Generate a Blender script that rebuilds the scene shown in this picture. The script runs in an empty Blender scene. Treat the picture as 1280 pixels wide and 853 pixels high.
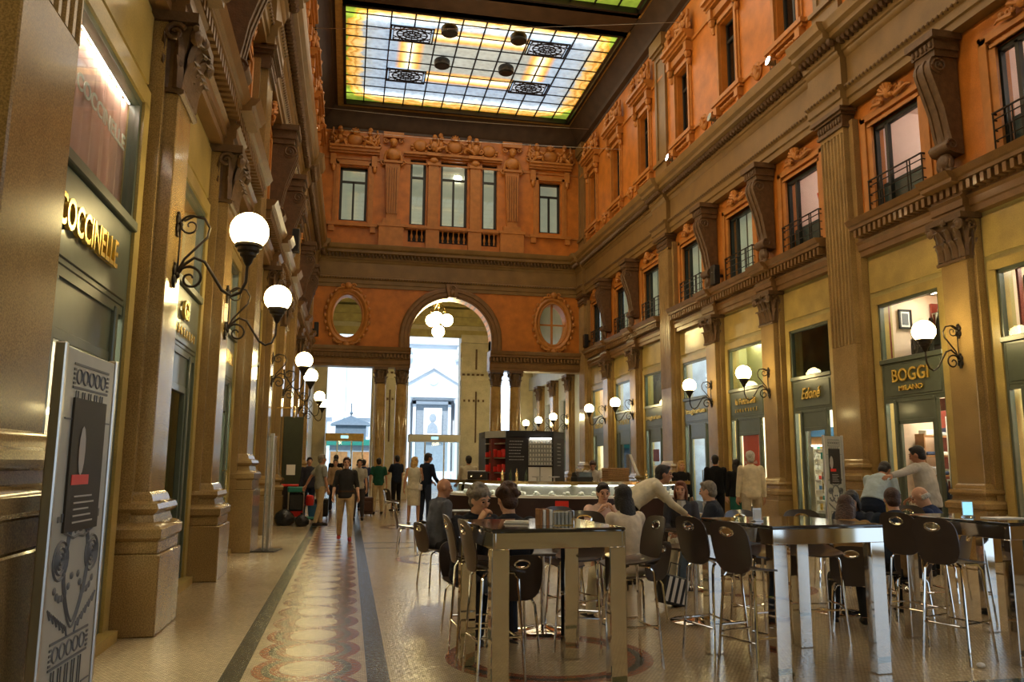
import bpy, bmesh, math, random
from mathutils import Vector, Matrix
random.seed(7)
S = bpy.context.scene
PI = math.pi
R = math.radians
# ---------------------------------------------------------------- camera
cam = bpy.data.cameras.new('camera'); camo = bpy.data.objects.new('camera', cam)
S.collection.objects.link(camo); S.camera = camo
cam.sensor_width = 36; cam.lens = 998.94 * 36 / 1280; cam.clip_start = .05; cam.clip_end = 400
_y, _p, _r = R(11.3947), R(8.8464), R(.3596)
_f = Vector((math.sin(_y)*math.cos(_p), math.cos(_y)*math.cos(_p), math.sin(_p)))
_r0 = Vector((math.cos(_y), -math.sin(_y), 0)); _u0 = _r0.cross(_f)
_rr = _r0*math.cos(_r) + _u0*math.sin(_r); _uu = -_r0*math.sin(_r) + _u0*math.cos(_r)
camo.matrix_world = Matrix(((_rr.x, _uu.x, -_f.x, 0), (_rr.y, _uu.y, -_f.y, 0), (_rr.z, _uu.z, -_f.z, 1.62), (0, 0, 0, 1)))
# ---------------------------------------------------------------- world, sun, exposure
w = bpy.data.worlds.new('World'); S.world = w; w.use_nodes = True
bg = w.node_tree.nodes['Background']; bg.inputs[0].default_value = (.62, .80, 1, 1); bg.inputs[1].default_value = 1.3
def light(kind, name, loc, energy, color, rot=(0, 0, 0), **k):
    l = bpy.data.lights.new(name, kind); l.energy = energy; l.color = color
    for a, b in k.items(): setattr(l, a, b)
    o = bpy.data.objects.new(name, l); o.location = loc; o.rotation_euler = rot; S.collection.objects.link(o); return o
light('SUN', 'sun', (0, 0, 60), 3.0, (1, .97, .93), (R(52), 0, R(-14)), angle=R(.6))
SKY_E, GLOBE_E = 3.6, 26
WARM = (1, .80, .42)
# light coming down through the two stained glass panels, just below the glass
for i, (yy, e) in enumerate(((33, 150), (22.6, 165), (11.7, 165), (1.5, 130))):
    light('AREA', 'skylight_glow', (4.8, yy, 18.6), e, (1, .80, .50), (0, 0, 0), shape='RECTANGLE', size=10.6, size_y=8.6)
S.view_settings.view_transform = 'Standard'; S.view_settings.look = 'None'
S.view_settings.exposure = 0.46; S.view_settings.gamma = 1; S.view_settings.use_curve_mapping = False
# ---------------------------------------------------------------- materials
def N(nt, t, **k):
    n = nt.nodes.new(t)
    for a, b in k.items(): setattr(n, a, b)
    return n
def mat(name, col, rough=.5, metal=0., var=.15, scale=6., speck=0., speck_scale=120., bump=0., bump_scale=30., emit=None, es=0., coat=0., trans=0., ior=1.45, spec=.5):
    m = bpy.data.materials.new(name); m.use_nodes = True; nt = m.node_tree; b = nt.nodes['Principled BSDF']
    b.inputs['Roughness'].default_value = rough; b.inputs['Metallic'].default_value = metal
    b.inputs['Coat Weight'].default_value = coat; b.inputs['Coat Roughness'].default_value = .08
    b.inputs['Transmission Weight'].default_value = trans; b.inputs['IOR'].default_value = ior
    b.inputs['Specular IOR Level'].default_value = spec
    tc = N(nt, 'ShaderNodeTexCoord')
    c4 = (*col, 1)
    if var or speck:
        no = N(nt, 'ShaderNodeTexNoise'); no.inputs['Scale'].default_value = scale; no.inputs['Detail'].default_value = 5
        nt.links.new(tc.outputs['Object'], no.inputs['Vector'])
        mx = N(nt, 'ShaderNodeMix', data_type='RGBA')
        mx.inputs[6].default_value = (*[c*(1-var) for c in col], 1); mx.inputs[7].default_value = (*[min(1, c*(1+var)) for c in col], 1)
        mr = N(nt, 'ShaderNodeMapRange'); mr.inputs[1].default_value = .3; mr.inputs[2].default_value = .7
        nt.links.new(no.outputs[0], mr.inputs[0]); nt.links.new(mr.outputs[0], mx.inputs[0])
        out = mx.outputs[2]
        if speck:
            n2 = N(nt, 'ShaderNodeTexNoise'); n2.inputs['Scale'].default_value = speck_scale; n2.inputs['Detail'].default_value = 2
            nt.links.new(tc.outputs['Object'], n2.inputs['Vector'])
            m2 = N(nt, 'ShaderNodeMapRange'); m2.inputs[1].default_value = .35; m2.inputs[2].default_value = .65
            m2.inputs[3].default_value = 1-speck; m2.inputs[4].default_value = 1+speck
            nt.links.new(n2.outputs[0], m2.inputs[0])
            vm = N(nt, 'ShaderNodeVectorMath', operation='SCALE'); nt.links.new(out, vm.inputs[0]); nt.links.new(m2.outputs[0], vm.inputs['Scale'])
            out = vm.outputs[0]
        nt.links.new(out, b.inputs['Base Color'])
    else: b.inputs['Base Color'].default_value = c4
    if bump:
        n3 = N(nt, 'ShaderNodeTexNoise'); n3.inputs['Scale'].default_value = bump_scale; n3.inputs['Detail'].default_value = 4
        nt.links.new(tc.outputs['Object'], n3.inputs['Vector'])
        bp = N(nt, 'ShaderNodeBump'); bp.inputs['Strength'].default_value = bump; bp.inputs['Distance'].default_value = .02
        nt.links.new(n3.outputs[0], bp.inputs['Height']); nt.links.new(bp.outputs[0], b.inputs['Normal'])
    if emit: b.inputs['Emission Color'].default_value = (*emit, 1); b.inputs['Emission Strength'].default_value = es
    return m
M = {}
M['granite'] = mat('brown_granite', (.31, .20, .078), .22, speck=.28, speck_scale=90, scale=1.5, var=.18, coat=.3)
M['stone'] = mat('cream_stone', (.42, .35, .135), .34, speck=.10, speck_scale=70, scale=1.2, var=.14, coat=.15)
M['jamb'] = mat('yellow_stone', (.42, .305, .095), .3, speck=.10, speck_scale=60, var=.2, scale=2, coat=.2)
M['orange'] = mat('orange_plaster', (.47, .155, .02), .38, var=.22, scale=2.2, speck=.08, speck_scale=40, bump=.15)
M['ochre'] = mat('ochre_mouldings', (.42, .165, .032), .4, var=.15, scale=4, bump=.2)
M['brown'] = mat('brown_stone', (.185, .095, .032), .36, var=.18, scale=3, speck=.12, speck_scale=60, coat=.1)
M['relief'] = mat('dark_carved_stone', (.115, .062, .026), .45, var=.25, scale=8, bump=.4)
M['frieze'] = mat('grey_brown_frieze', (.20, .118, .038), .38, var=.16, scale=2, speck=.1, speck_scale=70)
M['green'] = mat('grey_green_metal', (.095, .115, .085), .32, var=.08, coat=.25)
M['frame'] = mat('dark_window_metal', (.02, .024, .022), .35, var=0)
M['iron'] = mat('dark_iron', (.030, .022, .016), .4, .5, var=.2, scale=20)
M['black'] = mat('black_matte', (.012, .011, .011), .45, var=0)
M['gold'] = mat('gilt_letters', (.95, .66, .16), .25, .85, var=.05)
M['goldrim'] = mat('gilt_moulding', (.50, .33, .10), .35, .5, var=.2)
M['chrome'] = mat('polished_chrome', (.72, .68, .62), .045, 1., var=0)
M['brushed'] = mat('brushed_steel', (.62, .60, .56), .28, 1., var=.05)
M['shell'] = mat('dark_brown_shell', (.050, .034, .026), .30, var=.1, coat=.4)
M['darktop'] = mat('dark_polished_top', (.03, .027, .026), .08, var=0, coat=.6)
M['bar'] = mat('dark_plum_panel', (.035, .016, .016), .3, var=.1)
M['brass'] = mat('brass_rail', (.80, .62, .32), .18, 1., var=0)
M['whiteware'] = mat('white_china', (.85, .84, .80), .2, var=0)
M['paper'] = mat('white_paper', (.80, .78, .72), .6, var=0)
M['red'] = mat('red_plastic', (.70, .03, .02), .35, var=0)
M['redposter'] = mat('red_poster', (.55, .07, .03), .4, var=.1, emit=(.9, .08, .03), es=.05)  # slight emission makes the printed sheet glow
M['teal'] = mat('teal_plastic', (.02, .22, .17), .4, var=0)
M['bluep'] = mat('blue_plastic', (.05, .16, .34), .4, var=0)
M['bag'] = mat('black_bin_bag', (.02, .02, .02), .25, var=0, bump=.9, bump_scale=14)
M['wood'] = mat('warm_wood', (.36, .17, .06), .4, var=.25, scale=5)
M['wicker'] = mat('wicker_basket', (.35, .20, .08), .6, var=.4, scale=40)
M['white'] = mat('white_paint', (.80, .79, .75), .5, var=.03)
M['ashlar'] = mat('church_stone', (.72, .77, .82), .7, var=.06, scale=.8)
M['ashd'] = mat('church_recess', (.30, .36, .42), .6, var=.1)
M['pave'] = mat('grey_paving', (.35, .36, .37), .7, var=.1)
M['porticoc'] = mat('green_gold_coffer', (.40, .33, .13), .5, var=.2, scale=3)
M['travert'] = mat('travertine', (.52, .46, .32), .45, var=.14, scale=2, speck=.08, speck_scale=30)
M['pink'] = mat('pink_curtain', (.72, .44, .35), .7, var=.1, scale=2)
M['blind'] = mat('glowing_blind', (.55, .56, .44), .6, var=.06, scale=3, emit=(.62, .64, .46), es=.22)  # emission makes the blind itself glow, in place of room light behind it
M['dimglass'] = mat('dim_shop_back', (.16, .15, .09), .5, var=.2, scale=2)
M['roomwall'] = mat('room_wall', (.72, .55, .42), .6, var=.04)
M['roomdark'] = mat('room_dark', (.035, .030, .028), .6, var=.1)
M['shopwhite'] = mat('shop_white', (.80, .74, .62), .5, var=.04)
M['redwood'] = mat('red_brown_panel', (.17, .022, .012), .35, var=.15)
M['chalk'] = mat('chalkboard', (.022, .018, .018), .5, var=.2)
M['chalkw'] = mat('chalk_writing', (.42, .41, .40), .8, var=0)
M['neon'] = mat('white_lamp', (1, 1, 1), .5, var=0, emit=(1, .93, .80), es=9)
M['spot'] = mat('spot_lamp', (1, 1, 1), .5, var=0, emit=(1, .97, .9), es=25)
M['globe'] = mat('white_globe', (1, .97, .9), .3, var=0, emit=(1, .79, .34), es=GLOBE_E)
M['plastic_clear'] = mat('clear_acrylic', (.9, .93, .92), .05, var=0, trans=.9, ior=1.3)
M['panelgrey'] = mat('grey_printed_panel', (.40, .41, .38), .3, var=.05)
M['print'] = mat('grey_engraving', (.12, .13, .15), .5, var=.1)
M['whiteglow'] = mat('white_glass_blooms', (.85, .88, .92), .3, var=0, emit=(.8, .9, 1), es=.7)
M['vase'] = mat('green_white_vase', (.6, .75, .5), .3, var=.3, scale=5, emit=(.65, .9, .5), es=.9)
M['bluetint'] = mat('pale_blue_grey_tint', (.42, .44, .46), .4, var=.1, scale=2)
M['skysign'] = mat('lit_blue_sign', (.3, .6, .8), .5, var=0, emit=(.35, .75, 1), es=1.0)
M['kioskdark'] = mat('slate_blue_roof', (.12, .17, .22), .5, var=.1)
M['litwin'] = mat('lit_shop_display', (.8, .65, .45), .6, var=.2, scale=1.5, emit=(1, .8, .55), es=.7)
M['suitdark'] = mat('charcoal_suit', (.018, .022, .020), .8, var=.2, scale=30); M['suitnavy'] = mat('navy_suit', (.015, .03, .08), .8, var=.2, scale=30)
M['skin'] = mat('skin', (.60, .34, .22), .5, var=.08, spec=.3); M['skind'] = mat('skin_tan', (.44, .22, .13), .5, var=.08, spec=.3)
M['shoplamp'] = mat('shop_lamp', (1, 1, 1), .5, var=0, emit=(1, .88, .68), es=30)
M['roomlamp'] = mat('room_lamp', (1, 1, 1), .5, var=0, emit=(1, .92, .82), es=12)
M['panelglass'] = mat('frosted_parapet', (.10, .12, .12), .25, var=.1)
M['curtainlight'] = mat('added_curtain_light', (1, 1, 1), .5, var=0, emit=(1, .85, .7), es=60)
M['ceil'] = mat('dark_ceiling', (.055, .032, .018), .5, var=.25, scale=2)
M['shelflamp'] = mat('display_strip_lamp', (1, 1, 1), .5, var=0, emit=(1, .95, .85), es=9)
M['glassbottle'] = mat('dark_bottle_glass', (.03, .05, .02), .12, var=0, coat=.5)
M['greendark'] = mat('dark_green_board', (.03, .035, .015), .4, var=.1)
M['browncase'] = mat('brown_leather', (.07, .03, .02), .4, var=.2, scale=20)
def glassmat(name, tint=(.9, .95, .95), refl=.12):
    m = bpy.data.materials.new(name); m.use_nodes = True; nt = m.node_tree; nt.nodes.clear()
    o = N(nt, 'ShaderNodeOutputMaterial'); mix = N(nt, 'ShaderNodeMixShader'); t = N(nt, 'ShaderNodeBsdfTransparent'); g = N(nt, 'ShaderNodeBsdfGlossy')
    t.inputs[0].default_value = (*tint, 1); g.inputs['Roughness'].default_value = .03
    lw = N(nt, 'ShaderNodeLayerWeight'); lw.inputs[0].default_value = .5
    pw = N(nt, 'ShaderNodeMath', operation='POWER'); pw.inputs[1].default_value = 4.5; nt.links.new(lw.outputs[1], pw.inputs[0])
    ma = N(nt, 'ShaderNodeMath', operation='MULTIPLY_ADD'); ma.inputs[1].default_value = .5; ma.inputs[2].default_value = refl*.3
    nt.links.new(pw.outputs[0], ma.inputs[0]); nt.links.new(ma.outputs[0], mix.inputs[0])
    nt.links.new(t.outputs[0], mix.inputs[1]); nt.links.new(g.outputs[0], mix.inputs[2]); nt.links.new(mix.outputs[0], o.inputs[0]); return m
M['glass'] = glassmat('window_glass')
M['glassd'] = glassmat('tinted_glass', (.55, .62, .60), .2)
def cloth(name, col, stripe=None):
    m = mat(name, col, .75, var=.12, scale=14, bump=.35, bump_scale=22, spec=.2); return m
# floor: small mosaic tesserae, dark bands, scallop chain and rings (all inlaid pattern)
def mth(nt, op, a, b=None, c=None):
    n = N(nt, 'ShaderNodeMath', operation=op)
    for i, v in enumerate((a, b, c)):
        if v is None: continue
        if isinstance(v, (int, float)): n.inputs[i].default_value = v
        else: nt.links.new(v, n.inputs[i])
    return n.outputs[0]
def floor_mat():
    m = bpy.data.materials.new('mosaic_floor'); m.use_nodes = True; nt = m.node_tree; b = nt.nodes['Principled BSDF']
    tc = N(nt, 'ShaderNodeTexCoord'); sp = N(nt, 'ShaderNodeSeparateXYZ'); nt.links.new(tc.outputs['Object'], sp.inputs[0])
    X, Y = sp.outputs[0], sp.outputs[1]
    def rgbmix(fac, c1, c2):
        n = N(nt, 'ShaderNodeMix', data_type='RGBA')
        if isinstance(fac, (int, float)): n.inputs[0].default_value = fac
        else: nt.links.new(fac, n.inputs[0])
        for i, c in ((6, c1), (7, c2)):
            if isinstance(c, tuple): n.inputs[i].default_value = (*c, 1)
            else: nt.links.new(c, n.inputs[i])
        return n.outputs[2]
    def rng(v, lo, hi): return mth(nt, 'MULTIPLY', mth(nt, 'GREATER_THAN', v, lo), mth(nt, 'LESS_THAN', v, hi))
    no = N(nt, 'ShaderNodeTexNoise'); no.inputs['Scale'].default_value = 1.1; no.inputs['Detail'].default_value = 4; nt.links.new(tc.outputs['Object'], no.inputs['Vector'])
    TAN, OR, GR, DK = (.50, .37, .215), (.27, .075, .025), (.045, .065, .035), (.022, .026, .02)
    base = rgbmix(no.outputs[0], (.38, .295, .18), (.51, .405, .26))
    def rings(base, d, seq):
        for lo, hi, c in seq: base = rgbmix(rng(d, lo, hi), base, c)
        return base
    # scallop chain
    P = .645
    fy = mth(nt, 'MULTIPLY', mth(nt, 'SUBTRACT', mth(nt, 'FRACT', mth(nt, 'DIVIDE', mth(nt, 'ADD', Y, -6.93+P*.5+P*40), P)), .5), P)
    dx = mth(nt, 'ADD', X, .265)
    d = mth(nt, 'SQRT', mth(nt, 'ADD', mth(nt, 'POWER', dx, 2), mth(nt, 'POWER', mth(nt, 'MULTIPLY', fy, .9), 2)))
    base = rings(base, d, ((.215, .29, OR), (.29, .355, GR), (.355, .43, OR)))
    # rings down the cafe side
    for cx, cy, per in ((1.75, 7.0, 7.3), (5.4, 10.4, 7.3), (9.0, 7.0, 7.3)):
        gy = mth(nt, 'MULTIPLY', mth(nt, 'SUBTRACT', mth(nt, 'FRACT', mth(nt, 'DIVIDE', mth(nt, 'ADD', Y, -cy+per*.5+per*10), per)), .5), per)
        dd = mth(nt, 'SQRT', mth(nt, 'ADD', mth(nt, 'POWER', mth(nt, 'ADD', X, -cx), 2), mth(nt, 'POWER', gy, 2)))
        base = rings(base, dd, ((.66, .74, OR), (.74, .81, DK), (.81, .89, OR)))
    for lo, hi in ((-.90, -.74), (.20, .37), (9.9, 10.06)): base = rgbmix(rng(X, lo, hi), base, DK)
    cr = mth(nt, 'MULTIPLY', mth(nt, 'GREATER_THAN', X, .37), mth(nt, 'ADD', rng(Y, 5.5, 5.66), mth(nt, 'ADD', rng(Y, 16.2, 16.36), rng(Y, 17.3, 17.46))))
    base = rgbmix(cr, base, GR)
    # tesserae
    br = N(nt, 'ShaderNodeTexBrick'); br.inputs['Scale'].default_value = 1; br.inputs['Brick Width'].default_value = .034; br.inputs['Row Height'].default_value = .027
    br.inputs['Mortar Size'].default_value = .003; br.inputs['Color1'].default_value = (1.12, 1.1, 1.06, 1); br.inputs['Color2'].default_value = (.86, .86, .86, 1); br.inputs['Mortar'].default_value = (.62, .58, .52, 1)
    mp = N(nt, 'ShaderNodeMapping'); nt.links.new(tc.outputs['Object'], mp.inputs[0]); nt.links.new(mp.outputs[0], br.inputs['Vector'])
    vm = N(nt, 'ShaderNodeVectorMath', operation='MULTIPLY'); nt.links.new(base, vm.inputs[0]); nt.links.new(br.outputs[0], vm.inputs[1])
    nt.links.new(vm.outputs[0], b.inputs['Base Color'])
    b.inputs['Roughness'].default_value = .2; b.inputs['Specular IOR Level'].default_value = .5
    n3 = N(nt, 'ShaderNodeTexNoise'); n3.inputs['Scale'].default_value = 30; n3.inputs['Detail'].default_value = 3; nt.links.new(tc.outputs['Object'], n3.inputs['Vector'])
    bp = N(nt, 'ShaderNodeBump'); bp.inputs['Strength'].default_value = .35; bp.inputs['Distance'].default_value = .015
    nt.links.new(n3.outputs[0], bp.inputs['Height']); nt.links.new(bp.outputs[0], b.inputs['Normal']); return m
M['floor'] = floor_mat()
def sky_mat():
    # leaded glass of the ceiling: local x,y run -1..1 over the panel (UV)
    m = bpy.data.materials.new('stained_glass'); m.use_nodes = True; nt = m.node_tree; b = nt.nodes['Principled BSDF']
    tc = N(nt, 'ShaderNodeTexCoord'); sp = N(nt, 'ShaderNodeSeparateXYZ'); nt.links.new(tc.outputs['Object'], sp.inputs[0])
    X, Y = sp.outputs[0], sp.outputs[1]
    ax, ay = mth(nt, 'ABSOLUTE', X), mth(nt, 'ABSOLUTE', Y)
    no = N(nt, 'ShaderNodeTexNoise'); no.inputs['Scale'].default_value = 2.2; no.inputs['Detail'].default_value = 6; nt.links.new(tc.outputs['Object'], no.inputs['Vector'])
    nz = mth(nt, 'MULTIPLY', mth(nt, 'SUBTRACT', no.outputs[0], .5), .8)
    ex = mth(nt, 'ADD', mth(nt, 'SUBTRACT', 5.65, ax), nz); ey = mth(nt, 'ADD', mth(nt, 'SUBTRACT', 4.35, ay), mth(nt, 'MULTIPLY', nz, .7))
    edge = mth(nt, 'MINIMUM', ex, ey)
    corner = mth(nt, 'SUBTRACT', 1.0, mth(nt, 'DIVIDE', mth(nt, 'SQRT', mth(nt, 'ADD', mth(nt, 'POWER', mth(nt, 'SUBTRACT', 5.65, ax), 2), mth(nt, 'POWER', mth(nt, 'SUBTRACT', 4.35, ay), 2))), 1.7))
    rp = N(nt, 'ShaderNodeValToRGB'); e = rp.color_ramp; e.interpolation = 'LINEAR'
    e.elements[0].position = 0; e.elements[0].color = (.20, .28, .03, 1); e.elements[1].position = 1; e.elements[1].color = (.38, .52, .70, 1)
    for p, c in ((.04, (.34, .34, .04, 1)), (.07, (.70, .30, .03, 1)), (.14, (1, .62, .16, 1)), (.19, (.62, .30, .05, 1)), (.24, (.95, .60, .20, 1)), (.30, (.80, .62, .34, 1)), (.34, (.46, .52, .52, 1)), (.5, (.44, .56, .68, 1))):
        q = e.elements.new(p); q.color = c
    v = mth(nt, 'SUBTRACT', mth(nt, 'DIVIDE', edge, 2.6), mth(nt, 'MULTIPLY', mth(nt, 'MAXIMUM', corner, 0), .35)); nt.links.new(v, rp.inputs[0])
    # amber bands that join the four grilles
    def band(u, c, wd): return mth(nt, 'SUBTRACT', 1, mth(nt, 'MINIMUM', mth(nt, 'DIVIDE', mth(nt, 'ABSOLUTE', mth(nt, 'SUBTRACT', u, c)), wd), 1))
    ay2 = mth(nt, 'ABSOLUTE', mth(nt, 'ADD', Y, .65))
    b1 = mth(nt, 'MULTIPLY', band(ay2, 1.8, .6), mth(nt, 'LESS_THAN', ax, 2.0))
    b2 = mth(nt, 'MULTIPLY', band(ax, 2.84, .6), mth(nt, 'LESS_THAN', ay2, 1.25))
    bb = mth(nt, 'MAXIMUM', b1, b2)
    mx = N(nt, 'ShaderNodeMix', data_type='RGBA'); nt.links.new(mth(nt, 'MINIMUM', mth(nt, 'MULTIPLY', bb, 3), 1), mx.inputs[0]); mc = N(nt, 'ShaderNodeMix', data_type='RGBA'); inn = mth(nt, 'MULTIPLY', mth(nt, 'LESS_THAN', ax, 2.5), mth(nt, 'LESS_THAN', ay2, 1.6)); nt.links.new(mth(nt, 'MULTIPLY', inn, .7), mc.inputs[0]); nt.links.new(rp.outputs[0], mc.inputs[6]); mc.inputs[7].default_value = (.46, .45, .31, 1)
    nt.links.new(mc.outputs[2], mx.inputs[6]); mh = N(nt, 'ShaderNodeMix', data_type='RGBA'); nt.links.new(mth(nt, 'POWER', bb, 2.5), mh.inputs[0]); mh.inputs[6].default_value = (.80, .38, .07, 1); mh.inputs[7].default_value = (1, .88, .55, 1); nt.links.new(mh.outputs[2], mx.inputs[7])  # pale core puts the glow of the bars into the band colour
    # stronger emission along bands and border stands in for light bars above the glass
    t1 = mth(nt, 'MULTIPLY', mth(nt, 'POWER', band(ey, .95, .75), 2), 1.6)
    st = mth(nt, 'ADD', mth(nt, 'ADD', .72, t1), mth(nt, 'MULTIPLY', mth(nt, 'POWER', bb, 2), 1.7))
    vn = N(nt, 'ShaderNodeTexVoronoi'); vn.inputs['Scale'].default_value = 5; nt.links.new(tc.outputs['Object'], vn.inputs['Vector'])
    st = mth(nt, 'MULTIPLY', st, mth(nt, 'ADD', .72, mth(nt, 'MULTIPLY', vn.outputs[0], .5)))
    nt.links.new(mx.outputs[2], b.inputs['Base Color']); nt.links.new(mx.outputs[2], b.inputs['Emission Color'])
    nt.links.new(mth(nt, 'MULTIPLY', st, 1.0), b.inputs['Emission Strength']); b.inputs['Roughness'].default_value = .4
    return m
M['sky'] = sky_mat()
# ---------------------------------------------------------------- mesh helpers
class MB:
    def __init__(s): s.v = []; s.f = []; s.T = Matrix()
    def add(s, vs, fs):
        n = len(s.v); T = s.T; s.v += [tuple(T @ Vector(p)) for p in vs]; s.f += [tuple(i+n for i in f) for f in fs]; return s
    def box(s, x0, x1, y0, y1, z0, z1):
        return s.add([(x, y, z) for z in (z0, z1) for y in (y0, y1) for x in (x0, x1)], [(0, 1, 3, 2), (4, 6, 7, 5), (0, 4, 5, 1), (2, 3, 7, 6), (0, 2, 6, 4), (1, 5, 7, 3)])
    def bbox(s, x0, x1, y0, y1, z0, z1, b=.01):  # chamfered box
        vs = []; 
        for z, k in ((z0, b), (z0+b, 0), (z1-b, 0), (z1, b)):
            X0, X1, Y0, Y1 = x0+k, x1-k, y0+k, y1-k; c = b if not k else b*.4
            vs += [(X0+c, Y0, z), (X1-c, Y0, z), (X1, Y0+c, z), (X1, Y1-c, z), (X1-c, Y1, z), (X0+c, Y1, z), (X0, Y1-c, z), (X0, Y0+c, z)]
        fs = [tuple(range(8)), tuple(range(24, 32))]
        for k in range(3): fs += [(k*8+i, k*8+(i+1) % 8, k*8+8+(i+1) % 8, k*8+8+i) for i in range(8)]
        return s.add(vs, fs)
    def loft(s, rings, cap=True, closed=True):
        n = len(rings[0]); fs = []
        for k in range(len(rings)-1):
            for i in range(n if closed else n-1):
                j = (i+1) % n; fs.append((k*n+i, k*n+j, k*n+n+j, k*n+n+i))
        if cap: fs += [tuple(range(n)), tuple(range((len(rings)-1)*n, len(rings)*n))]
        return s.add([p for r in rings for p in r], fs)
    def prism(s, poly, y0, y1, axis='y'):  # poly in (x,z) extruded along y ; axis 'x': poly in (y,z) ; axis 'z': poly (x,y)
        def P(a, b, t): return {'y': (a, t, b), 'x': (t, a, b), 'z': (a, b, t)}[axis]
        return s.loft([[P(a, b, y0) for a, b in poly], [P(a, b, y1) for a, b in poly]])
    def tube(s, pts, r, seg=8, up=None, ry=None):
        pts = [Vector(p) for p in pts]; n = len(pts)
        rs = r if isinstance(r, (list, tuple)) else [r]*n; rys = ry if isinstance(ry, (list, tuple)) else ([ry]*n if ry else rs)
        rings = []; prev = None
        for i, p in enumerate(pts):
            d = (pts[min(i+1, n-1)]-pts[max(i-1, 0)]).normalized()
            if prev is None:
                a = Vector(up) if up else (Vector((0, 0, 1)) if abs(d.z) < .9 else Vector((1, 0, 0)))
                u = (a - d*a.dot(d)).normalized()
            else: u = (prev - d*prev.dot(d)).normalized()
            prev = u; v = d.cross(u)
            rings.append([tuple(p + u*math.cos(t)*rs[i] + v*math.sin(t)*rys[i]) for t in (2*PI*k/seg for k in range(seg))])
        return s.loft(rings)
    def lathe(s, prof, c=(0, 0, 0), seg=16, cap=True):
        return s.loft([[(c[0]+r*math.cos(2*PI*k/seg), c[1]+r*math.sin(2*PI*k/seg), c[2]+z) for k in range(seg)] for r, z in prof], cap)
    def ell(s, c, rx, ry=None, rz=None, seg=10, rows=6):
        ry = ry or rx; rz = rz or rx; c = Vector(c)
        vs = [tuple(c+Vector((0, 0, -rz)))]
        for j in range(1, rows):
            t = -PI/2+PI*j/rows
            vs += [(c.x+rx*math.cos(t)*math.cos(2*PI*k/seg), c.y+ry*math.cos(t)*math.sin(2*PI*k/seg), c.z+rz*math.sin(t)) for k in range(seg)]
        vs.append(tuple(c+Vector((0, 0, rz)))); L = len(vs)-1; fs = []
        for k in range(seg):
            k2 = (k+1) % seg; fs.append((0, 1+k2, 1+k)); fs.append((L, L-seg+k, L-seg+k2))
            for j in range(rows-2): a = 1+j*seg; fs.append((a+k, a+k2, a+seg+k2, a+seg+k))
        return s.add(vs, fs)
    def spiral(s, c, r0, turns, r, plane='yz', sgn=1, start=0., seg=6, n=26, r1=.15):
        pts = []
        for i in range(n+1):
            t = i/n; a = start+sgn*turns*2*PI*t; q = r0*(1-t*(1-r1))
            a_, b_ = q*math.cos(a), q*math.sin(a)
            pts.append({'yz': (c[0], c[1]+a_, c[2]+b_), 'xz': (c[0]+a_, c[1], c[2]+b_)}[plane])
        return s.tube(pts, [r*(1-.35*i/n) for i in range(n+1)], seg)
def link(o, parent=None):
    S.collection.objects.link(o)
    if parent: o.parent = parent
    return o
def obj(name, mb, m, parent=None, smooth=None, loc=None, rot=None):
    me = bpy.data.meshes.new(name); me.from_pydata(mb.v, [], mb.f)
    bm = bmesh.new(); bm.from_mesh(me); bmesh.ops.recalc_face_normals(bm, faces=bm.faces); bm.to_mesh(me); bm.free()
    me.materials.append(M[m] if isinstance(m, str) else m)
    if smooth is None: smooth = 35
    if smooth:
        me.polygons.foreach_set('use_smooth', [True]*len(me.polygons)); me.set_sharp_from_angle(angle=R(smooth))
    o = bpy.data.objects.new(name, me); link(o, parent)
    if loc: o.location = loc
    if rot: o.rotation_euler = rot
    return o
def tag(o, label, cat, group=None, kind=None):
    if label: o['label'] = label
    if cat: o['category'] = cat
    if group: o['group'] = group
    if kind: o['kind'] = kind
    return o
def empty(name, loc=(0, 0, 0), rz=0., label=None, cat=None, group=None, kind=None):
    o = bpy.data.objects.new(name, None); link(o); o.location = loc; o.rotation_euler = (0, 0, rz); o.empty_display_size = .1
    return tag(o, label, cat, group, kind)
def dup(root, loc=None, rz=None, label=None, group=None):
    def cp(o, par):
        c = o.copy(); S.collection.objects.link(c)
        if par: c.parent = par
        for ch in o.children: cp(ch, c)
        return c
    r = cp(root, None)
    if loc is not None: r.location = loc
    if rz is not None: r.rotation_euler = (0, 0, rz)
    if label: r['label'] = label
    if group: r['group'] = group
    return r
def struct(name, mb, m, loc=None, rot=None, smooth=None, parent=None):
    o = obj(name, mb, m, parent, smooth, loc, rot)
    if not parent: o['kind'] = 'structure'
    return o
def text(name, s, size, m, parent, loc, rot, depth=.015, ax='CENTER', width=None, shear=0):
    cu = bpy.data.curves.new(name, 'FONT'); cu.body = s; cu.size = size; cu.extrude = depth; cu.align_x = ax; cu.align_y = 'CENTER'; cu.offset = size*.012; cu.resolution_u = 3; cu.shear = shear
    t = bpy.data.objects.new(name+'_c', cu); S.collection.objects.link(t)
    me = bpy.data.meshes.new_from_object(t.evaluated_get(bpy.context.evaluated_depsgraph_get()))
    bpy.data.objects.remove(t); me.name = name; me.materials.clear(); me.materials.append(M[m])
    o = bpy.data.objects.new(name, me); link(o, parent); o.location = loc; o.rotation_euler = rot
    if width and me.vertices:
        xs = [v.co.x for v in me.vertices]; k = width/(max(xs)-min(xs)); o.scale = (k, 1, 1)
    return o
def remesh(o, vox, smooth=2):
    r = o.modifiers.new('r', 'REMESH'); r.mode = 'VOXEL'; r.voxel_size = vox; r.use_smooth_shade = True
    if smooth: q = o.modifiers.new('s', 'SMOOTH'); q.iterations = smooth; q.factor = .5
    dg = bpy.context.evaluated_depsgraph_get(); me = bpy.data.meshes.new_from_object(o.evaluated_get(dg))
    o.modifiers.clear(); old = o.data; mats = list(old.materials); o.data = me; bpy.data.meshes.remove(old)
    me.materials.clear(); [me.materials.append(x) for x in mats]
    return o
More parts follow.
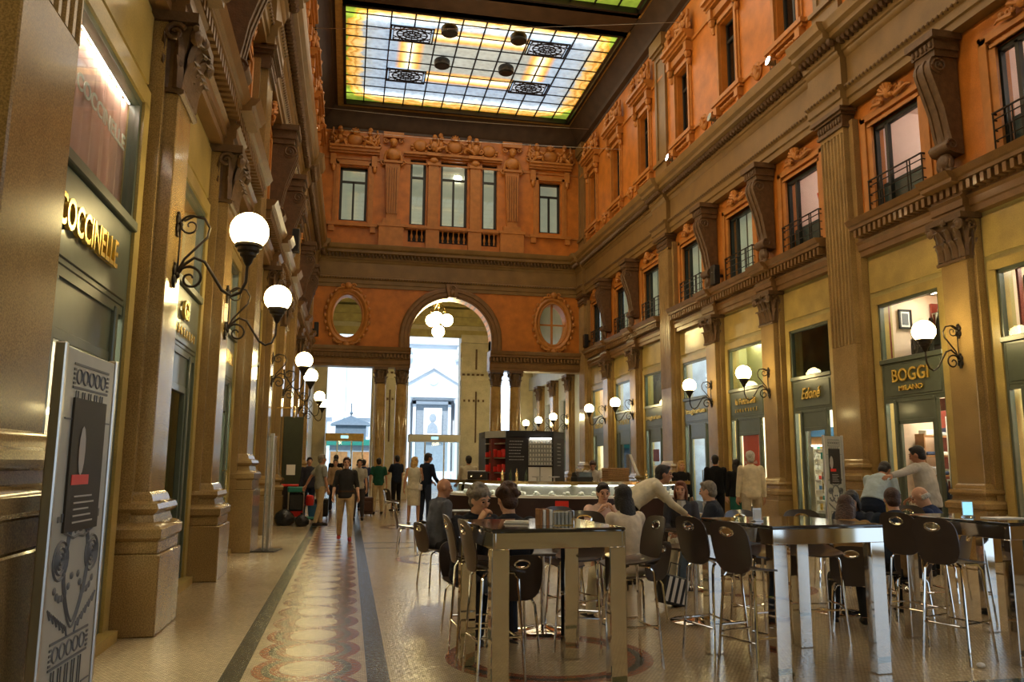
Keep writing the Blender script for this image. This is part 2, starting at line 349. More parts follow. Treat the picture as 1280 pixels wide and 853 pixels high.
# wall frames: local x runs along the wall, +y points into the hall
FX = {'L': ((-1.9, None), R(-90)), 'R': ((11.15, None), R(90)), 'F': ((None, 38.2), R(180))}
def place(side, a, z=0.):
    (x, y), r = FX[side]; return ((a, y, z) if side == 'F' else (x, a, z)), r
# ================================================================ SETTING
XL, XR, YF = -1.9, 11.15, 38.2
GL, SL = [-6, 5.05, 16.35, 27.2, 37.7], [-2.3, 1.4, 8.85, 12.5, 20.05, 23.6, 30.9, 34.4]
GR_, SR = [-6, 5.4, 16.4, 27.05, 37.75], [-2.2, 1.6, 9.0, 12.85, 19.85, 23.4, 30.6, 34.15]
# floor
m = MB(); m.box(-3.4, 12.7, -8, 50.2, -.2, 0); struct('floor', m, 'floor')
def bays(G, Sm):
    P = sorted([(g, .62) for g in G]+[(s, .42) for s in Sm]); out = []
    for (a, ha), (b, hb) in zip(P, P[1:]):
        lo, hi = a+ha+.3, b-hb-.3; out.append((lo, hi))
    return out
BL, BR = bays(GL, SL), bays(GR_, SR)
OPZ = 5.2
def spans(lo, hi, holes):
    x = lo; out = []
    for a, b in holes: out.append((x, a)); x = b
    out.append((x, hi)); return [(a, b) for a, b in out if b-a > .01]
def side_wall(side, B, ends=(-8, 38.2)):
    X = XL if side == 'L' else XR; sg = 1 if side == 'L' else -1
    def bx(mb, o0, o1, y0, y1, z0, z1):
        a, b = sorted((X+sg*o0, X+sg*o1)); mb.box(a, b, y0, y1, z0, z1)
    nm = 'wall_left' if side == 'L' else 'wall_right'
    g = MB()
    for a, b in spans(ends[0], ends[1], B): bx(g, -.6, -.3, a, b, 0, OPZ)
    bx(g, -.6, -.3, ends[0], ends[1], OPZ, 6.4)
    struct(nm, g, 'stone')
    # raised panel + yellow jamb trims round each opening
    t = MB()
    for a, b in B:
        bx(t, -.5, -.22, a-.17, a+.015, 0, OPZ); bx(t, -.5, -.22, b-.015, b+.17, 0, OPZ)
        bx(t, -.5, -.22, a-.17, b+.17, OPZ-.015, OPZ+.17); bx(t, -.3, -.27, a-.25, b+.25, OPZ+.30, 6.25)
        bx(t, -.6, -.12, a-.1, b+.1, 0, .10)
    struct('trim_1' if side == 'L' else 'trim_2', t, 'jamb')
    o = MB(); fr = MB()
    mz = [((a+b)/2-.82, (a+b)/2+.82) for a, b in B]; tz = [((a+b)/2-.52, (a+b)/2+.52) for a, b in B]
    for a, b in spans(ends[0], ends[1], mz): bx(o, -.6, -.28, a, b, 7.15, 9.3)
    bx(o, -.6, -.28, ends[0], ends[1], 9.3, 10.1)
    for a, b in spans(ends[0], ends[1], tz): bx(o, -.9, -.1, a, b, 13.3, 15.72)
    bx(o, -.9, -.1, ends[0], ends[1], 15.72, 18.2); bx(o, -.9, -.1, ends[0], ends[1], 12.1, 13.3)
    struct(nm+'_upper', o, 'orange')
    for (a, b) in mz:   # stepped architrave of the mezzanine windows
        for k, (w_, d) in enumerate(((.34, -.24), (.26, -.2), (.10, -.24))):
            bx(fr, -.3, d, a-w_, a-w_+(.08 if k < 1 else .16), 7.15, 9.3+w_); bx(fr, -.3, d, b+w_-(.08 if k < 1 else .16), b+w_, 7.15, 9.3+w_); bx(fr, -.3, d, a-w_, b+w_, 9.3+w_-.1, 9.3+w_)
        bx(fr, -.32, -.2, a-.03, b+.03, 9.3, 9.36)
    for (a, b) in tz:   # top floor window surround: architrave, ears, sill on brackets, hood
        for w_, d in ((.24, -.05), (.15, 0)):
            bx(fr, -.2, d, a-w_, a-w_+.12, 13.15, 15.72+w_); bx(fr, -.2, d, b+w_-.12, b+w_, 13.15, 15.72+w_); bx(fr, -.2, d, a-w_, b+w_, 15.72+w_-.12, 15.72+w_)
        bx(fr, -.2, .12, a-.42, b+.42, 13.02, 13.16); bx(fr, -.2, .06, a-.38, b+.38, 12.94, 13.02)
        for q in (a-.3, b+.08): bx(fr, -.2, .1, q, q+.22, 12.68, 12.94); bx(fr, -.2, .05, q+.04, q+.18, 12.55, 12.7)
        for k in range(5): fr.ell((X+sg*-.06, a+.1+(b-a-.2)*k/4, 12.82), .1, .14, .07, 8, 5)
        for q in (a-.36, b+.14):
            bx(fr, -.15, .16, q, q+.22, 16.0, 16.35); fr.T = Matrix(); fr.ell((X+sg*.04, q+.11, 15.9), .14, .12, .16, 8, 5); fr.ell((X+sg*.0, q+.11, 15.62), .1, .09, .14, 8, 5)
        bx(fr, -.1, .06, a-.3, b+.3, 16.05, 16.3)
        for z0, z1, d in ((16.38, 16.46, .16), (16.46, 16.58, .24), (16.58, 16.70, .34)): bx(fr, -.2, d, a-.5, b+.5, z0, z1)
    bx(fr, -.15, -.04, ends[0], ends[1], 16.3, 16.4); bx(fr, -.15, -.02, ends[0], ends[1], 13.02, 13.1)
    struct('trim_3' if side == 'L' else 'trim_4', fr, 'ochre')
    # lower entablature between the giant pilasters, cut by them
    PR = [(0, 6.35), (-.2+.18, 6.35), (0.0, 6.44), (.04, 6.44), (.04, 6.62), (.09, 6.66), (.09, 6.72), (.02, 6.76), (.02, 6.9), (.20, 6.93), (.20, 7.0), (.27, 7.05), (.27, 7.1), (.30, 7.17), (-.3, 7.17), (-.3, 6.35)]
    PR = [(-.3, 6.35), (-.12, 6.35), (-.12, 6.47), (-.08, 6.49), (-.08, 6.62), (-.03, 6.68), (-.10, 6.72), (-.10, 6.93), (.12, 6.95), (.12, 7.02), (.17, 7.04), (.24, 7.15), (-.3, 7.18)]
    e = MB(); dn = MB(); G = GL if side == 'L' else GR_; Sm = SL if side == 'L' else SR
    def strip(mb, prof, y0, y1, off=0.): mb.loft([[(X+sg*(d+off), y, z) for d, z in prof] for y in (y0, y1)])
    cuts = [ends[0]]+[v for g_ in G for v in (g_-.6, g_+.6)]+[ends[1]]
    segs = [(cuts[i], cuts[i+1]) for i in range(0, len(cuts)-1, 2) if cuts[i+1] > cuts[i]]
    for a, b in segs:
        strip(e, PR, a, b)
        y = a+.06
        while y < b-.1: bx(dn, -.1, .10, y, y+.085, 6.76, 6.93); y += .17
    for s_ in Sm: strip(e, PR, s_-.42, s_+.42, .14)
    struct('trim_5' if side == 'L' else 'trim_6', e, 'brown'); struct('trim_7' if side == 'L' else 'trim_8', dn, 'brown', smooth=0)
    # main entablature, breaking forward over the giant pilasters
    PM = [(-.3, 10.0), (-.02, 10.0), (-.02, 10.16), (.03, 10.18), (.03, 10.36), (.10, 10.42), (.10, 10.48), (-.02, 10.52), (-.02, 11.2), (.02, 11.24), (.05, 11.34), (.10, 11.36), (.12, 11.55), (.34, 11.62), (.40, 11.64), (.40, 11.76), (.50, 11.82), (.56, 11.98), (.56, 12.02), (-.1, 12.14), (-.3, 12.14)]
    c = MB(); strip(c, PM, ends[0], ends[1]); 
    for g_ in G:
        strip(c, PM, g_-.68, g_+.68, .16)
    struct('trim_9' if side == 'L' else 'trim_10', c, 'frieze')
    md = MB(); y = ends[0]+.1      # egg and leaf enrichment under the cornice, and rope along the architrave
    while y < ends[1]-.2:
        near = any(abs(y-g_) < .68 for g_ in G); of = .16 if near else 0
        md.ell((X+sg*(.20+of), y, 11.53), .13, .055, .11, 6, 4); y += .17
    y = ends[0]+.1
    while y < ends[1]-.2:
        near = any(abs(y-g_) < .68 for g_ in G); of = .16 if near else 0
        md.ell((X+sg*(.06+of), y, 10.43), .07, .045, .05, 5, 4); y += .13
    struct('trim_11' if side == 'L' else 'trim_12', md, 'relief')
    # deep ceiling cove
    cv = MB(); strip(cv, [(-.3, 17.9), (-.08, 17.9), (-.08, 18.02), (.10, 18.1), (.16, 18.3), (.55, 18.75), (.62, 18.95), (.9, 19.05), (.9, 19.5), (-.3, 19.5)], ends[0], ends[1])
    struct('trim_13' if side == 'L' else 'trim_14', cv, 'ceil')
side_wall('L', BL, (-8, 38.2)); side_wall('R', BR, (-8, 38.2))

# ---- pilasters
def leaf(mb, x, z, w_, h, out, tip):
    pts = []
    for k in range(6):
        t = k/5; pts.append((out+tip*t*t*1.2-(.0 if t < .9 else .02), z+h*math.sin(t*PI*.55)/math.sin(PI*.55)*1.0 - (h*.12 if k == 5 else 0), w_*(1-.55*t**2)))
    mb.loft([[(x-ww, o, zz), (x, o+.035, zz), (x+ww, o, zz), (x, o-.02, zz)] for o, zz, ww in pts])
def capital(mb, hw, z0, z1, d=0.):
    H = z1-z0
    mb.loft([[(-w_, -.35, z), (-w_, o, z), (w_, o, z), (w_, -.35, z)] for w_, o, z in ((hw, d, z0), (hw, d+.03, z0+H*.5), (hw*1.12, d+.10, z0+H*.86))])
    mb.tube([(-hw-.02, d+.02, z0), (hw+.02, d+.02, z0)], .04, 6)
    mb.box(-hw*1.3, hw*1.3, -.3, d+.17, z1-H*.13, z1)
    for r_, n, o in ((0, 4, .03), (1, 3, .05)):
        for k in range(n):
            x = -hw+hw*2*(k+.5)/n; leaf(mb, x, z0+.04+r_*H*.28, hw*.24, H*.40, d+o, .12)
    for x in (-hw*1.02, hw*1.02):
        mb.spiral((x, d+.15, z1-H*.27), H*.13, 1.4, .035, 'xz', 1, .5, 6, 14); mb.ell((x, d+.14, z1-H*.27), H*.10, .07, H*.10, 8, 6)
        mb.tube([(x*.35, d+.04, z0+H*.5), (x*.55, d+.08, z1-H*.3), (x*.95, d+.14, z1-H*.16)], [.035, .03, .03], 6)
    for x in (-hw*1.14, hw*1.14):
        mb.spiral((x*1.08, d-.06, z1-H*.27), H*.13, 1.4, .03, 'yz', 1, .5, 6, 14)
        for rw in (0, 1):
            for k in range(2): mb.loft([[(x*(.88+.04*rw)+math.copysign(o, x), d-.02-.14*k+ww, zz) for ww, o in ((-w2, 0), (0, o2), (w2, 0), (0, -.03))] for zz, w2, o2 in ((z0+.04+rw*H*.28, .05, .03), (z0+.04+rw*H*.28+H*.25, .055, .05), (z0+.04+rw*H*.28+H*.38, .03, .12))])
    mb.ell((0, d+.15, z1-H*.12), .07, .06, .07, 8, 5)
def base(mb, hw, z, d=0., k=1.):   # plinth 0..z, then base mouldings
    mb.bbox(-hw-.17, hw+.17, -.35, d+.17, 0, z*.86, .012); mb.bbox(-hw-.14, hw+.14, -.35, d+.14, z*.86, z, .012)
    prof = [(.14, 0), (.17, .03), (.17, .11), (.13, .15), (.08, .17), (.06, .24), (.10, .27), (.12, .30), (.10, .35), (.05, .37), (.03, .43), (0, .46)]
    mb.loft([[(-hw-o, -.35, z+zz*k), (-hw-o, d+o, z+zz*k), (hw+o, d+o, z+zz*k), (hw+o, -.35, z+zz*k)] for o, zz in prof])
def small_pilaster():
    m = MB(); base(m, .33, .88); m.bbox(-.33, .33, -.35, 0, 1.3, 5.5, .012)
    m.box(-.42, .42, -.35, -.14, 0, 6.3); c = MB(); capital(c, .36, 5.5, 6.36); return m, c
def giant_pilaster():
    m = MB(); base(m, .46, 1.32, .02, 1.05); m.bbox(-.46, .46, -.35, .02, 1.78, 4.4, .012)
    m.box(-.62, .62, -.35, -.12, 0, 9.7)
    # fluted shaft: grooves cut between rounded fillets
    poly = [(-.46, -.3)]; n = 7; wv = .92/n
    for k in range(n):
        x0 = -.46+wv*k; poly += [(x0, .02), (x0+wv*.18, .02)]+[(x0+wv*(.18+.64*t/4), .02-.075*math.sin(PI*t/4)) for t in range(1, 4)]+[(x0+wv*.82, .02)]
    poly += [(.46, .02), (.46, -.3)]
    m.prism(poly, 4.4, 9.5, 'z'); m.box(-.46, .46, -.3, .02, 9.45, 9.6)
    c = MB()
    for z0, z1, o in ((9.55, 9.62, .06), (9.62, 9.86, .03), (9.86, 9.92, .09), (9.92, 10.02, .16)): c.box(-.46-o, .46+o, -.3, .02+o, z0, z1)
    for k in range(9): c.ell((-.42+.105*k, .06, 9.75), .045, .05, .09, 6, 4)
    # pilaster strip of the top floor, with a sunk panel
    t = MB(); t.box(-.55, .55, -.2, .02, 12.1, 12.9); t.box(-.5, -.34, -.2, 0, 12.9, 17.3); t.box(.34, .5, -.2, 0, 12.9, 17.3); t.box(-.34, .34, -.2, -.05, 12.9, 17.3); t.box(-.34, .34, -.2, 0, 12.9, 13.1); t.box(-.34, .34, -.2, 0, 17.1, 17.3)
    t.box(-.58, .58, -.2, .10, 12.85, 12.95); t.box(-.56, .56, -.2, .08, 17.3, 17.42); t.box(-.62, .62, -.2, .16, 17.42, 17.9)
    return m, c, t
sp_, sc_ = small_pilaster(); gp_, gc_, gt_ = giant_pilaster()
def instance(name, mb, m, spots, kind='structure'):
    first = None
    for i, (loc, rz) in enumerate(spots):
        if first is None: first = obj(name, mb, m); o = first
        else: o = first.copy(); S.collection.objects.link(o)
        o.location = loc; o.rotation_euler = (0, 0, rz); o['kind'] = kind
sspots = [place('L', a) for a in SL]+[place('R', a) for a in SR]+[((XR, y, 0), R(90)) for y in (40.6, 43.9, 47.2)]
gspots = [place('L', a) for a in GL]+[place('R', a) for a in GR_]
instance('trim_15', sp_, 'granite', sspots); instance('trim_16', sc_, 'relief', sspots)
instance('trim_17', gp_, 'granite', gspots); instance('trim_18', gc_, 'relief', gspots); instance('trim_19', gt_, 'frieze', gspots)
# ---- scroll consoles over the small pilasters
def console():
    m = MB(); out = [(-.25, 9.55), (.28, 9.55), (.34, 9.44), (.34, 9.28), (.29, 9.12), (.20, 8.85), (.09, 8.5), (.02, 8.1), (.0, 7.9), (.05, 7.8), (.05, 7.7), (.0, 7.62), (-.25, 7.6)]
    for x0, x1, k in ((-.20, .20, 0), (-.23, -.16, .025), (.16, .23, .025), (-.04, .04, .03)):
        m.prism([(a+(k if a > 0 else 0), b) for a, b in out], x0, x1, 'x')
    m.tube([(-.25, .18, 9.36), (.25, .18, 9.36)], .17, 14); 
    for x in (-.255, .255):
        m.spiral((x, .18, 9.36), .155, 1.8, .025, 'yz', 1, 0); m.ell((x, .18, 9.36), .035, .045, .045, 6, 4)
    m.tube([(-.24, .02, 7.76), (.24, .02, 7.76)], .13, 12); m.ell((0, .0, 7.48), .19, .12, .19, 10, 7)
    for x in (-.245, .245): m.spiral((x, .02, 7.76), .115, 1.5, .02, 'yz', 1, 0)
    for a in range(5): m.ell((-.16+.08*a, .04-.02*abs(a-2), 7.42-.04*(2-abs(a-2))), .05, .06, .12, 6, 5)
    m.bbox(-.26, .26, -.25, .1, 7.18, 7.3, .02)
    for z0, z1, o in ((9.55, 9.68, .20), (9.68, 9.88, .24), (9.88, 10.02, .32)): m.box(-.28-(o-.2), .28+(o-.2), -.25, o+.08, z0, z1)
    for k in range(5): m.ell((-.24+.12*k, .33, 9.78), .045, .04, .08, 6, 4)
    return m
cs = console(); cspots = [place('L', a) for a in SL]+[place('R', a) for a in SR]
cspots = [((p[0], p[1], 0), r) for p, r in cspots]
instance('trim_20', cs, 'relief', cspots)
# ---- shell cresting over mezzanine windows
def crest():
    m = MB(); m.ell((0, -.16, 9.80), .15, .10, .17, 10, 7)
    for k in range(7):
        a = PI*(k+.5)/7; m.tube([(0, -.12, 9.72), (.23*math.cos(a), -.06, 9.76+.2*math.sin(a))], [.02, .045], 6)
    for s_ in (-1, 1):
        m.spiral((s_*.30, -.15, 9.72), .11, 1.3, .035, 'xz', s_, 1.5, 6, 14); m.tube([(s_*.2, -.15, 9.62), (s_*.42, -.15, 9.66), (s_*.56, -.17, 9.70), (s_*.66, -.18, 9.66)], [.06, .05, .035, .015], 6)
        m.ell((s_*.45, -.14, 9.74), .07, .05, .06, 6, 5); m.ell((s_*.16, -.1, 9.66), .06, .05, .05, 6, 5)
    return m
ww = [place('L', (a+b)/2) for a, b in BL]+[place('R', (a+b)/2) for a, b in BR]
instance('trim_21', crest(), 'ochre', ww)
# ---- seated figures and cartouche over the top floor windows
def putto(m, x, s, z):
    m.ell((x, .16, z+.28), .13, .13, .2, 10, 7); m.ell((x-s*.04, .2, z+.56), .085, .09, .10, 8, 6); m.ell((x-s*.04, .17, z+.60), .10, .09, .08, 8, 6)
    m.tube([(x, .2, z+.14), (x-s*.2, .3, z+.16), (x-s*.24, .28, z-.02)], [.09, .08, .05], 7); m.tube([(x+s*.04, .2, z+.14), (x+s*.16, .26, z+.05), (x+s*.2, .24, z-.05)], [.09, .07, .05], 7)
    m.tube([(x-s*.1, .2, z+.42), (x-s*.26, .24, z+.34), (x-s*.34, .2, z+.44)], [.06, .05, .035], 7); m.tube([(x+s*.1, .16, z+.42), (x+s*.24, .16, z+.26), (x+s*.2, .2, z+.12)], [.06, .05, .035], 7)
    m.tube([(x+s*.08, .08, z+.44), (x+s*.26, .04, z+.62), (x+s*.32, .03, z+.40), (x+s*.28, .03, z+.1)], [.04, .09, .08, .03], 7, ry=.03)
def crown():
    m = MB()
    for s_ in (-1, 1): putto(m, s_*.62, s_, 16.72)
    m.ell((0, .02, 17.05), .34, .10, .26, 14, 8)
    for k in range(11):
        a = PI*(k)/10; m.ell((.38*math.cos(a), .06, 17.0-.3*math.sin(a)), .075, .07, .06, 7, 5)
    m.ell((0, .1, 17.36), .13, .08, .12, 8, 6)
    for k in range(5): a = PI*(k+.5)/5; m.tube([(0, .08, 17.3), (.2*math.cos(a), .12, 17.32+.2*math.sin(a))], [.02, .045], 6)
    return m
def garland(m):
    for s_ in (-1, 1):
        m.tube([(s_*.5, .1, 17.2), (s_*.75, .16, 16.98), (s_*1.0, .12, 17.25)], [.05, .08, .04], 7)
        m.spiral((s_*.98, .06, 16.86), .15, 1.3, .05, 'xz', s_, 1.0, 6, 14); m.tube([(s_*.8, .05, 16.75), (s_*.95, .08, 17.0), (s_*.9, .05, 17.5)], [.07, .09, .04], 7); m.ell((s_*.62, .12, 17.45), .10, .08, .12, 8, 6)
_cr = crown
def crown():
    m = _cr(); garland(m); return m
cw = crown(); instance('trim_22', cw, 'ochre', ww)
m = MB(); m.ell((0, -.06, 12.95), .22, .12, .28, 10, 8)
for k in range(5): a = PI*(k+.5)/5; m.tube([(0, 0, 12.8), (.2*math.cos(a), .04, 12.85+.26*math.sin(a))], [.02, .05], 6)
shells = []
for G_, Sm_, sd in ((GL, SL, 'L'), (GR_, SR, 'R')): shells += [place(sd, a) for a in Sm_]
instance('trim_23', m, 'ochre', shells)

# ================================================================ FAR WALL
def box_f(mb, x0, x1, o0, o1, z0, z1): mb.box(x0, x1, YF-o1, YF-o0, z0, z1)   # o = towards the hall
AX, AR, ASP = 4.66, 1.98, 7.68
def arch_pts(r, n=24, z0=7.15): return [(AX-r, z0)]+[(AX-r*math.cos(PI*k/n), ASP+r*math.sin(PI*k/n)) for k in range(n+1)]+[(AX+r, z0)]
OV = [(-.3, 8.6), (9.78, 8.6)]; OVR = (.68, 1.02)
m = MB()
# spandrel wall built as cells round the arch and the oval windows
def holed(mb, x0, x1, z0, z1, cx, cz, rx, rz, y0, y1, n=32):
    out = []
    for k in range(n):
        a = 2*PI*k/n+PI/n*0; c_, s_ = math.cos(a), math.sin(a)
        t = min(((x1-cx)/c_ if c_ > 1e-6 else (x0-cx)/c_ if c_ < -1e-6 else 1e9), ((z1-cz)/s_ if s_ > 1e-6 else (z0-cz)/s_ if s_ < -1e-6 else 1e9))
        out.append((cx+c_*t, cz+s_*t))
    # snap to corners
    for X_, Z_ in ((x0, z0), (x0, z1), (x1, z0), (x1, z1)):
        k = min(range(n), key=lambda i: (out[i][0]-X_)**2+(out[i][1]-Z_)**2); out[k] = (X_, Z_)
    inn = [(cx+rx*math.cos(2*PI*k/n), cz+rz*math.sin(2*PI*k/n)) for k in range(n)]
    vs = [(x, y0, z) for x, z in out]+[(x, y0, z) for x, z in inn]+[(x, y1, z) for x, z in inn]+[(x, y1, z) for x, z in out]
    fs = []
    for k in range(n):
        j = (k+1) % n
        for q in range(3): fs.append((q*n+k, q*n+j, (q+1)*n+j, (q+1)*n+k))
        fs.append((3*n+k, 3*n+j, j, k))
    mb.add(vs, fs)
for cx, cz in OV: holed(m, -2.2 if cx < 4 else AX+AR, AX-AR if cx < 4 else 11.5, 7.15, 10.1, cx, cz, OVR[0], OVR[1], YF-.0, YF+.7)
ap = arch_pts(AR)
vs = [(x, YF, z) for x, z in ap]+[(x, YF, 10.1) for x, z in ap]+[(x, YF+.7, z) for x, z in ap]+[(x, YF+.7, 10.1) for x, z in ap]; n = len(ap); fs = []
for k in range(n-1): fs += [(k, k+1, n+k+1, n+k), (2*n+k, 2*n+k+1, 3*n+k+1, 3*n+k), (k, k+1, 2*n+k+1, 2*n+k)]
m.add(vs, fs)
# upper storey wall with five windows
WF = [(-.9, .42, 13.3, 16.05), (2.5, 3.28, 13.3, 16.7), (4.02, 5.36, 13.3, 16.7), (6.12, 6.88, 13.3, 16.7), (9.07, 10.2, 13.3, 16.0)]
for a, b in spans(-2.2, 11.5, [(p[0], p[1]) for p in WF]): box_f(m, a, b, -.7, 0, 13.3, 16.7)
for p in WF: box_f(m, p[0], p[1], -.7, 0, p[3], 16.7) if p[3] < 16.7 else None
box_f(m, -2.2, 11.5, -.7, 0, 16.7, 18.4); 
for a, b in spans(-2.2, 11.5, [(2.45, 3.3), (3.97, 5.4), (6.07, 6.9)]): box_f(m, a, b, -.7, 0, 12.42, 13.1)
box_f(m, -2.2, 11.5, -.7, 0, 12.0, 12.42); box_f(m, -2.2, 11.5, -.7, 0, 13.1, 13.3); struct('wall_far', m, 'orange'); m = MB(); box_f(m, 2.3, 7.1, -.7, -.35, 12.4, 13.1); struct('balustrade_shade', m, 'black')  # black slab stands in for the shade behind the balusters
# entablatures of the far wall
def fstrip(mb, prof, x0, x1): mb.loft([[(x, YF-d, z) for d, z in prof] for x in (x0, x1)])
e = MB(); PRF = [(-.7, 6.2), (.02, 6.2), (.02, 6.32), (.06, 6.34), (.06, 6.52), (.12, 6.58), (.03, 6.62), (.03, 6.83), (.22, 6.85), (.22, 6.95), (.28, 6.98), (.36, 7.13), (-.7, 7.18)]
fstrip(e, PRF, -2.1, AX-AR+.06); fstrip(e, PRF, AX+AR-.06, 11.4); struct('trim_24', e, 'brown')
dn = MB()
for x0, x1 in ((-1.8, AX-AR+.1), (AX+AR-.1, 11.1)):
    x = x0
    while x < x1: dn.box(x, x+.09, YF-.2, YF, 6.66, 6.82); x += .17
struct('trim_25', dn, 'brown', smooth=0)
c = MB(); PMF = [(-.3, 10.0), (.06, 10.0), (.06, 10.16), (.10, 10.18), (.10, 10.36), (.17, 10.42), (.17, 10.48), (.06, 10.52), (.06, 11.2), (.10, 11.24), (.12, 11.34), (.17, 11.36), (.19, 11.55), (.34, 11.62), (.40, 11.64), (.40, 11.76), (.50, 11.82), (.56, 11.98), (.56, 12.02), (-.1, 12.14), (-.3, 12.14)]
fstrip(c, PMF, -2.2, 11.5); struct('trim_26', c, 'frieze')
dn = MB(); x = -1.6
while x < 10.9: dn.ell((x, YF-.27, 11.53), .055, .12, .11, 6, 4); x += .17
x = -1.8
while x < 11: dn.ell((x, YF-.14, 10.43), .045, .07, .05, 5, 4); x += .13
struct('trim_27', dn, 'relief')
cv = MB(); fstrip(cv, [(-.3, 17.9), (.02, 17.9), (.02, 18.02), (.10, 18.1), (.16, 18.3), (.45, 18.75), (.5, 18.95), (.62, 19.05), (.62, 19.5), (-.3, 19.5)], -2.2, 11.5); struct('trim_28', cv, 'ceil')
# archivolt with keystone
m = MB(); n = 28
prof = [(0.0, -.7), (0, .12), (.10, .12), (.12, .17), (.28, .17), (.30, .22), (.44, .22), (.52, .16), (.52, 0), (.52, -.1)]
rings = []
for k in range(-1, n+2):
    t = min(max(k, 0), n)
    a = PI*t/n; ca, sa = -math.cos(a), math.sin(a); zz = 7.15-ASP if k in (-1, n+1) else 0
    rings.append([(AX+(AR+dr)*ca, YF-o, ASP+(AR+dr)*sa+zz) for dr, o in prof])
m.loft(rings); m.prism([(AX-.2, ASP+AR-.02), (AX-.32, 10.3), (AX+.32, 10.3), (AX+.2, ASP+AR-.02)], YF-.42, YF, 'y')
m.spiral((AX, YF-.44, 10.1), .14, 1.5, .04, 'xz'); m.ell((AX, YF-.42, 9.85), .13, .08, .16)
struct('trim_29', m, 'brown')
# oval windows
def oval(i, cx, cz):
    root = empty('window_%d' % i, (cx, YF, cz), kind='structure')
    m = MB(); n = 40
    prof = [(0, -.5), (0, .04), (.05, .08), (.10, .06), (.14, .12), (.22, .16), (.30, .12), (.34, .06), (.34, -.02)]
    rings = []
    for k in range(n+1):
        a = 2*PI*k/n; rings.append([((OVR[0]+d)*math.cos(a), -o, (OVR[1]+d*1.1)*math.sin(a)) for d, o in prof])
    m.loft(rings, cap=False)
    for k in range(26):
        a = 2*PI*k/26
        if abs(math.sin(a)) < .93: m.ell(((OVR[0]+.36)*math.cos(a), -.1, (OVR[1]+.40)*math.sin(a)), .085, .07, .10, 7, 5)
    for zz, s_ in ((OVR[1]+.42, 1), (-OVR[1]-.40, -1)):
        m.ell((0, -.2, zz), .17, .12, .16)
        for q in (-1, 1): m.spiral((q*.24, -.14, zz), .12, 1.3, .045, 'xz', q); m.tube([(q*.2, -.12, zz-.1*s_), (q*.45, -.12, zz-.12*s_), (q*.62, -.1, zz-.34*s_)], [.07, .06, .03], 6)
    obj('frame', m, 'ochre', root)
    g = MB(); g.add([(OVR[0]*1.02*math.cos(2*PI*k/n), .3, OVR[1]*1.02*math.sin(2*PI*k/n)) for k in range(n)], [tuple(range(n))]); obj('glass', g, 'glass', root)
    if cx > 4:
        b = MB(); b.box(-.05, .05, .24, .34, -OVR[1], OVR[1]); b.box(-OVR[0], OVR[0], .25, .33, -.04, .04); obj('glazing_bar', b, 'ochre', root)
oval(1, *OV[0]); oval(2, *OV[1])
# columns
def column_root(x, y, i, label):
    root = empty('stone_column', (x, y, 0), 0, label, 'column', 'paired columns below the far arch')
    b = MB(); b.bbox(-.38, .38, -.38, .38, 0, .85, .02); b.lathe([(.36, .85), (.38, .90), (.38, .98), (.33, 1.03), (.30, 1.1), (.33, 1.14), (.34, 1.19), (.30, 1.25), (.27, 1.3)], seg=20); obj('base', b, 'travert', root)
    s_ = MB(); s_.lathe([(.29, 1.28), (.29, 2.6), (.275, 4), (.25, 5.44)], seg=24); obj('shaft', s_, 'column', root)
    c_ = MB(); c_.lathe([(.25, 5.4), (.28, 5.43), (.22, 5.47), (.23, 5.8), (.30, 6.05)], seg=16)
    for rw, nn, zz in ((0, 8, 5.48), (1, 8, 5.68)):
        for k in range(nn):
            a = 2*PI*(k+rw*.5)/nn; c_.T = Matrix.Rotation(a, 4, 'Z'); leaf(c_, 0, zz, .08, .3, .24+.02*rw, .10)
    for k in range(4):
        c_.T = Matrix.Rotation(PI/4+PI/2*k, 4, 'Z'); c_.ell((0, .38, 6.0), .06, .09, .09, 8, 6)
    c_.T = Matrix(); c_.box(-.34, .34, -.34, .34, 6.08, 6.2); obj('capital', c_, 'relief', root)
M['column'] = mat('polished_yellow_marble', (.34, .215, .075), .16, var=.25, scale=3, speck=.12, speck_scale=40, coat=.4)
for i, (x, lb) in enumerate(((1.36, 'outer brown marble column of the left pair, beside the glazed side opening'), (2.36, 'inner brown marble column of the left pair, at the left edge of the central archway'), (6.95, 'inner brown marble column of the right pair, at the right edge of the central archway'), (7.92, 'outer brown marble column of the right pair, next to the right side opening'))):
    column_root(x, YF-.0+.25, i, lb)
# windows of the far wall
def sash(root, x0, x1, z0, z1, y, two=True, top=True, glass='glass', blind=True, w_=.06):
    f = MB(); f.box(x0, x0+w_, y-.05, y+.05, z0, z1); f.box(x1-w_, x1, y-.05, y+.05, z0, z1); f.box(x0, x1, y-.05, y+.05, z0, z0+w_); f.box(x0, x1, y-.05, y+.05, z1-w_, z1)
    if top: zt = z0+(z1-z0)*.74; f.box(x0, x1, y-.055, y+.055, zt-.05, zt+.05)
    if two: xm = (x0+x1)/2; f.box(xm-.05, xm+.05, y-.055, y+.055, z0, (zt if top else z1))
    obj('frame', f, 'frame', root)
    g = MB(); g.box(x0+.02, x1-.02, y-.01, y+.01, z0+.02, z1-.02); obj('pane', g, glass, root)
wn = 3
for (x0, x1, z0, z1) in WF:
    r_ = empty('window_%d' % wn, ((x0+x1)/2, YF+.3, 0), 0, kind='structure'); wn += 1; hw = (x1-x0)/2
    sash(r_, -hw, hw, z0, z1, 0, hw > .45, True, w_=.12)
    b = MB(); b.box(-hw-.1, hw+.1, .5, .55, z0-.1, z1+.1); obj('blind', b, 'blind', r_)
    if hw > .66: b = MB(); b.box(.1, .45, .44, .48, z1-.75, z1-.45); obj('ceiling_lamp', b, 'neon', r_)
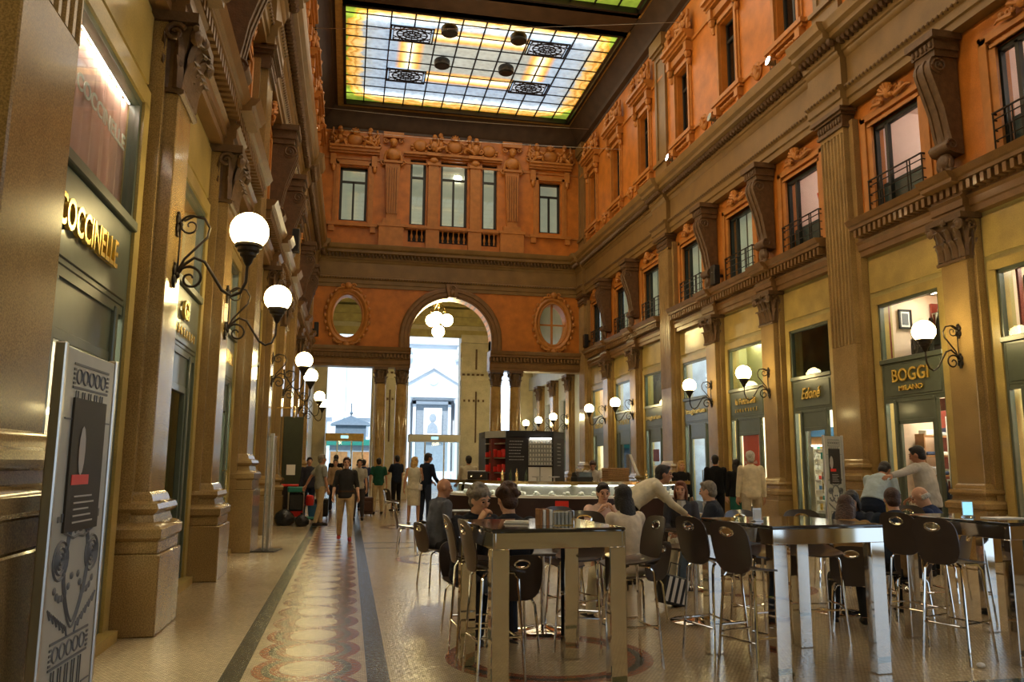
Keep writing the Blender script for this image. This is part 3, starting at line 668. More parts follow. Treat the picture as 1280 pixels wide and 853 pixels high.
# dressings of the far upper storey
m = MB()
for (x0, x1, z0, z1) in (WF[0], WF[4]):
    for w_, d in ((.30, .06), (.18, .10)):
        box_f(m, x0-w_, x0-w_+.12, 0, d, 13.15, z1+w_); box_f(m, x1+w_-.12, x1+w_, 0, d, 13.15, z1+w_); box_f(m, x0-w_, x1+w_, 0, d, z1+w_-.12, z1+w_)
    box_f(m, x0-.5, x1+.5, 0, .2, 13.0, 13.15)
    for q in (x0-.46, x1+.2): box_f(m, q, q+.26, 0, .16, 12.72, 13.0); box_f(m, q-.02, q+.24, 0, .18, z1+.0, z1+.55); m.ell((q+.12, YF-.12, z1-.1), .1, .09, .22)
    for z_0, z_1, d in ((z1+.62, z1+.72, .2), (z1+.72, z1+.86, .3), (z1+.86, z1+.96, .4)): box_f(m, x0-.55, x1+.55, 0, d, z_0, z_1)
for xc, hw in ((1.62, .36), (7.62, .36)):   # herm pilasters with heads
    box_f(m, xc-.6, xc+.6, 0, .30, 12.1, 13.1); box_f(m, xc-.66, xc+.66, 0, .34, 13.05, 13.2); box_f(m, xc-hw-.08, xc+hw+.08, 0, .26, 13.2, 13.45)
    m.loft([[(xc-w_, YF, z), (xc-w_, YF-.24, z), (xc+w_, YF-.24, z), (xc+w_, YF, z)] for w_, z in ((.26, 13.45), (.36, 16.3))])
    for k in range(5): box_f(m, xc-.25+.115*k, xc-.20+.115*k, .2, .34, 13.7, 16.1)
    box_f(m, xc-.46, xc+.46, 0, .32, 16.3, 16.42); m.ell((xc, YF-.22, 16.75), .36, .2, .34, 12, 8); m.ell((xc, YF-.34, 17.28), .16, .17, .21, 10, 8); m.ell((xc, YF-.28, 17.4), .2, .16, .16, 10, 7)
    for q in (-1, 1): m.spiral((xc+q*.46, YF-.18, 16.35), .16, 1.4, .05, 'xz', q); m.tube([(xc+q*.28, YF-.2, 16.9), (xc+q*.4, YF-.2, 16.6), (xc+q*.42, YF-.18, 16.2)], [.1, .08, .05], 7); m.spiral((xc+q*.38, YF-.16, 17.5), .14, 1.3, .045, 'xz', q)
    box_f(m, xc-.5, xc+.5, 0, .26, 17.62, 17.9)
for xc in (3.64, 5.74):   # mullion pilasters
    box_f(m, xc-.33, xc+.33, 0, .2, 12.1, 13.1); box_f(m, xc-.36, xc+.36, 0, .26, 13.06, 13.2); box_f(m, xc-.26, xc+.26, 0, .2, 13.2, 16.35); box_f(m, xc-.32, xc+.32, 0, .26, 16.35, 16.5); m.ell((xc, YF-.2, 16.6), .22, .14, .18)
    box_f(m, xc-.36, xc+.36, 0, .34, 16.82, 16.98); putto(m, 0, 1, 0) if False else None
for z_0, z_1, d in ((16.78, 16.86, .16), (16.86, 16.98, .26)): box_f(m, 2.15, 7.1, 0, d, z_0, z_1)
box_f(m, 2.1, 7.15, 0, .22, 13.08, 13.2); box_f(m, -1.9, 11.1, 0, .06, 13.02, 13.1); box_f(m, -1.9, 11.1, 0, .05, 16.4, 16.5)
T0 = Matrix.Translation((0, YF, 0)) @ Matrix.Rotation(PI, 4, 'Z')
for xc, zo in ((-.24, .36), (9.64, .32), (4.69, .4), (2.95, .3), (6.4, .3)):
    m.T = Matrix.Translation((xc, YF, zo-17*.22)) @ Matrix.Rotation(PI, 4, 'Z') @ Matrix.Diagonal((1.18, 1.35, 1.22, 1))
    if abs(xc-4.69) < 2 and xc != 4.69:
        m.ell((0, .1, 17.05), .3, .1, .26, 12, 7)
        for k in range(9): a = PI*k/8; m.ell((.36*math.cos(a), .12, 17.0-.3*math.sin(a)), .08, .07, .06, 7, 5)
    else:
        c_ = crown(); m.add(c_.v, c_.f)
for xc in (3.64, 5.74): m.T = Matrix.Translation((xc, YF-.1, .22)) @ Matrix.Rotation(PI, 4, 'Z'); m.ell((0, .2, 17.1), .2, .16, .3); m.ell((0, .3, 17.5), .13, .14, .16); m.spiral((.25, .2, 17.0), .14, 1.3, .05, 'xz'); m.spiral((-.25, .2, 17.0), .14, 1.3, .05, 'xz', -1); m.ell((.18, .2, 17.3), .08, .1, .2); m.ell((-.18, .2, 17.3), .08, .1, .2)
m.T = Matrix(); struct('trim_30', m, 'ochre')
# three little balustrades under the middle windows
def baluster(mb, x, y, z): mb.lathe([(.05, z), (.05, z+.05), (.03, z+.08), (.065, z+.2), (.06, z+.27), (.028, z+.38), (.035, z+.5), (.05, z+.54), (.05, z+.6)], (x, y, 0), 8)
for (x0, x1, nb), lb in zip(((2.5, 3.26, 3), (4.02, 5.36, 5), (6.12, 6.86, 3)), ('short balustrade of the narrow window on the left', 'middle balustrade below the widest of the upper windows', 'short balustrade of the narrow window on the right')):
    root = empty('stone_balustrade', ((x0+x1)/2, YF-.05, 12.42), 0, 'orange stone '+lb+' in the end wall', 'balustrade', 'balustrades of the end wall windows')
    for k in range(nb):
        b = MB(); baluster(b, (x0-x1)/2+(x1-x0)*(k+.5)/nb, 0, .03); obj('baluster', b, 'ochre', root)
    b = MB(); b.box((x0-x1)/2-.05, (x1-x0)/2+.05, -.12, .12, .61, .68); obj('rail', b, 'ochre', root)

# ================================================================ CEILING AND GLASS ROOF
SKX0, SKX1 = -.85, 10.45; PAN = [(28.7, 37.4), (17.9, 27.1), (7.0, 16.2), (-3.9, 5.3)]
c = MB(); ys = sorted([v for p in PAN for v in p])
for x0, x1 in ((-3.2, SKX0), (SKX1, 12.4)): c.box(x0, x1, -8, 39, 19.1, 19.5)
prev = -8
for a, b in sorted(PAN)+[(39, 39)]:
    if a-prev > .01: c.box(SKX0, SKX1, prev, a, 19.1 if (a < 0 or a > 38) else 18.9, 19.5)
    prev = b
struct('ceiling', c, 'ceil')
f = MB(); f2 = MB()
for a, b in PAN:
    for d, z0, z1 in ((.36, 19.0, 19.12), (.28, 18.9, 19.12), (.14, 18.95, 19.12)):
        for x0, x1, y0, y1 in ((SKX0-d, SKX0, a-d, b+d), (SKX1, SKX1+d, a-d, b+d), (SKX0, SKX1, a-d, a), (SKX0, SKX1, b, b+d)): f.box(x0, x1, y0, y1, z0, z1)
    for x0, x1, y0, y1 in ((SKX0, SKX0+.12, a, b), (SKX1-.12, SKX1, a, b), (SKX0, SKX1, a, a+.12), (SKX0, SKX1, b-.12, b)): f2.box(x0, x1, y0, y1, 18.86, 19.2)
struct('trim_31', f, 'goldrim', smooth=0); struct('trim_32', f2, 'black', smooth=0)
for i, (a, b) in enumerate(PAN):
    yc, hy = (a+b)/2, (b-a)/2; xc, hx = (SKX0+SKX1)/2, (SKX1-SKX0)/2
    g = MB(); g.box(-hx, hx, -hy, hy, 0, .03); o = struct('window_%d' % wn, g, 'sky', (xc, yc, 19.1)); wn += 1
    bars = MB()
    for k in range(1, 12): x = -hx+2*hx*k/12; bars.box(x-.028, x+.028, -hy, hy, -.06, 0)
    for k in range(1, 10): y = -hy+2*hy*k/10; bars.box(-hx, hx, y-.018, y+.018, -.04, 0)
    obj('glazing_bar', bars, 'black', o, smooth=0)
def grille(x, y, label):
    root = empty('ceiling_grille', (x, y, 18.98), 0, label, 'grille', 'ornamental grilles in the glass roof')
    hx, hy = .88, .60
    f_ = MB()
    for w_, k in ((.05, 1), (.03, .88)):
        X_, Y_ = hx*k, hy*k
        f_.box(-X_, X_, -Y_, -Y_+w_, 0, .05); f_.box(-X_, X_, Y_-w_, Y_, 0, .05); f_.box(-X_, -X_+w_, -Y_, Y_, 0, .05); f_.box(X_-w_, X_, -Y_, Y_, 0, .05)
    obj('frame', f_, 'black', root)
    g_ = MB()
    for rr in (.7, .42, .16): g_.tube([(rr*hx*math.cos(2*PI*k/24), rr*hy*math.sin(2*PI*k/24), .02) for k in range(25)], .032, 5)
    for k in range(12): a = 2*PI*k/12; g_.tube([(.12*math.cos(a), .12*math.sin(a), .02), (.74*hx*math.cos(a), .74*hy*math.sin(a), .02)], .024, 4)
    for sx in (-1, 1):
        for sy in (-1, 1):
            g_.tube([(sx*.70*hx+.13*math.cos(2*PI*k/12), sy*.68*hy+.12*math.sin(2*PI*k/12), .02) for k in range(13)], .02, 5)
            g_.tube([(sx*hx*.88, sy*hy*.3, .02), (sx*hx*.55, sy*hy*.55, .02), (sx*hx*.3, sy*hy*.88, .02)], .02, 5)
    obj('tracery', g_, 'black', root)
    h = MB(); h.box(-hx*.86, hx*.86, -hy*.86, hy*.86, .055, .06); obj('backing', h, 'grillback', root)
M['grillback'] = mat('backlit_glass', (.1, .1, .1), .4, var=0, emit=(.6, .64, .7), es=.75)  # emission stands in for the light behind the grille lattice
PC = (4.76, 32.4)
for sx, sy, lb in ((-1, 1, 'far left'), (1, 1, 'far right'), (-1, -1, 'near left'), (1, -1, 'near right')):
    grille(PC[0]+sx*2.84, PC[1]+sy*1.8, 'black scrollwork grille at the %s corner of the glass roof pattern' % lb)
for sx, sy, lb in ((-1, 1, 'far left'), (1, 1, 'far right'), (-1, -1, 'near left'), (1, -1, 'near right')):
    root = empty('ceiling_lamp', (4.72+sx*1.40, 30.72+sy*1.33, 18.5), 0, 'round black drum lamp under the glass roof, %s one of the four' % lb, 'ceiling lamp', 'drum lamps under the glass roof')
    d = MB(); d.lathe([(.27, 0), (.33, .04), (.34, .1), (.34, .26), (.30, .32), (.05, .34)], seg=24); obj('drum', d, 'black', root)
    d = MB(); d.lathe([(.26, -.01), (.27, .02)], seg=20); obj('diffuser', d, 'iron', root)
    d = MB(); d.lathe([(.03, .33), (.03, .47)], seg=8); obj('stem', d, 'black', root)
# thin tension cables under the ceiling
for (p0, p1), lb in zip((((-1.8, 36.4, 18.15), (11.1, 36.0, 18.1)), ((-1.8, 28.6, 17.7), (11.1, 24.9, 17.4)), ((-1.8, 35.2, 16.6), (11.1, 31.4, 15.2)),), ('in front of the carved figures of the end wall', 'below the nearer beam of the glass roof', 'lowest of the three, past the upper windows')):
    m = MB(); m.tube([tuple(p0[i]+(p1[i]-p0[i])*k/8-(.12*math.sin(PI*k/8) if i == 2 else 0) for i in range(3)) for k in range(9)], .009, 5); tag(obj('cable', m, 'brushed'), 'thin steel cable across the hall %s' % lb, 'cable')
# wall closing the hall behind the viewpoint
m = MB(); m.box(-3.2, 12.4, -8.4, -8, 0, 19.5); struct('wall_near', m, 'stone')
# ================================================================ MEZZANINE AND TOP WINDOWS
def room(mb_wall, x0, x1, y0, y1, z0, z1, t=.05):
    mb_wall.box(x0-t, x1+t, y0-t, y0, z0-t, z1+t); mb_wall.box(x0-t, x0, y0, y1, z0-t, z1+t); mb_wall.box(x1, x1+t, y0, y1, z0-t, z1+t)
    mb_wall.box(x0, x1, y0, y1, z1, z1+t); mb_wall.box(x0, x1, y0, y1, z0-t, z0)
def mezz(side, a, b, lit, red=False):
    global wn
    loc, rz = place(side, (a+b)/2); r_ = empty('window_%d' % wn, (loc[0]+(.12 if side == 'L' else -.12), loc[1], 0), rz, kind='structure'); wn += 1
    sgn = 1 if side == 'R' else -1
    f = MB(); f.box(-.82, .82, -.56, -.46, 7.15, 7.22); f.box(-.82, .82, -.56, -.46, 9.2, 9.3)
    for x in (-.82, .40*sgn-.05, .74): f.box(x, x+.08, -.56, -.46, 7.2, 9.25)
    obj('frame', f, 'frame', r_)
    g = MB(); g.box(-.8, .8, -.52, -.50, 7.2, 9.25); obj('pane', g, 'glass', r_)
    if lit:
        q = MB(); room(q, -1.1, 1.1, -2.9, -.73, 7.1, 9.9); obj('room', q, 'pinkroom', r_)
        q = MB(); q.box(-.9, .9, -2.75, -2.6, 9.4, 9.46); q.ell((-.4, -1.3, 9.88), .13, .13, .04); q.ell((.4, -1.5, 9.88), .13, .13, .04); q.ell((0, -2.3, 9.88), .13, .13, .04); obj('ceiling_lamp', q, 'roomlamp', r_)
        q = MB(); q.box(-.78, .78, -.64, -.61, 7.2, 7.95); obj('parapet_panel', q, 'panelglass', r_)
        if lit == 2:
            q = MB(); q.box(-.5, .1, -1.9, -1.7, 8.1, 8.6); obj('display_box', q, 'redwood', r_); q = MB(); q.ell((-.2, -1.75, 8.7), .2, .1, .22); obj('display_dome', q, 'panelgrey', r_)
        if lit == 3:
            q = MB(); q.loft([[(-.25+dx, -1.0, z), (.1+dx, -.98, z-.1), (.16+dx, -1.1, z-.1), (-.2+dx, -1.15, z)] for z, dx in ((8.95, .15), (8.6, .05), (8.3, -.15), (8.05, .1))]); obj('red_cloth', q, 'red', r_)
            q = MB(); q.box(-.4, .5, -1.4, -1.1, 7.9, 8.0); q.box(-.35, .35, -1.38, -1.12, 8.0, 8.2); obj('shelf', q, 'redwood', r_)
    else:
        q = MB(); q.box(-.85, .85, -.78, -.74, 7.1, 9.4); obj('blind', q, 'blind', r_)
        q = MB()
        for x in (-.45, .2): q.box(x, x+.05, -.735, -.72, 7.15, 9.3)
        obj('blind_edge', q, 'dimglass', r_)
M['pinkroom'] = mat('pink_lit_room', (.66, .50, .43), .6, var=.04)
for i, (a, b) in enumerate(BR):
    if b > 9: mezz('R', a, b, {10: 1, 14: 2, 18: 3}.get(int((a+b)/2), 0))
for a, b in BL:
    if b > 5: mezz('L', a, b, 0)
def railing_thing(side, a, b, label):
    loc, rz = place(side, (a+b)/2); root = empty('balcony_railing', (loc[0], loc[1], 7.18), rz, label, 'railing', 'iron railings of the mezzanine windows')
    m = MB()
    for z in (.12, .32, .52, .72): m.tube([(-.86, -.26, z), (-.86, -.16, z), (.86, -.16, z), (.86, -.26, z)], .014, 5)
    m.tube([(-.86, -.26, .84), (-.86, -.15, .84), (.86, -.15, .84), (.86, -.26, .84)], .022, 6); obj('rail', m, 'iron', root)
    for x in (-.86, -.5, -.42, .42, .5, .86): p = MB(); p.tube([(x, -.16, 0), (x, -.16, .84)], .016, 6); obj('post', p, 'iron', root)
ords = ['nearest', 'second', 'third', 'fourth', 'fifth', 'sixth', 'seventh', 'eighth']
vis = [(a, b) for a, b in BR if b > 9.5]
for i, (a, b) in enumerate(vis): railing_thing('R', a, b, 'dark iron window railing on the right mezzanine, ' + (ords[i]+' from the viewer' if i else 'nearest, at the picture edge'))
def topwin(side, a, b):
    global wn
    loc, rz = place(side, (a+b)/2); r_ = empty('window_%d' % wn, loc, rz, kind='structure'); wn += 1
    sash(r_, -.52, .52, 13.3, 15.72, -.35, True, True, 'glassd', w_=.07)
    q = MB(); q.box(-.6, .6, -.9, -.85, 13.2, 15.8); obj('curtain', q, 'roomdark', r_)
for a, b in BR:
    if b > 13: topwin('R', a, b)
for a, b in BL:
    if b > 10: topwin('L', a, b)

# ================================================================ SHOPFRONTS
SHF = .25; SF = {}
def shopfront(side, a, b, style):
    """style: dict with door (dark|lit|glass|poster), room material, upper material, extras"""
    global wn
    c0 = (a+b)/2; W = (b-a)/2; loc, rz = place(side, c0); sgn = 1 if side == 'L' else -1; r_ = empty('window_%d' % wn, (loc[0]+sgn*SHF, loc[1], 0), rz, kind='structure'); wn += 1; SF[(side, round(c0))] = r_
    Y = -.55; sw = style.get('side', .32)
    f = MB()
    f.bbox(-W, W, Y-.06, Y+.10, 3.84, 3.94, .01); f.box(-W, W, Y-.05, Y+.04, 3.0, 3.10)       # ledge, transom
    f.box(-W, -W+.07, Y-.05, Y+.05, .1, 5.2); f.box(W-.07, W, Y-.05, Y+.05, .1, 5.2); f.box(-W, W, Y-.05, Y+.05, 5.12, 5.2)
    for x in (-W+sw, W-sw-.09): f.bbox(x, x+.09, Y-.05, Y+.06, .1, 3.05, .01)
    f.box(-W+sw+.05, W-sw-.05, Y-.04, Y+.02, 2.62, 3.05)
    x0, x1 = -W+sw+.09, W-sw-.09
    for q0, q1, z0, z1 in ((x0, x0+.07, .12, 2.6), (x1-.07, x1, .12, 2.6), (x0, x1, 2.53, 2.62), (x0, x1, .12, .5)): f.bbox(q0, q1, Y-.04, Y+.03, z0, z1, .006)
    for k in range(7): f.box(x0+.08, x1-.08, Y+.01, Y+.045, .16+.045*k, .18+.045*k)
    f.box(-W, -W+sw, Y-.04, Y+.03, .1, .45); f.box(W-sw, W, Y-.04, Y+.03, .1, .45)
    obj('frame', f, style.get('fm', 'green'), r_)
    g = MB(); g.box(-W+.05, W-.05, Y-.01, Y, 3.94, 5.15); obj('upper_pane', g, 'glass', r_)
    g = MB(); g.box(-W+.05, -W+sw, Y-.01, Y, .45, 3.0); g.box(W-sw, W-.05, Y-.01, Y, .45, 3.0); obj('side_pane', g, 'glass', r_)
    g = MB(); g.box(x0+.07, x1-.07, Y-.01, Y, .5, 2.53)
    if style.get('door') != 'open': obj('door_pane', g, 'glass', r_)
    h = MB(); h.tube([(x0+.13, Y+.04, 1.0), (x0+.13, Y+.11, 1.0), (x0+.13, Y+.11, 1.5), (x0+.13, Y+.04, 1.5)], .015, 6)
    if style.get('door') != 'open': obj('door_handle', h, 'brass', r_)
    D = style.get('depth', 2.2)
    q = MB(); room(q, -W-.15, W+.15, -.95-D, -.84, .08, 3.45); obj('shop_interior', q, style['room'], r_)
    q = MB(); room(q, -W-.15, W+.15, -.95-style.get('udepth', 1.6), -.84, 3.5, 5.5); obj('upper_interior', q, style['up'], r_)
    if style.get('lamp', 1):
        q = MB()
        for y in (-1.3, -2.4): q.box(-W*.6, W*.6, y-.2, y+.2, 3.42, 3.45)
        obj('ceiling_lamp', q, 'shoplamp', r_)
    if style.get('ulamp', 0):
        q = MB(); q.box(-W*.7, W*.7, *((-1.7, -1.4) if style.get('udepth', 1.6) > 1 else (-1.15, -1.0)), 5.44, 5.48); obj('upper_lamp', q, 'shoplamp', r_)
    return r_, W
M['blueroom'] = mat('blue_grey_room', (.30, .36, .46), .5, var=.3, scale=2)
def fascia(side, a, b, label, lines, text_w=None, mt='green'):
    c0 = (a+b)/2; W = (b-a)/2; loc, rz = place(side, c0)
    root = empty('shop_sign', (loc[0]+(SHF if side == 'L' else -SHF), loc[1], 3.46), rz, label, 'sign', 'fascia signs above the shop doors')
    p = MB(); p.bbox(-W+.07, W-.07, -.58, -.50, -.38, .38, .01); p.bbox(-W+.12, W-.12, -.51, -.485, -.33, .33, .008); obj('panel', p, mt, root)
    for ln in lines:
        if ln is None:      # gilt marks too small to read
            q = MB(); n = 9; zc = -.19 if len(lines) > 1 else 0; hh = .055 if len(lines) > 1 else .11; random.seed(len(label))
            for k in range(n): x = -W*.6+W*1.2*k/(n-1); q.box(x-.02, x+.012, -.47, -.455, zc-hh, zc+hh); q.box(x-.03, x+.05, -.47, -.455, zc+hh*random.choice((-1, -.2, .7)), zc+hh*.3+hh*random.choice((-.9, .2, .6)))
            obj('lettering', q, 'gold', root); continue
        s_, size, z, wd = ln[:4]; text('lettering', s_, size, 'gold', root, (ln[5] if len(ln) > 5 else 0, -.455, z), (R(90), 0, PI), .018, width=wd, shear=(ln[4] if len(ln) > 4 else 0))
def style(room='shopwhite', up='dimglass', **k): d = dict(room=room, up=up); d.update(k); return d
def bay(B, y): return min(B, key=lambda p: abs((p[0]+p[1])/2-y))
stR = {11: style('redroom', 'roomwall', ulamp=1), 14.6: style('redroom', 'roomwall', ulamp=1), 18.1: style('shopwhite', 'dimglass'), 21.6: style('shopwhite', 'greenblind', door='poster', ulamp=1, udepth=.25), 25.2: style('blueroom', 'blueroom', ulamp=1), 28.8: style('blueroom', 'roomdark', ulamp=1), 32.4: style('roomdark', 'blueroom', lamp=0, ulamp=1), 36: style('shopwhite', 'roomwall', ulamp=1)}
M['redroom'] = mat('cream_and_red_room', (.70, .52, .38), .5, var=.1)
M['greenblind'] = mat('green_yellow_blind', (.50, .50, .26), .6, var=.1, scale=1.5)
for y, st in stR.items(): shopfront('R', *bay(BR, y), st)
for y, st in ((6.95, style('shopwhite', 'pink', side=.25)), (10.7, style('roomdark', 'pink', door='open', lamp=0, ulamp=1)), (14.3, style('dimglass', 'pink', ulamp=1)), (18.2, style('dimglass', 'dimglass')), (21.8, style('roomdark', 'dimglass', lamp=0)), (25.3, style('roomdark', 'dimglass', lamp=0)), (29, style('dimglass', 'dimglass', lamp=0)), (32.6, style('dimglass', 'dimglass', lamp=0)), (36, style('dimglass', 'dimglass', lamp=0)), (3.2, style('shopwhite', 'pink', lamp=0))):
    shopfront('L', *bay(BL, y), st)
fascia('L', *bay(BL, 6.95), 'green fascia with raised gilt capitals over the nearest left shop', [('COCCINELLE', .34, -.02, 1.5, 0, .28)])
fascia('L', *bay(BL, 10.7), 'green fascia with gilt lettering over the dark open shop doorway on the left', [('GI', .34, .08, None), None])
fascia('L', *bay(BL, 14.3), 'green fascia with small gilt letters, third shop on the left', [None])
fascia('R', *bay(BR, 11), 'plain green fascia above the red lit window at the right picture edge', [])
fascia('R', *bay(BR, 14.6), 'green fascia with large serif gilt word and smaller second line, above the menswear shop', [('BOGGI', .38, .08, 1.1), ('MILANO', .15, -.19, .72)])
fascia('R', *bay(BR, 18.1), 'green fascia with slanted gilt handwriting above the brightly stocked shop', [('Edon\u00e9', .40, 0, .85, .35)])
fascia('R', *bay(BR, 21.6), 'green fascia with two gilt lines above the door with the red poster', [('la Feltrinelli', .26, .06, 1.2), None])
fascia('R', *bay(BR, 25.2), 'gilt-lettered fascia over the blue-grey shop behind the waiter', [('Imaginarium', .24, 0, 1.5)])
fascia('R', *bay(BR, 28.8), 'small gilt-lettered fascia just left of the far plain giant pilaster', [('Imaginarium', .24, 0, 1.5)])
fascia('R', *bay(BR, 32.4), 'gilt-lettered fascia over the dark doorway near the far right corner', [None])
fascia('R', *bay(BR, 36), 'farthest gilt-lettered fascia beside the end wall on the right', [None])
def at(side, y, z=0.): loc, rz = place(side, y, z); return loc, rz
def thing_at(name, side, y, lx, ly, z, label, cat, group=None, extra=0.):
    loc, rz = place(side, y); mt = Matrix.Rotation(rz, 4, 'Z'); p = Vector((loc[0], loc[1], 0))+mt @ Vector((lx, ly, 0)); return empty(name, (p.x, p.y, z), rz+extra, label, cat, group)
# pink curtain with the white letters in the near left shop window
B0 = bay(BL, 6.95); c0 = sum(B0)/2; W0 = (B0[1]-B0[0])/2
root = thing_at('shop_curtain', 'L', c0, 0, -.40, 3.96, 'pink pleated curtain with white letters in the upper window of the nearest left shop', 'curtain')
m = MB(); pts = []; n = 90
for k in range(n+1): x = -W0+.01+(2*W0-.02)*k/n; pts.append((x, .02*math.sin(k*1.9)+.008*math.sin(k*.7)))
m.loft([[(x, y, z) for x, y in pts]+[(x, y-.01, z) for x, y in reversed(pts)] for z in (0, 1.2)]); obj('drapery', m, 'pink', root); m = MB(); m.tube([(-W0+.1, .055, 1.17), (W0-.1, .055, 1.17)], .012, 6); obj('added_curtain_light', m, 'curtainlight', root)  # unseen light tube, added to brighten the curtain
text('lettering', 'COCCINELLE', .2, 'paper', root, (-.25, .05, .72), (R(90), 0, PI), .004, width=1.4)
# --- menswear window: suits, framed picture, bags, big portrait poster
def bust(root, suit, shirt='paper'):
    m = MB(); rings = []
    for z, rx, ry in ((0, .20, .12), (.15, .17, .11), (.35, .2, .13), (.5, .23, .13), (.6, .22, .11), (.66, .12, .08), (.70, .06, .06)):
        rings.append([(rx*math.cos(2*PI*k/18), ry*math.sin(2*PI*k/18), z) for k in range(18)])
    m.loft(rings); 
    for s_ in (-1, 1): m.tube([(s_*.22, 0, .6), (s_*.27, .02, .35), (s_*.26, .06, .05)], [.075, .065, .055], 8)
    obj('jacket', m, suit, root); m = MB(); m.prism([(-.07, .67), (.07, .67), (0, .36)], .10, .14, 'y'); obj('shirt', m, shirt, root)
    m = MB(); m.prism([(-.02, .64), (.02, .64), (.028, .42), (0, .38), (-.028, .42)], .14, .15, 'y'); obj('tie', m, 'redwood', root)
    m = MB(); m.lathe([(.05, .68), (.045, .76), (.02, .78)], seg=12); obj('neck_cap', m, 'wood', root)
    m = MB(); m.lathe([(.16, -.62), (.15, -.6), (.02, -.58), (.02, 0)], seg=16); obj('stand', m, 'iron', root)
yB = sum(bay(BR, 14.6))/2; yE = sum(bay(BR, 18.1))/2; yN = sum(bay(BR, 11))/2
for (dx, z, lb) in ((.03, 4.2, 'upper window mannequin bust in a black suit behind the near globe lamp'), (-.50, 4.15, 'second black-suited bust at the right side of the menswear upper window')):
    root = thing_at('mannequin_bust', 'R', yB, dx, -1.05, z, lb, 'mannequin', 'mannequins in the menswear shop'); bust(root, 'suitdark')
def picture(root, w_, h, art='print'):
    m = MB()
    for b_ in ((-w_, w_, h-.04, h), (-w_, w_, -h, -h+.04), (-w_, -w_+.04, -h, h), (w_-.04, w_, -h, h)): m.box(b_[0], b_[1], -.01, .03, b_[2], b_[3])
    obj('frame', m, 'black', root); m = MB(); m.box(-w_+.03, w_-.03, -.005, .005, -h+.03, h-.03); obj('mount', m, 'paper', root); m = MB(); m.box(-w_*.5, w_*.5, .005, .012, -h*.6, h*.6); obj('photograph', m, art, root)
root = thing_at('framed_picture', 'R', yB, (bay(BR, 14.6)[1]-bay(BR, 14.6)[0])/2+.10, -1.0, 4.92, 'small black framed picture on the cream wall of the menswear upper window', 'picture', None, R(90)); picture(root, .16, .22)
root = thing_at('framed_picture', 'R', yN, (bay(BR, 11)[1]-bay(BR, 11)[0])/2+.10, -1.15, 4.85, 'black framed picture in the upper window at the right edge', 'picture', None, R(90)); picture(root, .22, .3)
m = MB(); m.bbox(-.35, .35, -.2, .2, 0, .5, .05); m.tube([(-.12, 0, .5), (-.12, 0, .66), (.12, 0, .66), (.12, 0, .5)], .015, 6)
root = thing_at('travel_bag', 'R', yB, .56, -1.15, 3.97, 'black travel bag standing in the menswear upper window, left of the busts', 'bag'); obj('body', m, 'bag', root)
m = MB()
for k in range(9): m.loft([[(.35+.045*k, -1.9+y, z) for y, z in ((-.2, 4.5), (.2, 4.5), (.24, 5.15), (0, 5.28), (-.24, 5.15))] for _ in (0,)]+[[(.35+.045*k+.03, -1.9+y, z) for y, z in ((-.2, 4.5), (.2, 4.5), (.24, 5.15), (0, 5.28), (-.24, 5.15))]])
root = thing_at('clothes_rack', 'R', yB, 0, 0, 0, 'rack of dark jackets at the back of the menswear upper window', 'clothes rack'); obj('jackets', m, 'suitdark', root); m = MB(); m.tube([(.3, -1.9, 5.3), (.9, -1.9, 5.3)], .015, 6); obj('rail', m, 'brushed', root)
for yy in (yB, yN):
    r_ = min(SF.items(), key=lambda t: abs(t[0][1]-yy)+(50 if t[0][0] == 'L' else 0))[1]
    m = MB(); m.box(.95, 1.0, -.85, -.75, .15, 3.0); m.box(-1.03, 1.03, -1.25, -1.15, 2.8, 3.05); m.box(.95, 1.0, -.80, -.72, 3.75, 5.2); m.box(.99, 1.05, -2.4, -1.9, 3.55, 5.3); m.box(.99, 1.05, -2.2, -1.9, .1, 3.0); obj('red_panelling', m, 'redwood', r_)
root = thing_at('wall_poster', 'R', yB, -.12, -1.5, 1.75, 'large poster of a man in navy suit and red tie inside the menswear shop', 'poster', None, R(40))
m = MB(); m.box(-.5, .5, -.02, 0, -1.1, .95); obj('sheet', m, 'paper', root)
m = MB(); m.prism([(-.30, -.9), (-.34, .2), (-.26, .34), (-.08, .42), (.08, .42), (.26, .34), (.34, .2), (.30, -.9)], 0, .012, 'y'); obj('suit_figure', m, 'suitnavy', root)
m = MB(); m.prism([(-.07, .42), (.07, .42), (0, 0)], .012, .018, 'y'); obj('shirt', m, 'white', root)
m = MB(); m.prism([(-.018, .4), (.018, .4), (.025, .06), (0, .02), (-.025, .06)], .018, .022, 'y'); obj('tie', m, 'red', root)
m = MB(); m.ell((0, .006, .58), .10, .012, .14, 14, 8); m.box(-.045, .045, 0, .012, .4, .5); obj('face', m, 'skin', root)
m = MB(); m.prism([(-.11, .56), (-.12, .68), (-.06, .75), (.06, .76), (.12, .68), (.11, .56), (.07, .66), (-.07, .66)], .014, .022, 'y'); obj('hair', m, 'iron', root)
for dx, lb in ((.02, 'headless shop mannequin in a blue jacket behind the menswear door'), (-.62, 'mannequin in a black jacket in the right side window of the menswear shop')):
    root = thing_at('shop_mannequin', 'R', yB, dx, -.95 if dx < 0 else -1.1, .72, lb, 'mannequin', 'mannequins in the menswear shop'); bust(root, 'suitdark' if dx < 0 else 'suitnavy')
root = thing_at('clothes_shelf', 'R', yB, .86, -1.75, .1, 'shelf of folded shirts along the inner wall of the menswear shop', 'shelves', None, R(90))
m = MB(); [m.box(-.75, .75, -.12, .16, .5+.42*k, .53+.42*k) for k in range(5)]; m.box(-.77, -.74, -.12, .16, 0, 2.25); m.box(.74, .77, -.12, .16, 0, 2.25); obj('boards', m, 'wood', root)
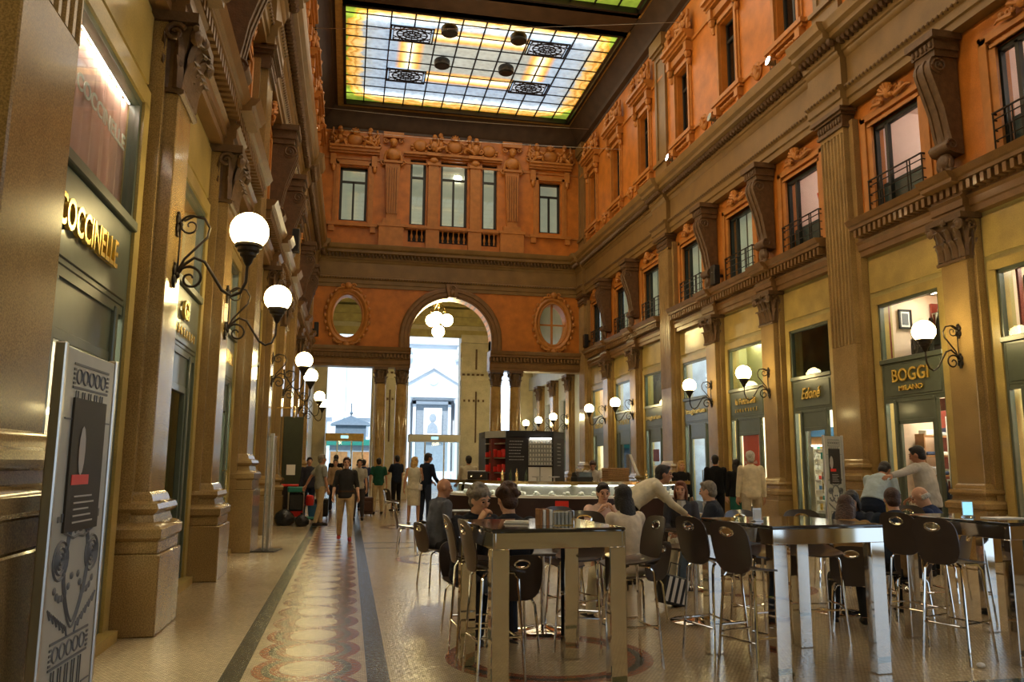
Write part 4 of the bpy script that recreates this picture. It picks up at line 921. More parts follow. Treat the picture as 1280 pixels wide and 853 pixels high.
for q, cn in enumerate(('paper', 'suitnavy', 'bluetint')):
    m = MB()
    for k in range(5):
        for j in range(5):
            if (j+k*2) % 3 == q: m.bbox(-.7+.29*j, -.46+.29*j, -.1, .14, .53+.42*k, .53+.42*k+.08+.05*((j*k) % 3), .02)
    obj('folded_clothes', m, cn, root)
# --- stocked shop: open shelves with many coloured boxes
root = thing_at('shop_shelving', 'R', yE, .42, -1.38, .1, 'long backlit shelves full of merchandise inside the shop with the script sign', 'shelves', None, R(48)); root.scale = (.72, .8, 1)
m = MB()
for k in range(8): m.box(-1.05, 1.05, -.2, .2, .15+.26*k, .17+.26*k)
for x in (-1.05, -.35, .35, 1.03): m.box(x, x+.02, -.2, .2, 0, 2.05)
obj('shelf_boards', m, 'shopwhite', root)
cols = ['paper', 'whiteware', 'red', 'bluep', 'wood', 'gold', 'pinkroom', 'teal']
for q, cn in enumerate(cols):
    m = MB()
    for k in range(8):
        for j in range(20):
            if (j*3+k*5+j*k) % 8 == q: x = -1.0+.102*j; h = .07+.1*random.random(); m.bbox(x, x+.08, .02, .17, .17+.26*k, .17+.26*k+h, .006)
    o = obj('goods', m, cn, root); o['kind'] = 'stuff'; 
m = MB(); m.box(-1.1, 1.1, -.3, .25, 2.3, 2.55); obj('header_band', m, 'bluep', root); m = MB(); m.box(-1.1, 1.1, -.32, .22, 2.1, 2.3); obj('header', m, 'wood', root)
m = MB(); m.box(-1.1, 1.1, .22, .25, 2.06, 2.09); obj('strip_lamp', m, 'neon', root)
root = thing_at('display_table', 'R', yE, .1, -.98, .1, 'orange wooden table just inside the brightly stocked shop', 'table'); m = MB(); m.box(-.3, .3, -.2, .2, .7, .76); obj('top', m, 'wood', root)
for sx in (-1, 1):
    for sy in (-1, 1): m = MB(); m.box(sx*.27-.02, sx*.27+.02, sy*.17-.02, sy*.17+.02, 0, .7); obj('leg', m, 'wood', root)
yF = sum(bay(BR, 21.6))/2
root = thing_at('door_poster', 'R', yF, 0, -.335, 1.55, 'red poster filling the door under the two-line gilt sign', 'poster'); m = MB(); m.box(-.45, .45, -.01, .01, -.85, .98); obj('sheet', m, 'redposter', root)
text('lettering', 'la Feltrinelli', .13, 'paper', root, (0, .02, .2), (R(90), 0, PI), .002, width=.7); m = MB(); m.box(-.3, .3, .01, .014, -.1, -.06); m.box(-.22, .22, .01, .014, -.2, -.17); obj('small_print', m, 'paper', root)
# far shop windows: pale bouquet of beads / glowing vase display
y5 = sum(bay(BR, 25.2))/2
root = thing_at('bead_display', 'R', y5, .1, -1.0, 4.2, 'cluster of white glass blooms in the blue upper window behind the waiter', 'window display')
m = MB(); random.seed(3)
for k in range(26): m.ell((random.uniform(-.7, .5), random.uniform(-.12, .12), random.uniform(-.15, .6)), .07+.05*random.random(), .06, .07, 8, 6)
o = obj('blooms', m, 'whiteglow', root); m = MB(); m.tube([(0, 0, -.25), (0, 0, .3)], .02, 6); obj('stem', m, 'iron', root)
y6 = sum(bay(BR, 28.8))/2
root = thing_at('glowing_vase', 'R', y6, .15, -1.0, 3.97, 'tall glowing green and white vase in an upper window by the far giant pilaster', 'vase')
m = MB(); m.lathe([(.1, 0), (.22, .1), (.28, .5), (.22, .9), (.10, 1.08), (.12, 1.14)], seg=20); obj('body', m, 'vase', root); m = MB()
for k in range(6): m.ell((.1*math.cos(k), .22, .15+.09*k), .09, .05, .07, 8, 5)
obj('ornament', m, 'gold', root)
root = thing_at('price_board', 'R', y6, 0, -.30, 1.5, 'pair of white notices taped inside the door beside the far giant pilaster', 'notice'); m = MB(); m.box(-.28, .28, 0, .012, -.55, .15); obj('sheet', m, 'paper', root); m = MB()
for k in range(7): m.box(-.22, .2-.04*(k % 3), .012, .015, -.45+.075*k, -.43+.075*k)
obj('print', m, 'print', root); m = MB(); m.box(-.28, .28, 0, .02, .3, .75); obj('red_board', m, 'redwood', root)
# ================================================================ WALL LAMPS
def wall_lamp():
    root = empty('wall_lamp', (0, 0, 0))
    p = MB()
    for z in (3.60, 4.16):
        for k in range(4): a = PI/4+PI/2*k; p.ell((.05*math.cos(a), .02, z+.07*math.sin(a)), .035, .02, .05, 8, 5)
        p.bbox(-.025, .025, 0, .03, z-.14, z+.14, .008); p.ell((0, .04, z), .035, .03, .035)
    obj('wall_plate', p, 'iron', root)
    a = MB()
    a.tube([(0, .04, 3.60), (0, .10, 3.72), (0, .20, 3.80), (0, .31, 3.76), (0, .40, 3.62), (0, .50, 3.46), (0, .60, 3.40), (0, .69, 3.44), (0, .74, 3.56), (0, .75, 3.80)], .017, 8)
    a.spiral((0, .17, 3.57), .15, 1.45, .017, 'yz', -1, PI*.95, 7, 26)
    a.tube([(0, .04, 3.64), (0, .10, 3.78), (0, .22, 3.92), (0, .32, 4.03), (0, .34, 4.14), (0, .28, 4.24), (0, .17, 4.26), (0, .07, 4.2)], .014, 8)
    a.spiral((0, .14, 4.15), .12, 1.4, .013, 'yz', 1, PI*.4, 6, 22)
    a.tube([(0, .04, 4.16), (0, .04, 3.6)], .010, 6); obj('bracket', a, 'iron', root)
    c = MB(); c.lathe([(.02, 3.74), (.045, 3.78), (.06, 3.83), (.085, 3.85), (.09, 3.88), (.115, 3.90), (.12, 3.94), (.145, 3.95), (.145, 3.98), (.08, 3.99)], (0, .75, 0), 20); obj('cup', c, 'iron', root)
    g = MB(); g.ell((0, .75, 4.13), .205, .205, .205, 28, 18); obj('globe', g, 'globe', root)
    return root
proto = wall_lamp(); used = False
LN = ['nearest and largest', 'second nearest', 'third from the viewer', 'fourth from the viewer', 'fifth from the viewer', 'sixth and farthest']
jobs = [('L', y, 'globe wall lamp on the left pilasters, '+l) for y, l in zip([8.85, 12.5, 20.05, 23.6, 30.9, 34.4], LN)]
jobs += [('R', 12.85, 'globe wall lamp right of the menswear window, nearest on the right wall'), ('R', 19.85, 'globe wall lamp beside the shop with the red poster'), ('R', 23.4, 'globe wall lamp above the standing people in black'), ('R', 30.6, 'globe wall lamp beyond the far giant pilaster, the nearer of two'), ('R', 34.15, 'last globe wall lamp before the right end of the hall')]
jobs += [('R', 40.6, 'globe wall lamp just beyond the end wall, seen through the right opening'), ('R', 43.9, 'middle globe lamp of the passage beyond the right opening'), ('R', 47.2, 'farthest globe lamp in the passage beyond the right opening')]
jobs += [('L', -2.3, 'globe wall lamp on the left, farthest behind the viewpoint'), ('R', -2.2, 'globe wall lamp on the right, behind the viewpoint'), ('R', 1.6, 'globe wall lamp on the right, level with the viewpoint'), ('L', 1.4, 'globe wall lamp on the left, just ahead of the viewpoint'), ('R', 9.0, 'globe wall lamp on the right, just outside the picture')]
for sd, y, lb in jobs:
    loc, rz = place(sd, y)
    o = proto if not used else dup(proto); used = True
    o.location = loc; o.rotation_euler = (0, 0, rz); tag(o, lb, 'wall lamp', 'white globe lamps on scroll brackets')
# spotlights clamped on the main cornice
def spot(side, y, label, on=True, aim=(0, 1, .35), energy=900):
    (x, yy, _), rz = place(side, y); sg = 1 if side == 'L' else -1
    root = empty('spotlight', (x+sg*.36, y, 12.04), rz, label, 'spotlight', 'spotlights standing on the cornice')
    b = MB(); b.bbox(-.05, .05, -.05, .05, 0, .04, .01); b.tube([(0, 0, .03), (0, 0, .18)], .02, 8); b.tube([(-.13, 0, .34), (-.13, 0, .18), (.13, 0, .18), (.13, 0, .34)], .015, 6); obj('bracket', b, 'iron', root)
    h = MB(); h.T = Matrix.Translation((0, 0, .34)) @ Matrix.Rotation(R(-78), 4, 'X'); h.lathe([(.06, -.2), (.09, -.16), (.11, .05), (.13, .12), (.13, .15), (.115, .15)], seg=18); obj('housing', h, 'brushed', root)
    l = MB(); l.T = h.T; l.lathe([(.01, .155), (.115, .15), (.115, .14)], seg=18); obj('lens', l, 'spot' if on else 'glassd', root)
    if on:
        s_ = light('SPOT', 'beam', (0, .28, .42), energy, (1, .73, .38), (R(100), 0, 0), spot_size=R(125), spot_blend=.9, shadow_soft_size=.12); s_.parent = root
        s_.rotation_euler = (R(78), 0, R(0)) if False else (R(105), 0, PI)
        s_.rotation_euler = Vector((0, -1, -.05)).to_track_quat('-Z', 'Y').to_euler() if False else Vector((0, 1, .18)).to_track_quat('-Z', 'Y').to_euler()
spot('R', 18.3, 'lit cornice spotlight, upper right, nearest to the viewer'); spot('R', 21.9, 'unlit spotlight on the right cornice between two lit ones', False); spot('R', 25.3, 'lit cornice spotlight in the middle of the right wall')
spot('L', 25.3, 'lit spotlight on the left cornice, upper of the two'); spot('L', 29.5, 'lit spotlight on the left cornice, lower and farther of the two')
spot('R', 9.0, 'lit spotlight on the right cornice above the picture', energy=700); spot('L', 11.5, 'lit spotlight on the left cornice nearest the viewer', energy=900); spot('L', 18, 'lit spotlight on the left cornice in its middle part', energy=900)
def speaker(side, y, label, z=7.9):
    root = thing_at('loudspeaker', side, y, 0, .0 if side == 'R' else .25, z-.3, label, 'loudspeaker', 'black loudspeakers on the walls')
    b = MB(); b.bbox(-.16, .16, -.10, .10, -.02, .62, .02); obj('cabinet', b, 'black', root); b = MB(); b.box(-.03, .03, .10, .104, .38, .40); obj('badge', b, 'brushed', root); b = MB(); b.bbox(-.13, .13, .095, .103, .02, .58, .003); obj('grille_cloth', b, 'iron', root)
    b = MB(); b.box(-.03, .03, -.27, -.1, .25, .33); obj('bracket', b, 'iron', root)
speaker('R', 22.9, 'black loudspeaker beside the third mezzanine railing on the right', 7.6); speaker('R', 37.1, 'black loudspeaker in the far right corner of the mezzanine', 7.65)
speaker('L', 22.3, 'black loudspeaker on the left wall above the second globe lamp', 7.75); speaker('L', 37.0, 'black loudspeaker in the far left corner beside the oval window', 7.7)

# ================================================================ PORTICO BEYOND THE END WALL
m = MB(); m.box(-2.9, -2.2, 38.9, 51, 0, 12.5); struct('wall_portico_left', m, 'travert')
m = MB()
BP = [(41.2, 43.3), (44.5, 46.6), (47.8, 49.6)]
for a, b in spans(38.9, 51, BP): m.box(11.45, 12.1, a, b, 0, 5.2)
m.box(11.45, 12.1, 38.9, 51, 5.2, 12.5); m.box(11.2, 11.5, 38.9, 50, 6.35, 7.15)
struct('wall_portico_right', m, 'bluetint')  # bluish daylight is put into the colour of this wall
m = MB(); 
for a, b in spans(-2.9, 12.1, [(-1.45, 1.25), (3.5, 6.75), (8.75, 10.3)]): m.box(a, b, 50, 51, 0, 9.8)
m.box(-2.9, 12.1, 50, 51, 9.8, 12.5)
for a, b in ((1.25, 3.5), (6.75, 8.75)):
    m.box(a+.06, b-.06, 49.85, 50, 0, 8.4); m.box(a, b, 49.75, 50, 6.9, 7.2); m.box(a, b, 49.7, 50, 9.3, 9.8); m.box(a, b, 49.8, 50, 0, 1.1)
struct('wall_portico_far', m, 'travert')
m = MB()
for a, b in ((1.25, 3.5), (6.75, 8.75)):
    xm = (a+b)/2; m.tube([(xm, 49.84, 7.6), (xm, 49.84, 8.9)], .06, 8); m.tube([(xm, 49.84, 3.0), (xm, 49.84, 6.2)], .05, 8)
    for k in range(5): m.box(xm-.8+.3*k, xm-.68+.3*k, 49.83, 49.9, 5.55, 5.7); m.box(xm-.9+.3*k, xm-.74+.3*k, 49.7, 49.8, 7.2, 7.32)
struct('trim_33', m, 'relief')
m = MB(); m.box(-2.9, 12.1, 38.9, 51, 12.4, 12.8)
for k in range(6): m.box(-2.9, 12.1, 39.4+2*k, 39.8+2*k, 11.9, 12.4)
for k in range(7): m.box(-2.2+2.3*k, -1.9+2.3*k, 38.9, 51, 12.0, 12.4)
for z, o in ((9.6, .1), (10.4, .25), (10.9, .5), (11.5, .8)): m.box(-2.9, 12.1, 50-o, 50, z, z+.5)
struct('ceiling_portico', m, 'porticoc')
M_ = None
root = empty('chandelier', (4.34, 41, 11.9), 0, 'hanging cluster of four white globe lamps in the archway', 'chandelier')
m = MB(); m.tube([(0, 0, .5), (0, 0, -1.75)], .03, 8); m.ell((0, 0, -1.75), .08); m.ell((0, 0, -2.1), .07)
for k in range(4): a = PI/2*k+.5; m.tube([(0, 0, -1.75), (.2*math.cos(a), .2*math.sin(a), -2.0), (.42*math.cos(a), .42*math.sin(a), -2.2), (.46*math.cos(a), .46*math.sin(a), -2.45)], .025, 7)
m.tube([(0, 0, -1.75), (0, 0, -3.0)], .02, 6); obj('arms', m, 'brass', root)
for k in range(3):
    a = PI*2/3*k+.2; m = MB(); m.ell((.46*math.cos(a), .46*math.sin(a), -2.78), .33, seg=24, rows=14); obj('globe', m, 'globe', root)
m = MB(); m.ell((0, 0, -3.42), .33, seg=24, rows=14); obj('globe', m, 'globe', root)
# automatic glass entrance boxes
for (x0, x1, lb) in ((-1.4, .85, 'glazed entrance box with gilt header in the left side opening'), (3.55, 6.7, 'glazed entrance box with grey header in the central archway')):
    root = empty('entrance_box', ((x0+x1)/2, 49.6, 0), 0, lb, 'doorway'); h = (x1-x0)/2
    m = MB(); m.bbox(-h, h, -.5, .5, 3.0, 3.45, .02); obj('header', m, 'goldrim' if x0 < 0 else 'brushed', root)
    m = MB(); m.bbox(-.22, .22, -.54, -.5, 3.15, 3.32, .01); obj('lit_badge', m, 'skysign', root)
    m = MB()
    for x in (-h, -h*.4, h*.34, h-.08): m.box(x, x+.08, -.48, -.4, 0, 3.0)
    obj('frame', m, 'brushed', root); m = MB(); m.box(-h+.05, h-.05, -.45, -.44, .1, 3.0); obj('glass', m, 'glass', root)
# ================================================================ STREET AND CHURCH OUTSIDE
m = MB(); m.box(-40, 60, 50.2, 81, -.2, -.01); struct('ground', m, 'pave')
root = empty('church', (8, 80, 0), 0, 'white church facade with pedimented doorway, out in bright daylight', 'building')
m = MB()
for a, b in spans(-45, 40, [(-2.6, 2.4)]): m.box(a, b, 0, 1.5, 0, 30)
m.box(-2.6, 2.4, 0, 1.5, 8.0, 30); m.box(-2.6, 2.4, 1.3, 1.5, 0, 8)
m.box(-45, 40, -.5, 0, 13.6, 14.0); m.box(-45, 40, -.7, 0, 18.6, 19.4); m.box(-45, 40, -.35, 0, 0, 1)
for x in (-12, -9.6, -5.2, 4.9, 9, 14): m.box(x, x+1.1, -.3, 0, 1, 18.6)
obj('facade', m, 'ashlar', root)
m = MB()
for x in (-2.9, 2.1):
    m.lathe([(.42, .6), (.36, .8), (.36, 4), (.31, 7.6), (.4, 7.8), (.5, 8.2)], (x+.4, -.8, 0), 14); m.box(x-.2, x+1, -1.4, 0, 0, .7)
m.box(-3.3, 3.3, -1.3, 0, 8.2, 8.9); m.prism([(-3.6, 8.9), (3.6, 8.9), (3.6, 9.15), (0, 11.3), (-3.6, 9.15)], -.9, 0, 'y')
m.prism([(-3.8, 9.1), (-3.8, 8.9), (3.8, 8.9), (3.8, 9.1), (0, 11.5), (-3.8, 9.1), (-3.4, 9.1), (0, 11.1), (3.4, 9.1)], -1.3, -.9, 'y'); m.lathe([(.5, 0), (.5, .2)], (0, 0, 0), 4) if False else m.ell((0, -1.0, 9.9), .5, .12, .5)
for q in (-1, 1): m.spiral((q*3.2, -.3, 13.0), .9, 1.5, .22, 'xz', q); m.tube([(q*2.2, -.3, 12.2), (q*3.8, -.4, 12.6), (q*5, -.3, 12.2)], [.3, .4, .15], 7)
obj('portal', m, 'ashlar', root)
m = MB(); m.box(-1.75, 1.75, .2, .3, 0, 7.8); obj('door_recess', m, 'ashd', root)
m = MB(); m.box(-1.9, -1.6, -.2, .3, 0, 7.9); m.box(1.6, 1.9, -.2, .3, 0, 7.9); m.box(-1.9, 1.9, -.2, .3, 7.6, 7.9); obj('door_frame', m, 'ashlar', root)
m = MB(); m.box(-.85, .95, -.6, -.55, 4.2, 7.2); obj('banner', m, 'white', root); m = MB(); m.ell((.05, -.62, 6.2), .35, .04, .45); m.prism([(-.5, 4.7), (-.45, 5.4), (0, 5.9), (.5, 5.4), (.6, 4.7)], -.63, -.6, 'y'); obj('banner_figure', m, 'ashd', root)
for x, z, w_, h in ((-7.2, 3.2, 1.0, 2.6), (3.4, 3.4, .5, 2.0), (-11, 3.2, .8, 2.6)):
    m = MB(); m.box(x-w_, x+w_, -.12, .02, z, z+h); obj('window', m, 'ashd', root); m = MB(); m.prism([(x-w_*1.5, z+h+.3)]+[(x+w_*1.5*math.cos(PI*(1-k/8)), z+h+.5+w_*.7*math.sin(PI*k/8)) for k in range(9)]+[(x+w_*1.5, z+h+.3)], -.5, 0, 'y'); obj('window_hood', m, 'ashlar', root)
# newspaper kiosk with pointed roof
root = empty('news_kiosk', (.1, 66, 0), 0, 'dark newspaper kiosk with pointed roof and finial out in the street', 'kiosk')
m = MB(); m.box(-1.6, 1.6, -1, 1, 0, 3.1); obj('body', m, 'ashd', root); m = MB(); m.box(-2.1, 2.1, -1.5, 1.2, 3.1, 3.55); obj('eaves', m, 'teal', root)
m = MB(); m.box(-1.2, 1.2, -.8, .8, 3.55, 4.7); m.loft([[(sx*w_, sy*w_*.7, z) for sx, sy in ((-1, -1), (1, -1), (1, 1), (-1, 1))] for w_, z in ((1.6, 4.7), (1.5, 4.85), (.35, 5.35), (.05, 5.5))]); m.tube([(0, 0, 5.4), (0, 0, 6.5)], .05, 6); m.ell((0, 0, 5.7), .13); obj('roof', m, 'kioskdark', root)
m = MB(); m.box(-1.5, -.2, -1.06, -1, .9, 2.6); m.box(.2, 1.5, -1.06, -1, .9, 2.6); obj('magazines', m, 'wood', root)
M_ = None
root = empty('shop_awning', (-1.2, 72, 0), 0, 'blue lit shop awning across the street behind the kiosk', 'awning'); m = MB(); m.prism([(-1.5, 3.3), (0, 4.0), (0, 3.2), (-1.5, 3.0)], -3, 3, 'x'); obj('canopy', m, 'skysign', root)
m = MB(); m.tube([(-2.8, -1.4, 3.1), (-2.8, -1.4, 0)], .05); m.tube([(2.8, -1.4, 3.1), (2.8, -1.4, 0)], .05); obj('posts', m, 'brushed', root)
# shop windows of the passage beyond
for i, (a, b) in enumerate(BP):
    r_ = empty('window_%d' % wn, (XR+.6, (a+b)/2, 0), R(90), kind='structure'); wn += 1; h = (b-a)/2
    f = MB(); f.box(-h, h, -.05, .05, 3.0, 3.6); 
    for x in (-h, h-.08): f.box(x, x+.08, -.05, .05, 0, 5.2)
    obj('frame', f, 'green', r_); g = MB(); g.box(-h, h, -.01, .01, .1, 5.2); obj('pane', g, 'glass', r_); g = MB(); g.box(-h, h, -.7, -.65, 0, 5.3); obj('lit_display', g, 'litwin', r_)
# ================================================================ FURNITURE
def back_shell(w_, h, hole=True):
    """shaped backrest with an oval opening: ring mesh between the outline and the hole, front and back"""
    n = 36; m = MB(); cz = h*.5; hx, hz, hc = w_*.155, h*.075, h*.80
    def yy(x, z): return -.02-.16*(z/h)**1.2*.55 + .9*x*x*(.6+.4*z/h)*.6
    rings = []
    for side in (0, 1):
        for t in (0, .34, .67, 1):
            r_ = []
            for k in range(n):
                a = 2*PI*k/n; c_, s_ = math.cos(a), math.sin(a); e = 2/3.6
                wz = w_*.5*(1-.14*max(0, -s_))
                ox, oz = wz*abs(c_)**e*(1 if c_ > 0 else -1), cz+h*.5*abs(s_)**e*(1 if s_ > 0 else -1)
                ix, iz = hx*c_, hc+hz*s_
                x, z = ox+(ix-ox)*t, oz+(iz-oz)*t
                r_.append((x, yy(x, z)-(.012 if side else 0), z))
            rings.append(r_)
    rings = rings[:4]+rings[4:][::-1]
    m.loft(rings+[rings[0]], cap=False)
    rim = MB(); rim.tube([(hx*1.08*math.cos(2*PI*k/20), yy(hx*math.cos(2*PI*k/20), hc+hz*math.sin(2*PI*k/20))-.006, hc+hz*1.12*math.sin(2*PI*k/20)) for k in range(21)], .012, 6)
    return m, rim
def seat_shell(w_, d):
    m = MB(); rings = []
    for j in range(9):
        t = j/8; y = -d*.5+d*t; zf = .03*(1-t)**2*1.5-.05*max(0, t-.75)**1.3*6*.4; hw = w_*.5*(1-.10*abs(t-.45)**1.5-(.12 if j in (0, 8) else 0))
        top = [(-hw+2*hw*k/8, y, zf-.018*math.sin(PI*k/8)) for k in range(9)]; bot = [(x, y_, z-.014) for x, y_, z in reversed(top)]
        rings.append(top+bot)
    m.loft(rings); return m
def make_seat(kind):
    h = .83 if kind == 'bar_stool' else .48; root = empty(kind, (0, 0, 0)); w_, d = .42, .40
    s_ = seat_shell(w_, d); s_.v = [(x, y, z+h) for x, y, z in s_.v]; obj('seat', s_, 'shell', root, 60)
    b, rim = back_shell(.41, .40); dz = h-.03
    b.v = [(x, y-d*.5+.035, z+dz) for x, y, z in b.v]; rim.v = [(x, y-d*.5+.035, z+dz) for x, y, z in rim.v]
    bo = obj('backrest', b, 'shell', root, 60); obj('grip_ring', rim, 'chrome', bo)
    sp = .045 if h > .6 else .03
    for sx in (-1, 1):
        for sy in (-1, 1):
            l = MB(); l.tube([(sx*.08, sy*.05, h-.03), (sx*.145, sy*.12, h-.035), (sx*.165, sy*.145, h-.08), (sx*(.165+sp), sy*(.145+sp), .0)], .0115, 7); obj('leg', l, 'chrome', root)
    if h > .6:
        f = MB(); z = .30; k = 1-(z/(h-.08)); q = .165+sp*k; q2 = .145+sp*k
        f.tube([(-q, -q2, z), (q, -q2, z)], .009, 6); f.tube([(-q, q2, z), (q, q2, z)], .009, 6); f.tube([(-q, -q2, z+.03), (-q, q2, z+.03)], .009, 6); f.tube([(q, -q2, z+.03), (q, q2, z+.03)], .009, 6); obj('footrest', f, 'chrome', root)
    return root
protos = {}
def seat_at(kind, x, y, hd, label, group):
    """hd: compass heading of the sitter in degrees, 0 = away from the viewer (+Y), 90 = to the right (+X)"""
    if kind not in protos: protos[kind] = make_seat(kind); o = protos[kind]
    else: o = dup(protos[kind])
    o.location = (x, y, 0); o.rotation_euler = (0, 0, R(-hd)); tag(o, label, 'bar stool' if kind == 'bar_stool' else 'chair', group); return o
GS, GC = 'brown shell bar stools with chrome legs', 'low brown shell cafe chairs'
for x, y, hd, lb in (
    (1.16, 6.40, 84, 'brown bar stool seen edge-on at the left side of the left high table, nearer one'),
    (1.10, 6.98, 88, 'brown bar stool seen edge-on left of the left high table, farther one'),
    (2.10, 7.2, 205, 'bar stool right of centre behind the left high table'),
    (2.35, 6.6, 265, 'bar stool at the right side of the left high table'),
    (3.12, 6.62, 76, 'bar stool left of the middle high table, farther of the pair'),
    (3.16, 6.02, 72, 'bar stool left of the middle high table, nearer of the pair'),
    (3.85, 7.2, 170, 'bar stool behind the middle high table on its left'),
    (4.45, 7.2, 185, 'bar stool behind the middle high table on its right'),
    (5.40, 7.0, 74, 'bar stool left of the right high table, farther of the pair'),
    (5.20, 6.28, 72, 'bar stool left of the right high table, nearer of the pair'),
    (6.6, 6.7, 265, 'bar stool cut by the right picture edge behind the right high table'),
    (2.25, 8.0, 160, 'empty bar stool beyond the left high table, first of three grips in a row'),
    (6.2, 7.95, 190, 'bar stool beyond the right high table near its glass holder')):
    seat_at('bar_stool', x, y, hd, lb, GS)
for x, y, hd, lb in (
    (1.12, 15.3, 88, 'lone low chair at the left edge of the cafe area on open floor'),
    (3.06, 8.22, -32, 'low chair under the dark-haired woman in the white jacket, its oval grip showing'),
    (3.15, 10.15, 195, 'low chair under the woman in pale pink'),
    (4.05, 8.35, -80, 'low chair turned sideways at the small pedestal table'),
    (1.21, 11.2, 70, 'low chair under the bald man in grey'),
    (1.2, 8.1, 160, 'low chair under the curly-haired man'),
    (1.48, 7.27, -8, 'low chair under the dark-coated man seen from behind'),
    (4.73, 11.05, 190, 'low chair under the red-haired woman'),
    (4.93, 10.25, -60, 'low chair under the grey-haired man in the striped navy jacket'),
    (3.6, 10.6, 120, 'dark low chair beside the bending waiter'),
    (6.4, 11.4, 10, 'empty low chair with bright grip in front of the man in beige'),
    (5.75, 11.5, -20, 'empty low chair next to the stand of empty chairs'),
    (6.6, 10.3, 20, 'empty low chair right of the row behind the middle high table'),
    (5.05, 7.55, 30, 'low chair under the long-haired woman in tan'),
    (6.25, 9.15, 230, 'low chair under the companion of the long-haired woman'),
    (6.02, 8.0, 12, 'low chair under the dark-haired person left of the bald man'),
    (7.38, 9.0, -30, 'low chair under the bald man in the navy suit'),
    (8.3, 8.3, 20, 'low chair with bright grip at the right picture edge'),
    (5.1, 9.3, 30, 'empty low chair behind the middle high table'),
    (2.55, 9.5, 160, 'empty low chair behind the left high table, grip beside the small carton'),
    (2.2, 10.4, 190, 'empty low chair in front of the bar, left of the red logo'),
    (2.75, 10.8, 175, 'empty low chair in front of the bar below the red logo'),
    (1.45, 26.6, 60, 'far low chair near the man in the green shirt'),
    (1.35, 25.2, 100, 'far low chair behind the woman in white')):
    seat_at('cafe_chair', x, y, hd, lb, GC)
def high_table(x, y, w_, d, rot, label):
    root = empty('high_table', (x, y, 0), R(rot), label, 'table', 'chrome high tables'); H = 1.165
    m = MB(); m.bbox(-w_/2, w_/2, -d/2, d/2, H-.025, H, .006); obj('tabletop', m, 'darktop', root)
    m = MB()
    for a0, a1, b0, b1 in ((-w_/2+.005, w_/2-.005, -d/2+.004, -d/2+.03), (-w_/2+.005, w_/2-.005, d/2-.03, d/2-.004), (-w_/2+.004, -w_/2+.03, -d/2, d/2), (w_/2-.03, w_/2-.004, -d/2, d/2)): m.bbox(a0, a1, b0, b1, H-.145, H-.026, .004)
    obj('apron', m, 'chrome', root)
    for sx in (-1, 1):
        for sy in (-1, 1):
            m = MB(); x0 = sx*(w_/2-.066); y0 = sy*(d/2-.05); m.bbox(x0-.066, x0+.066, y0-.05, y0+.05, 0, H-.14, .006); obj('leg', m, 'chrome', root)
high_table(1.50, 6.36, 1.04, 1.08, 5, 'chrome-framed high table with menus on it, leftmost of the three')
high_table(3.72, 6.42, 1.06, 1.06, 6, 'chrome-framed high table in the middle, with a small card holder')
high_table(5.97, 6.62, 1.08, 1.28, 5, 'chrome-framed high table at the right, near the wet-look floor edge'.replace(', near the wet-look floor edge', ', holding a clear menu stand'))
high_table(7.5, 8.05, 1.1, 1.1, 5, 'chrome-framed high table behind the right one at the picture edge') if False else None
def cafe_table(x, y, rot, label, sq=True):
    root = empty('cafe_table', (x, y, 0), R(rot), label, 'table', 'small pedestal tables')
    m = MB(); m.lathe([(.27, 0), (.275, .012), (.25, .025), (.08, .045), (.035, .06), (.02, .065)], seg=32); obj('base', m, 'chrome', root)
    m = MB(); m.tube([(0, 0, .05), (0, 0, .75)], .024, 12); m.box(-.16, .16, -.02, .02, .735, .75); m.box(-.02, .02, -.16, .16, .735, .75); obj('pole', m, 'chrome', root)
    m = MB(); m.bbox(-.31, .31, -.31, .31, .75, .78, .008); obj('tabletop', m, 'shell', root)
for a in ((3.66, 8.22, 20, 'small square pedestal table beside the dark-haired woman in white'), (3.0, 9.45, 5, 'small table between the two seated women'), (1.75, 11.2, 10, 'small table in front of the bald man'), (1.95, 8.05, 0, 'small table beside the two men with grey hair'), (4.55, 10.35, 10, 'small table being served by the waiter'), (5.5, 8.45, 30, 'small round-based table behind the middle high table'), (7.0, 9.65, 0, 'small table of the bald man in navy'), (2.0, 15.2, 0, 'small table beside the lone chair at the left')):
    cafe_table(*a)
# things on the tables
def on(name, x, y, z, rz, label, cat, group=None): return empty(name, (x, y, z), R(rz), label, cat, group)
root = on('menu_block', 1.50, 6.12, 1.165, 8, 'upright block of menus and leaflets on the left high table', 'menus')
for k, c in enumerate(('wood', 'paper', 'wood', 'paper')): m = MB(); m.bbox(-.06+.027*k, -.037+.027*k, -.05, .05, 0, .125-.006*(k % 2), .002); obj('menu', m, c, root)
root = on('card_rack', 1.63, 6.14, 1.165, 8, 'wire rack of patterned cards beside the menus on the left high table', 'rack'); m = MB()
for k in range(5): m.bbox(-.07+.032*k, -.05+.032*k, -.04, .04, .004, .10, .002)
obj('cards', m, 'panelgrey', root); m = MB(); m.box(-.08, .09, -.05, .05, 0, .006); m.tube([(-.08, -.05, 0), (-.08, -.05, .11), (.09, -.05, .11), (.09, -.05, 0)], .003, 5); obj('rack', m, 'chrome', root)
root = on('napkins', 1.32, 6.33, 1.165, -12, 'folded white napkins lying on the left high table', 'napkins'); m = MB(); m.bbox(-.10, .10, -.05, .05, 0, .012, .003); m.bbox(-.09, .10, -.045, .05, .012, .022, .003); obj('paper', m, 'paper', root)
root = on('card_holder', 3.4, 6.35, 1.165, 15, 'small steel card holder on the middle high table', 'holder'); m = MB(); m.bbox(-.045, .045, -.03, .03, 0, .012, .003); m.bbox(-.045, .045, -.004, .004, .012, .11, .002); obj('stand', m, 'brushed', root); m = MB(); m.box(-.035, .035, -.008, -.0042, .02, .10); m.box(-.035, .035, .0042, .008, .02, .1); obj('card', m, 'paper', root)
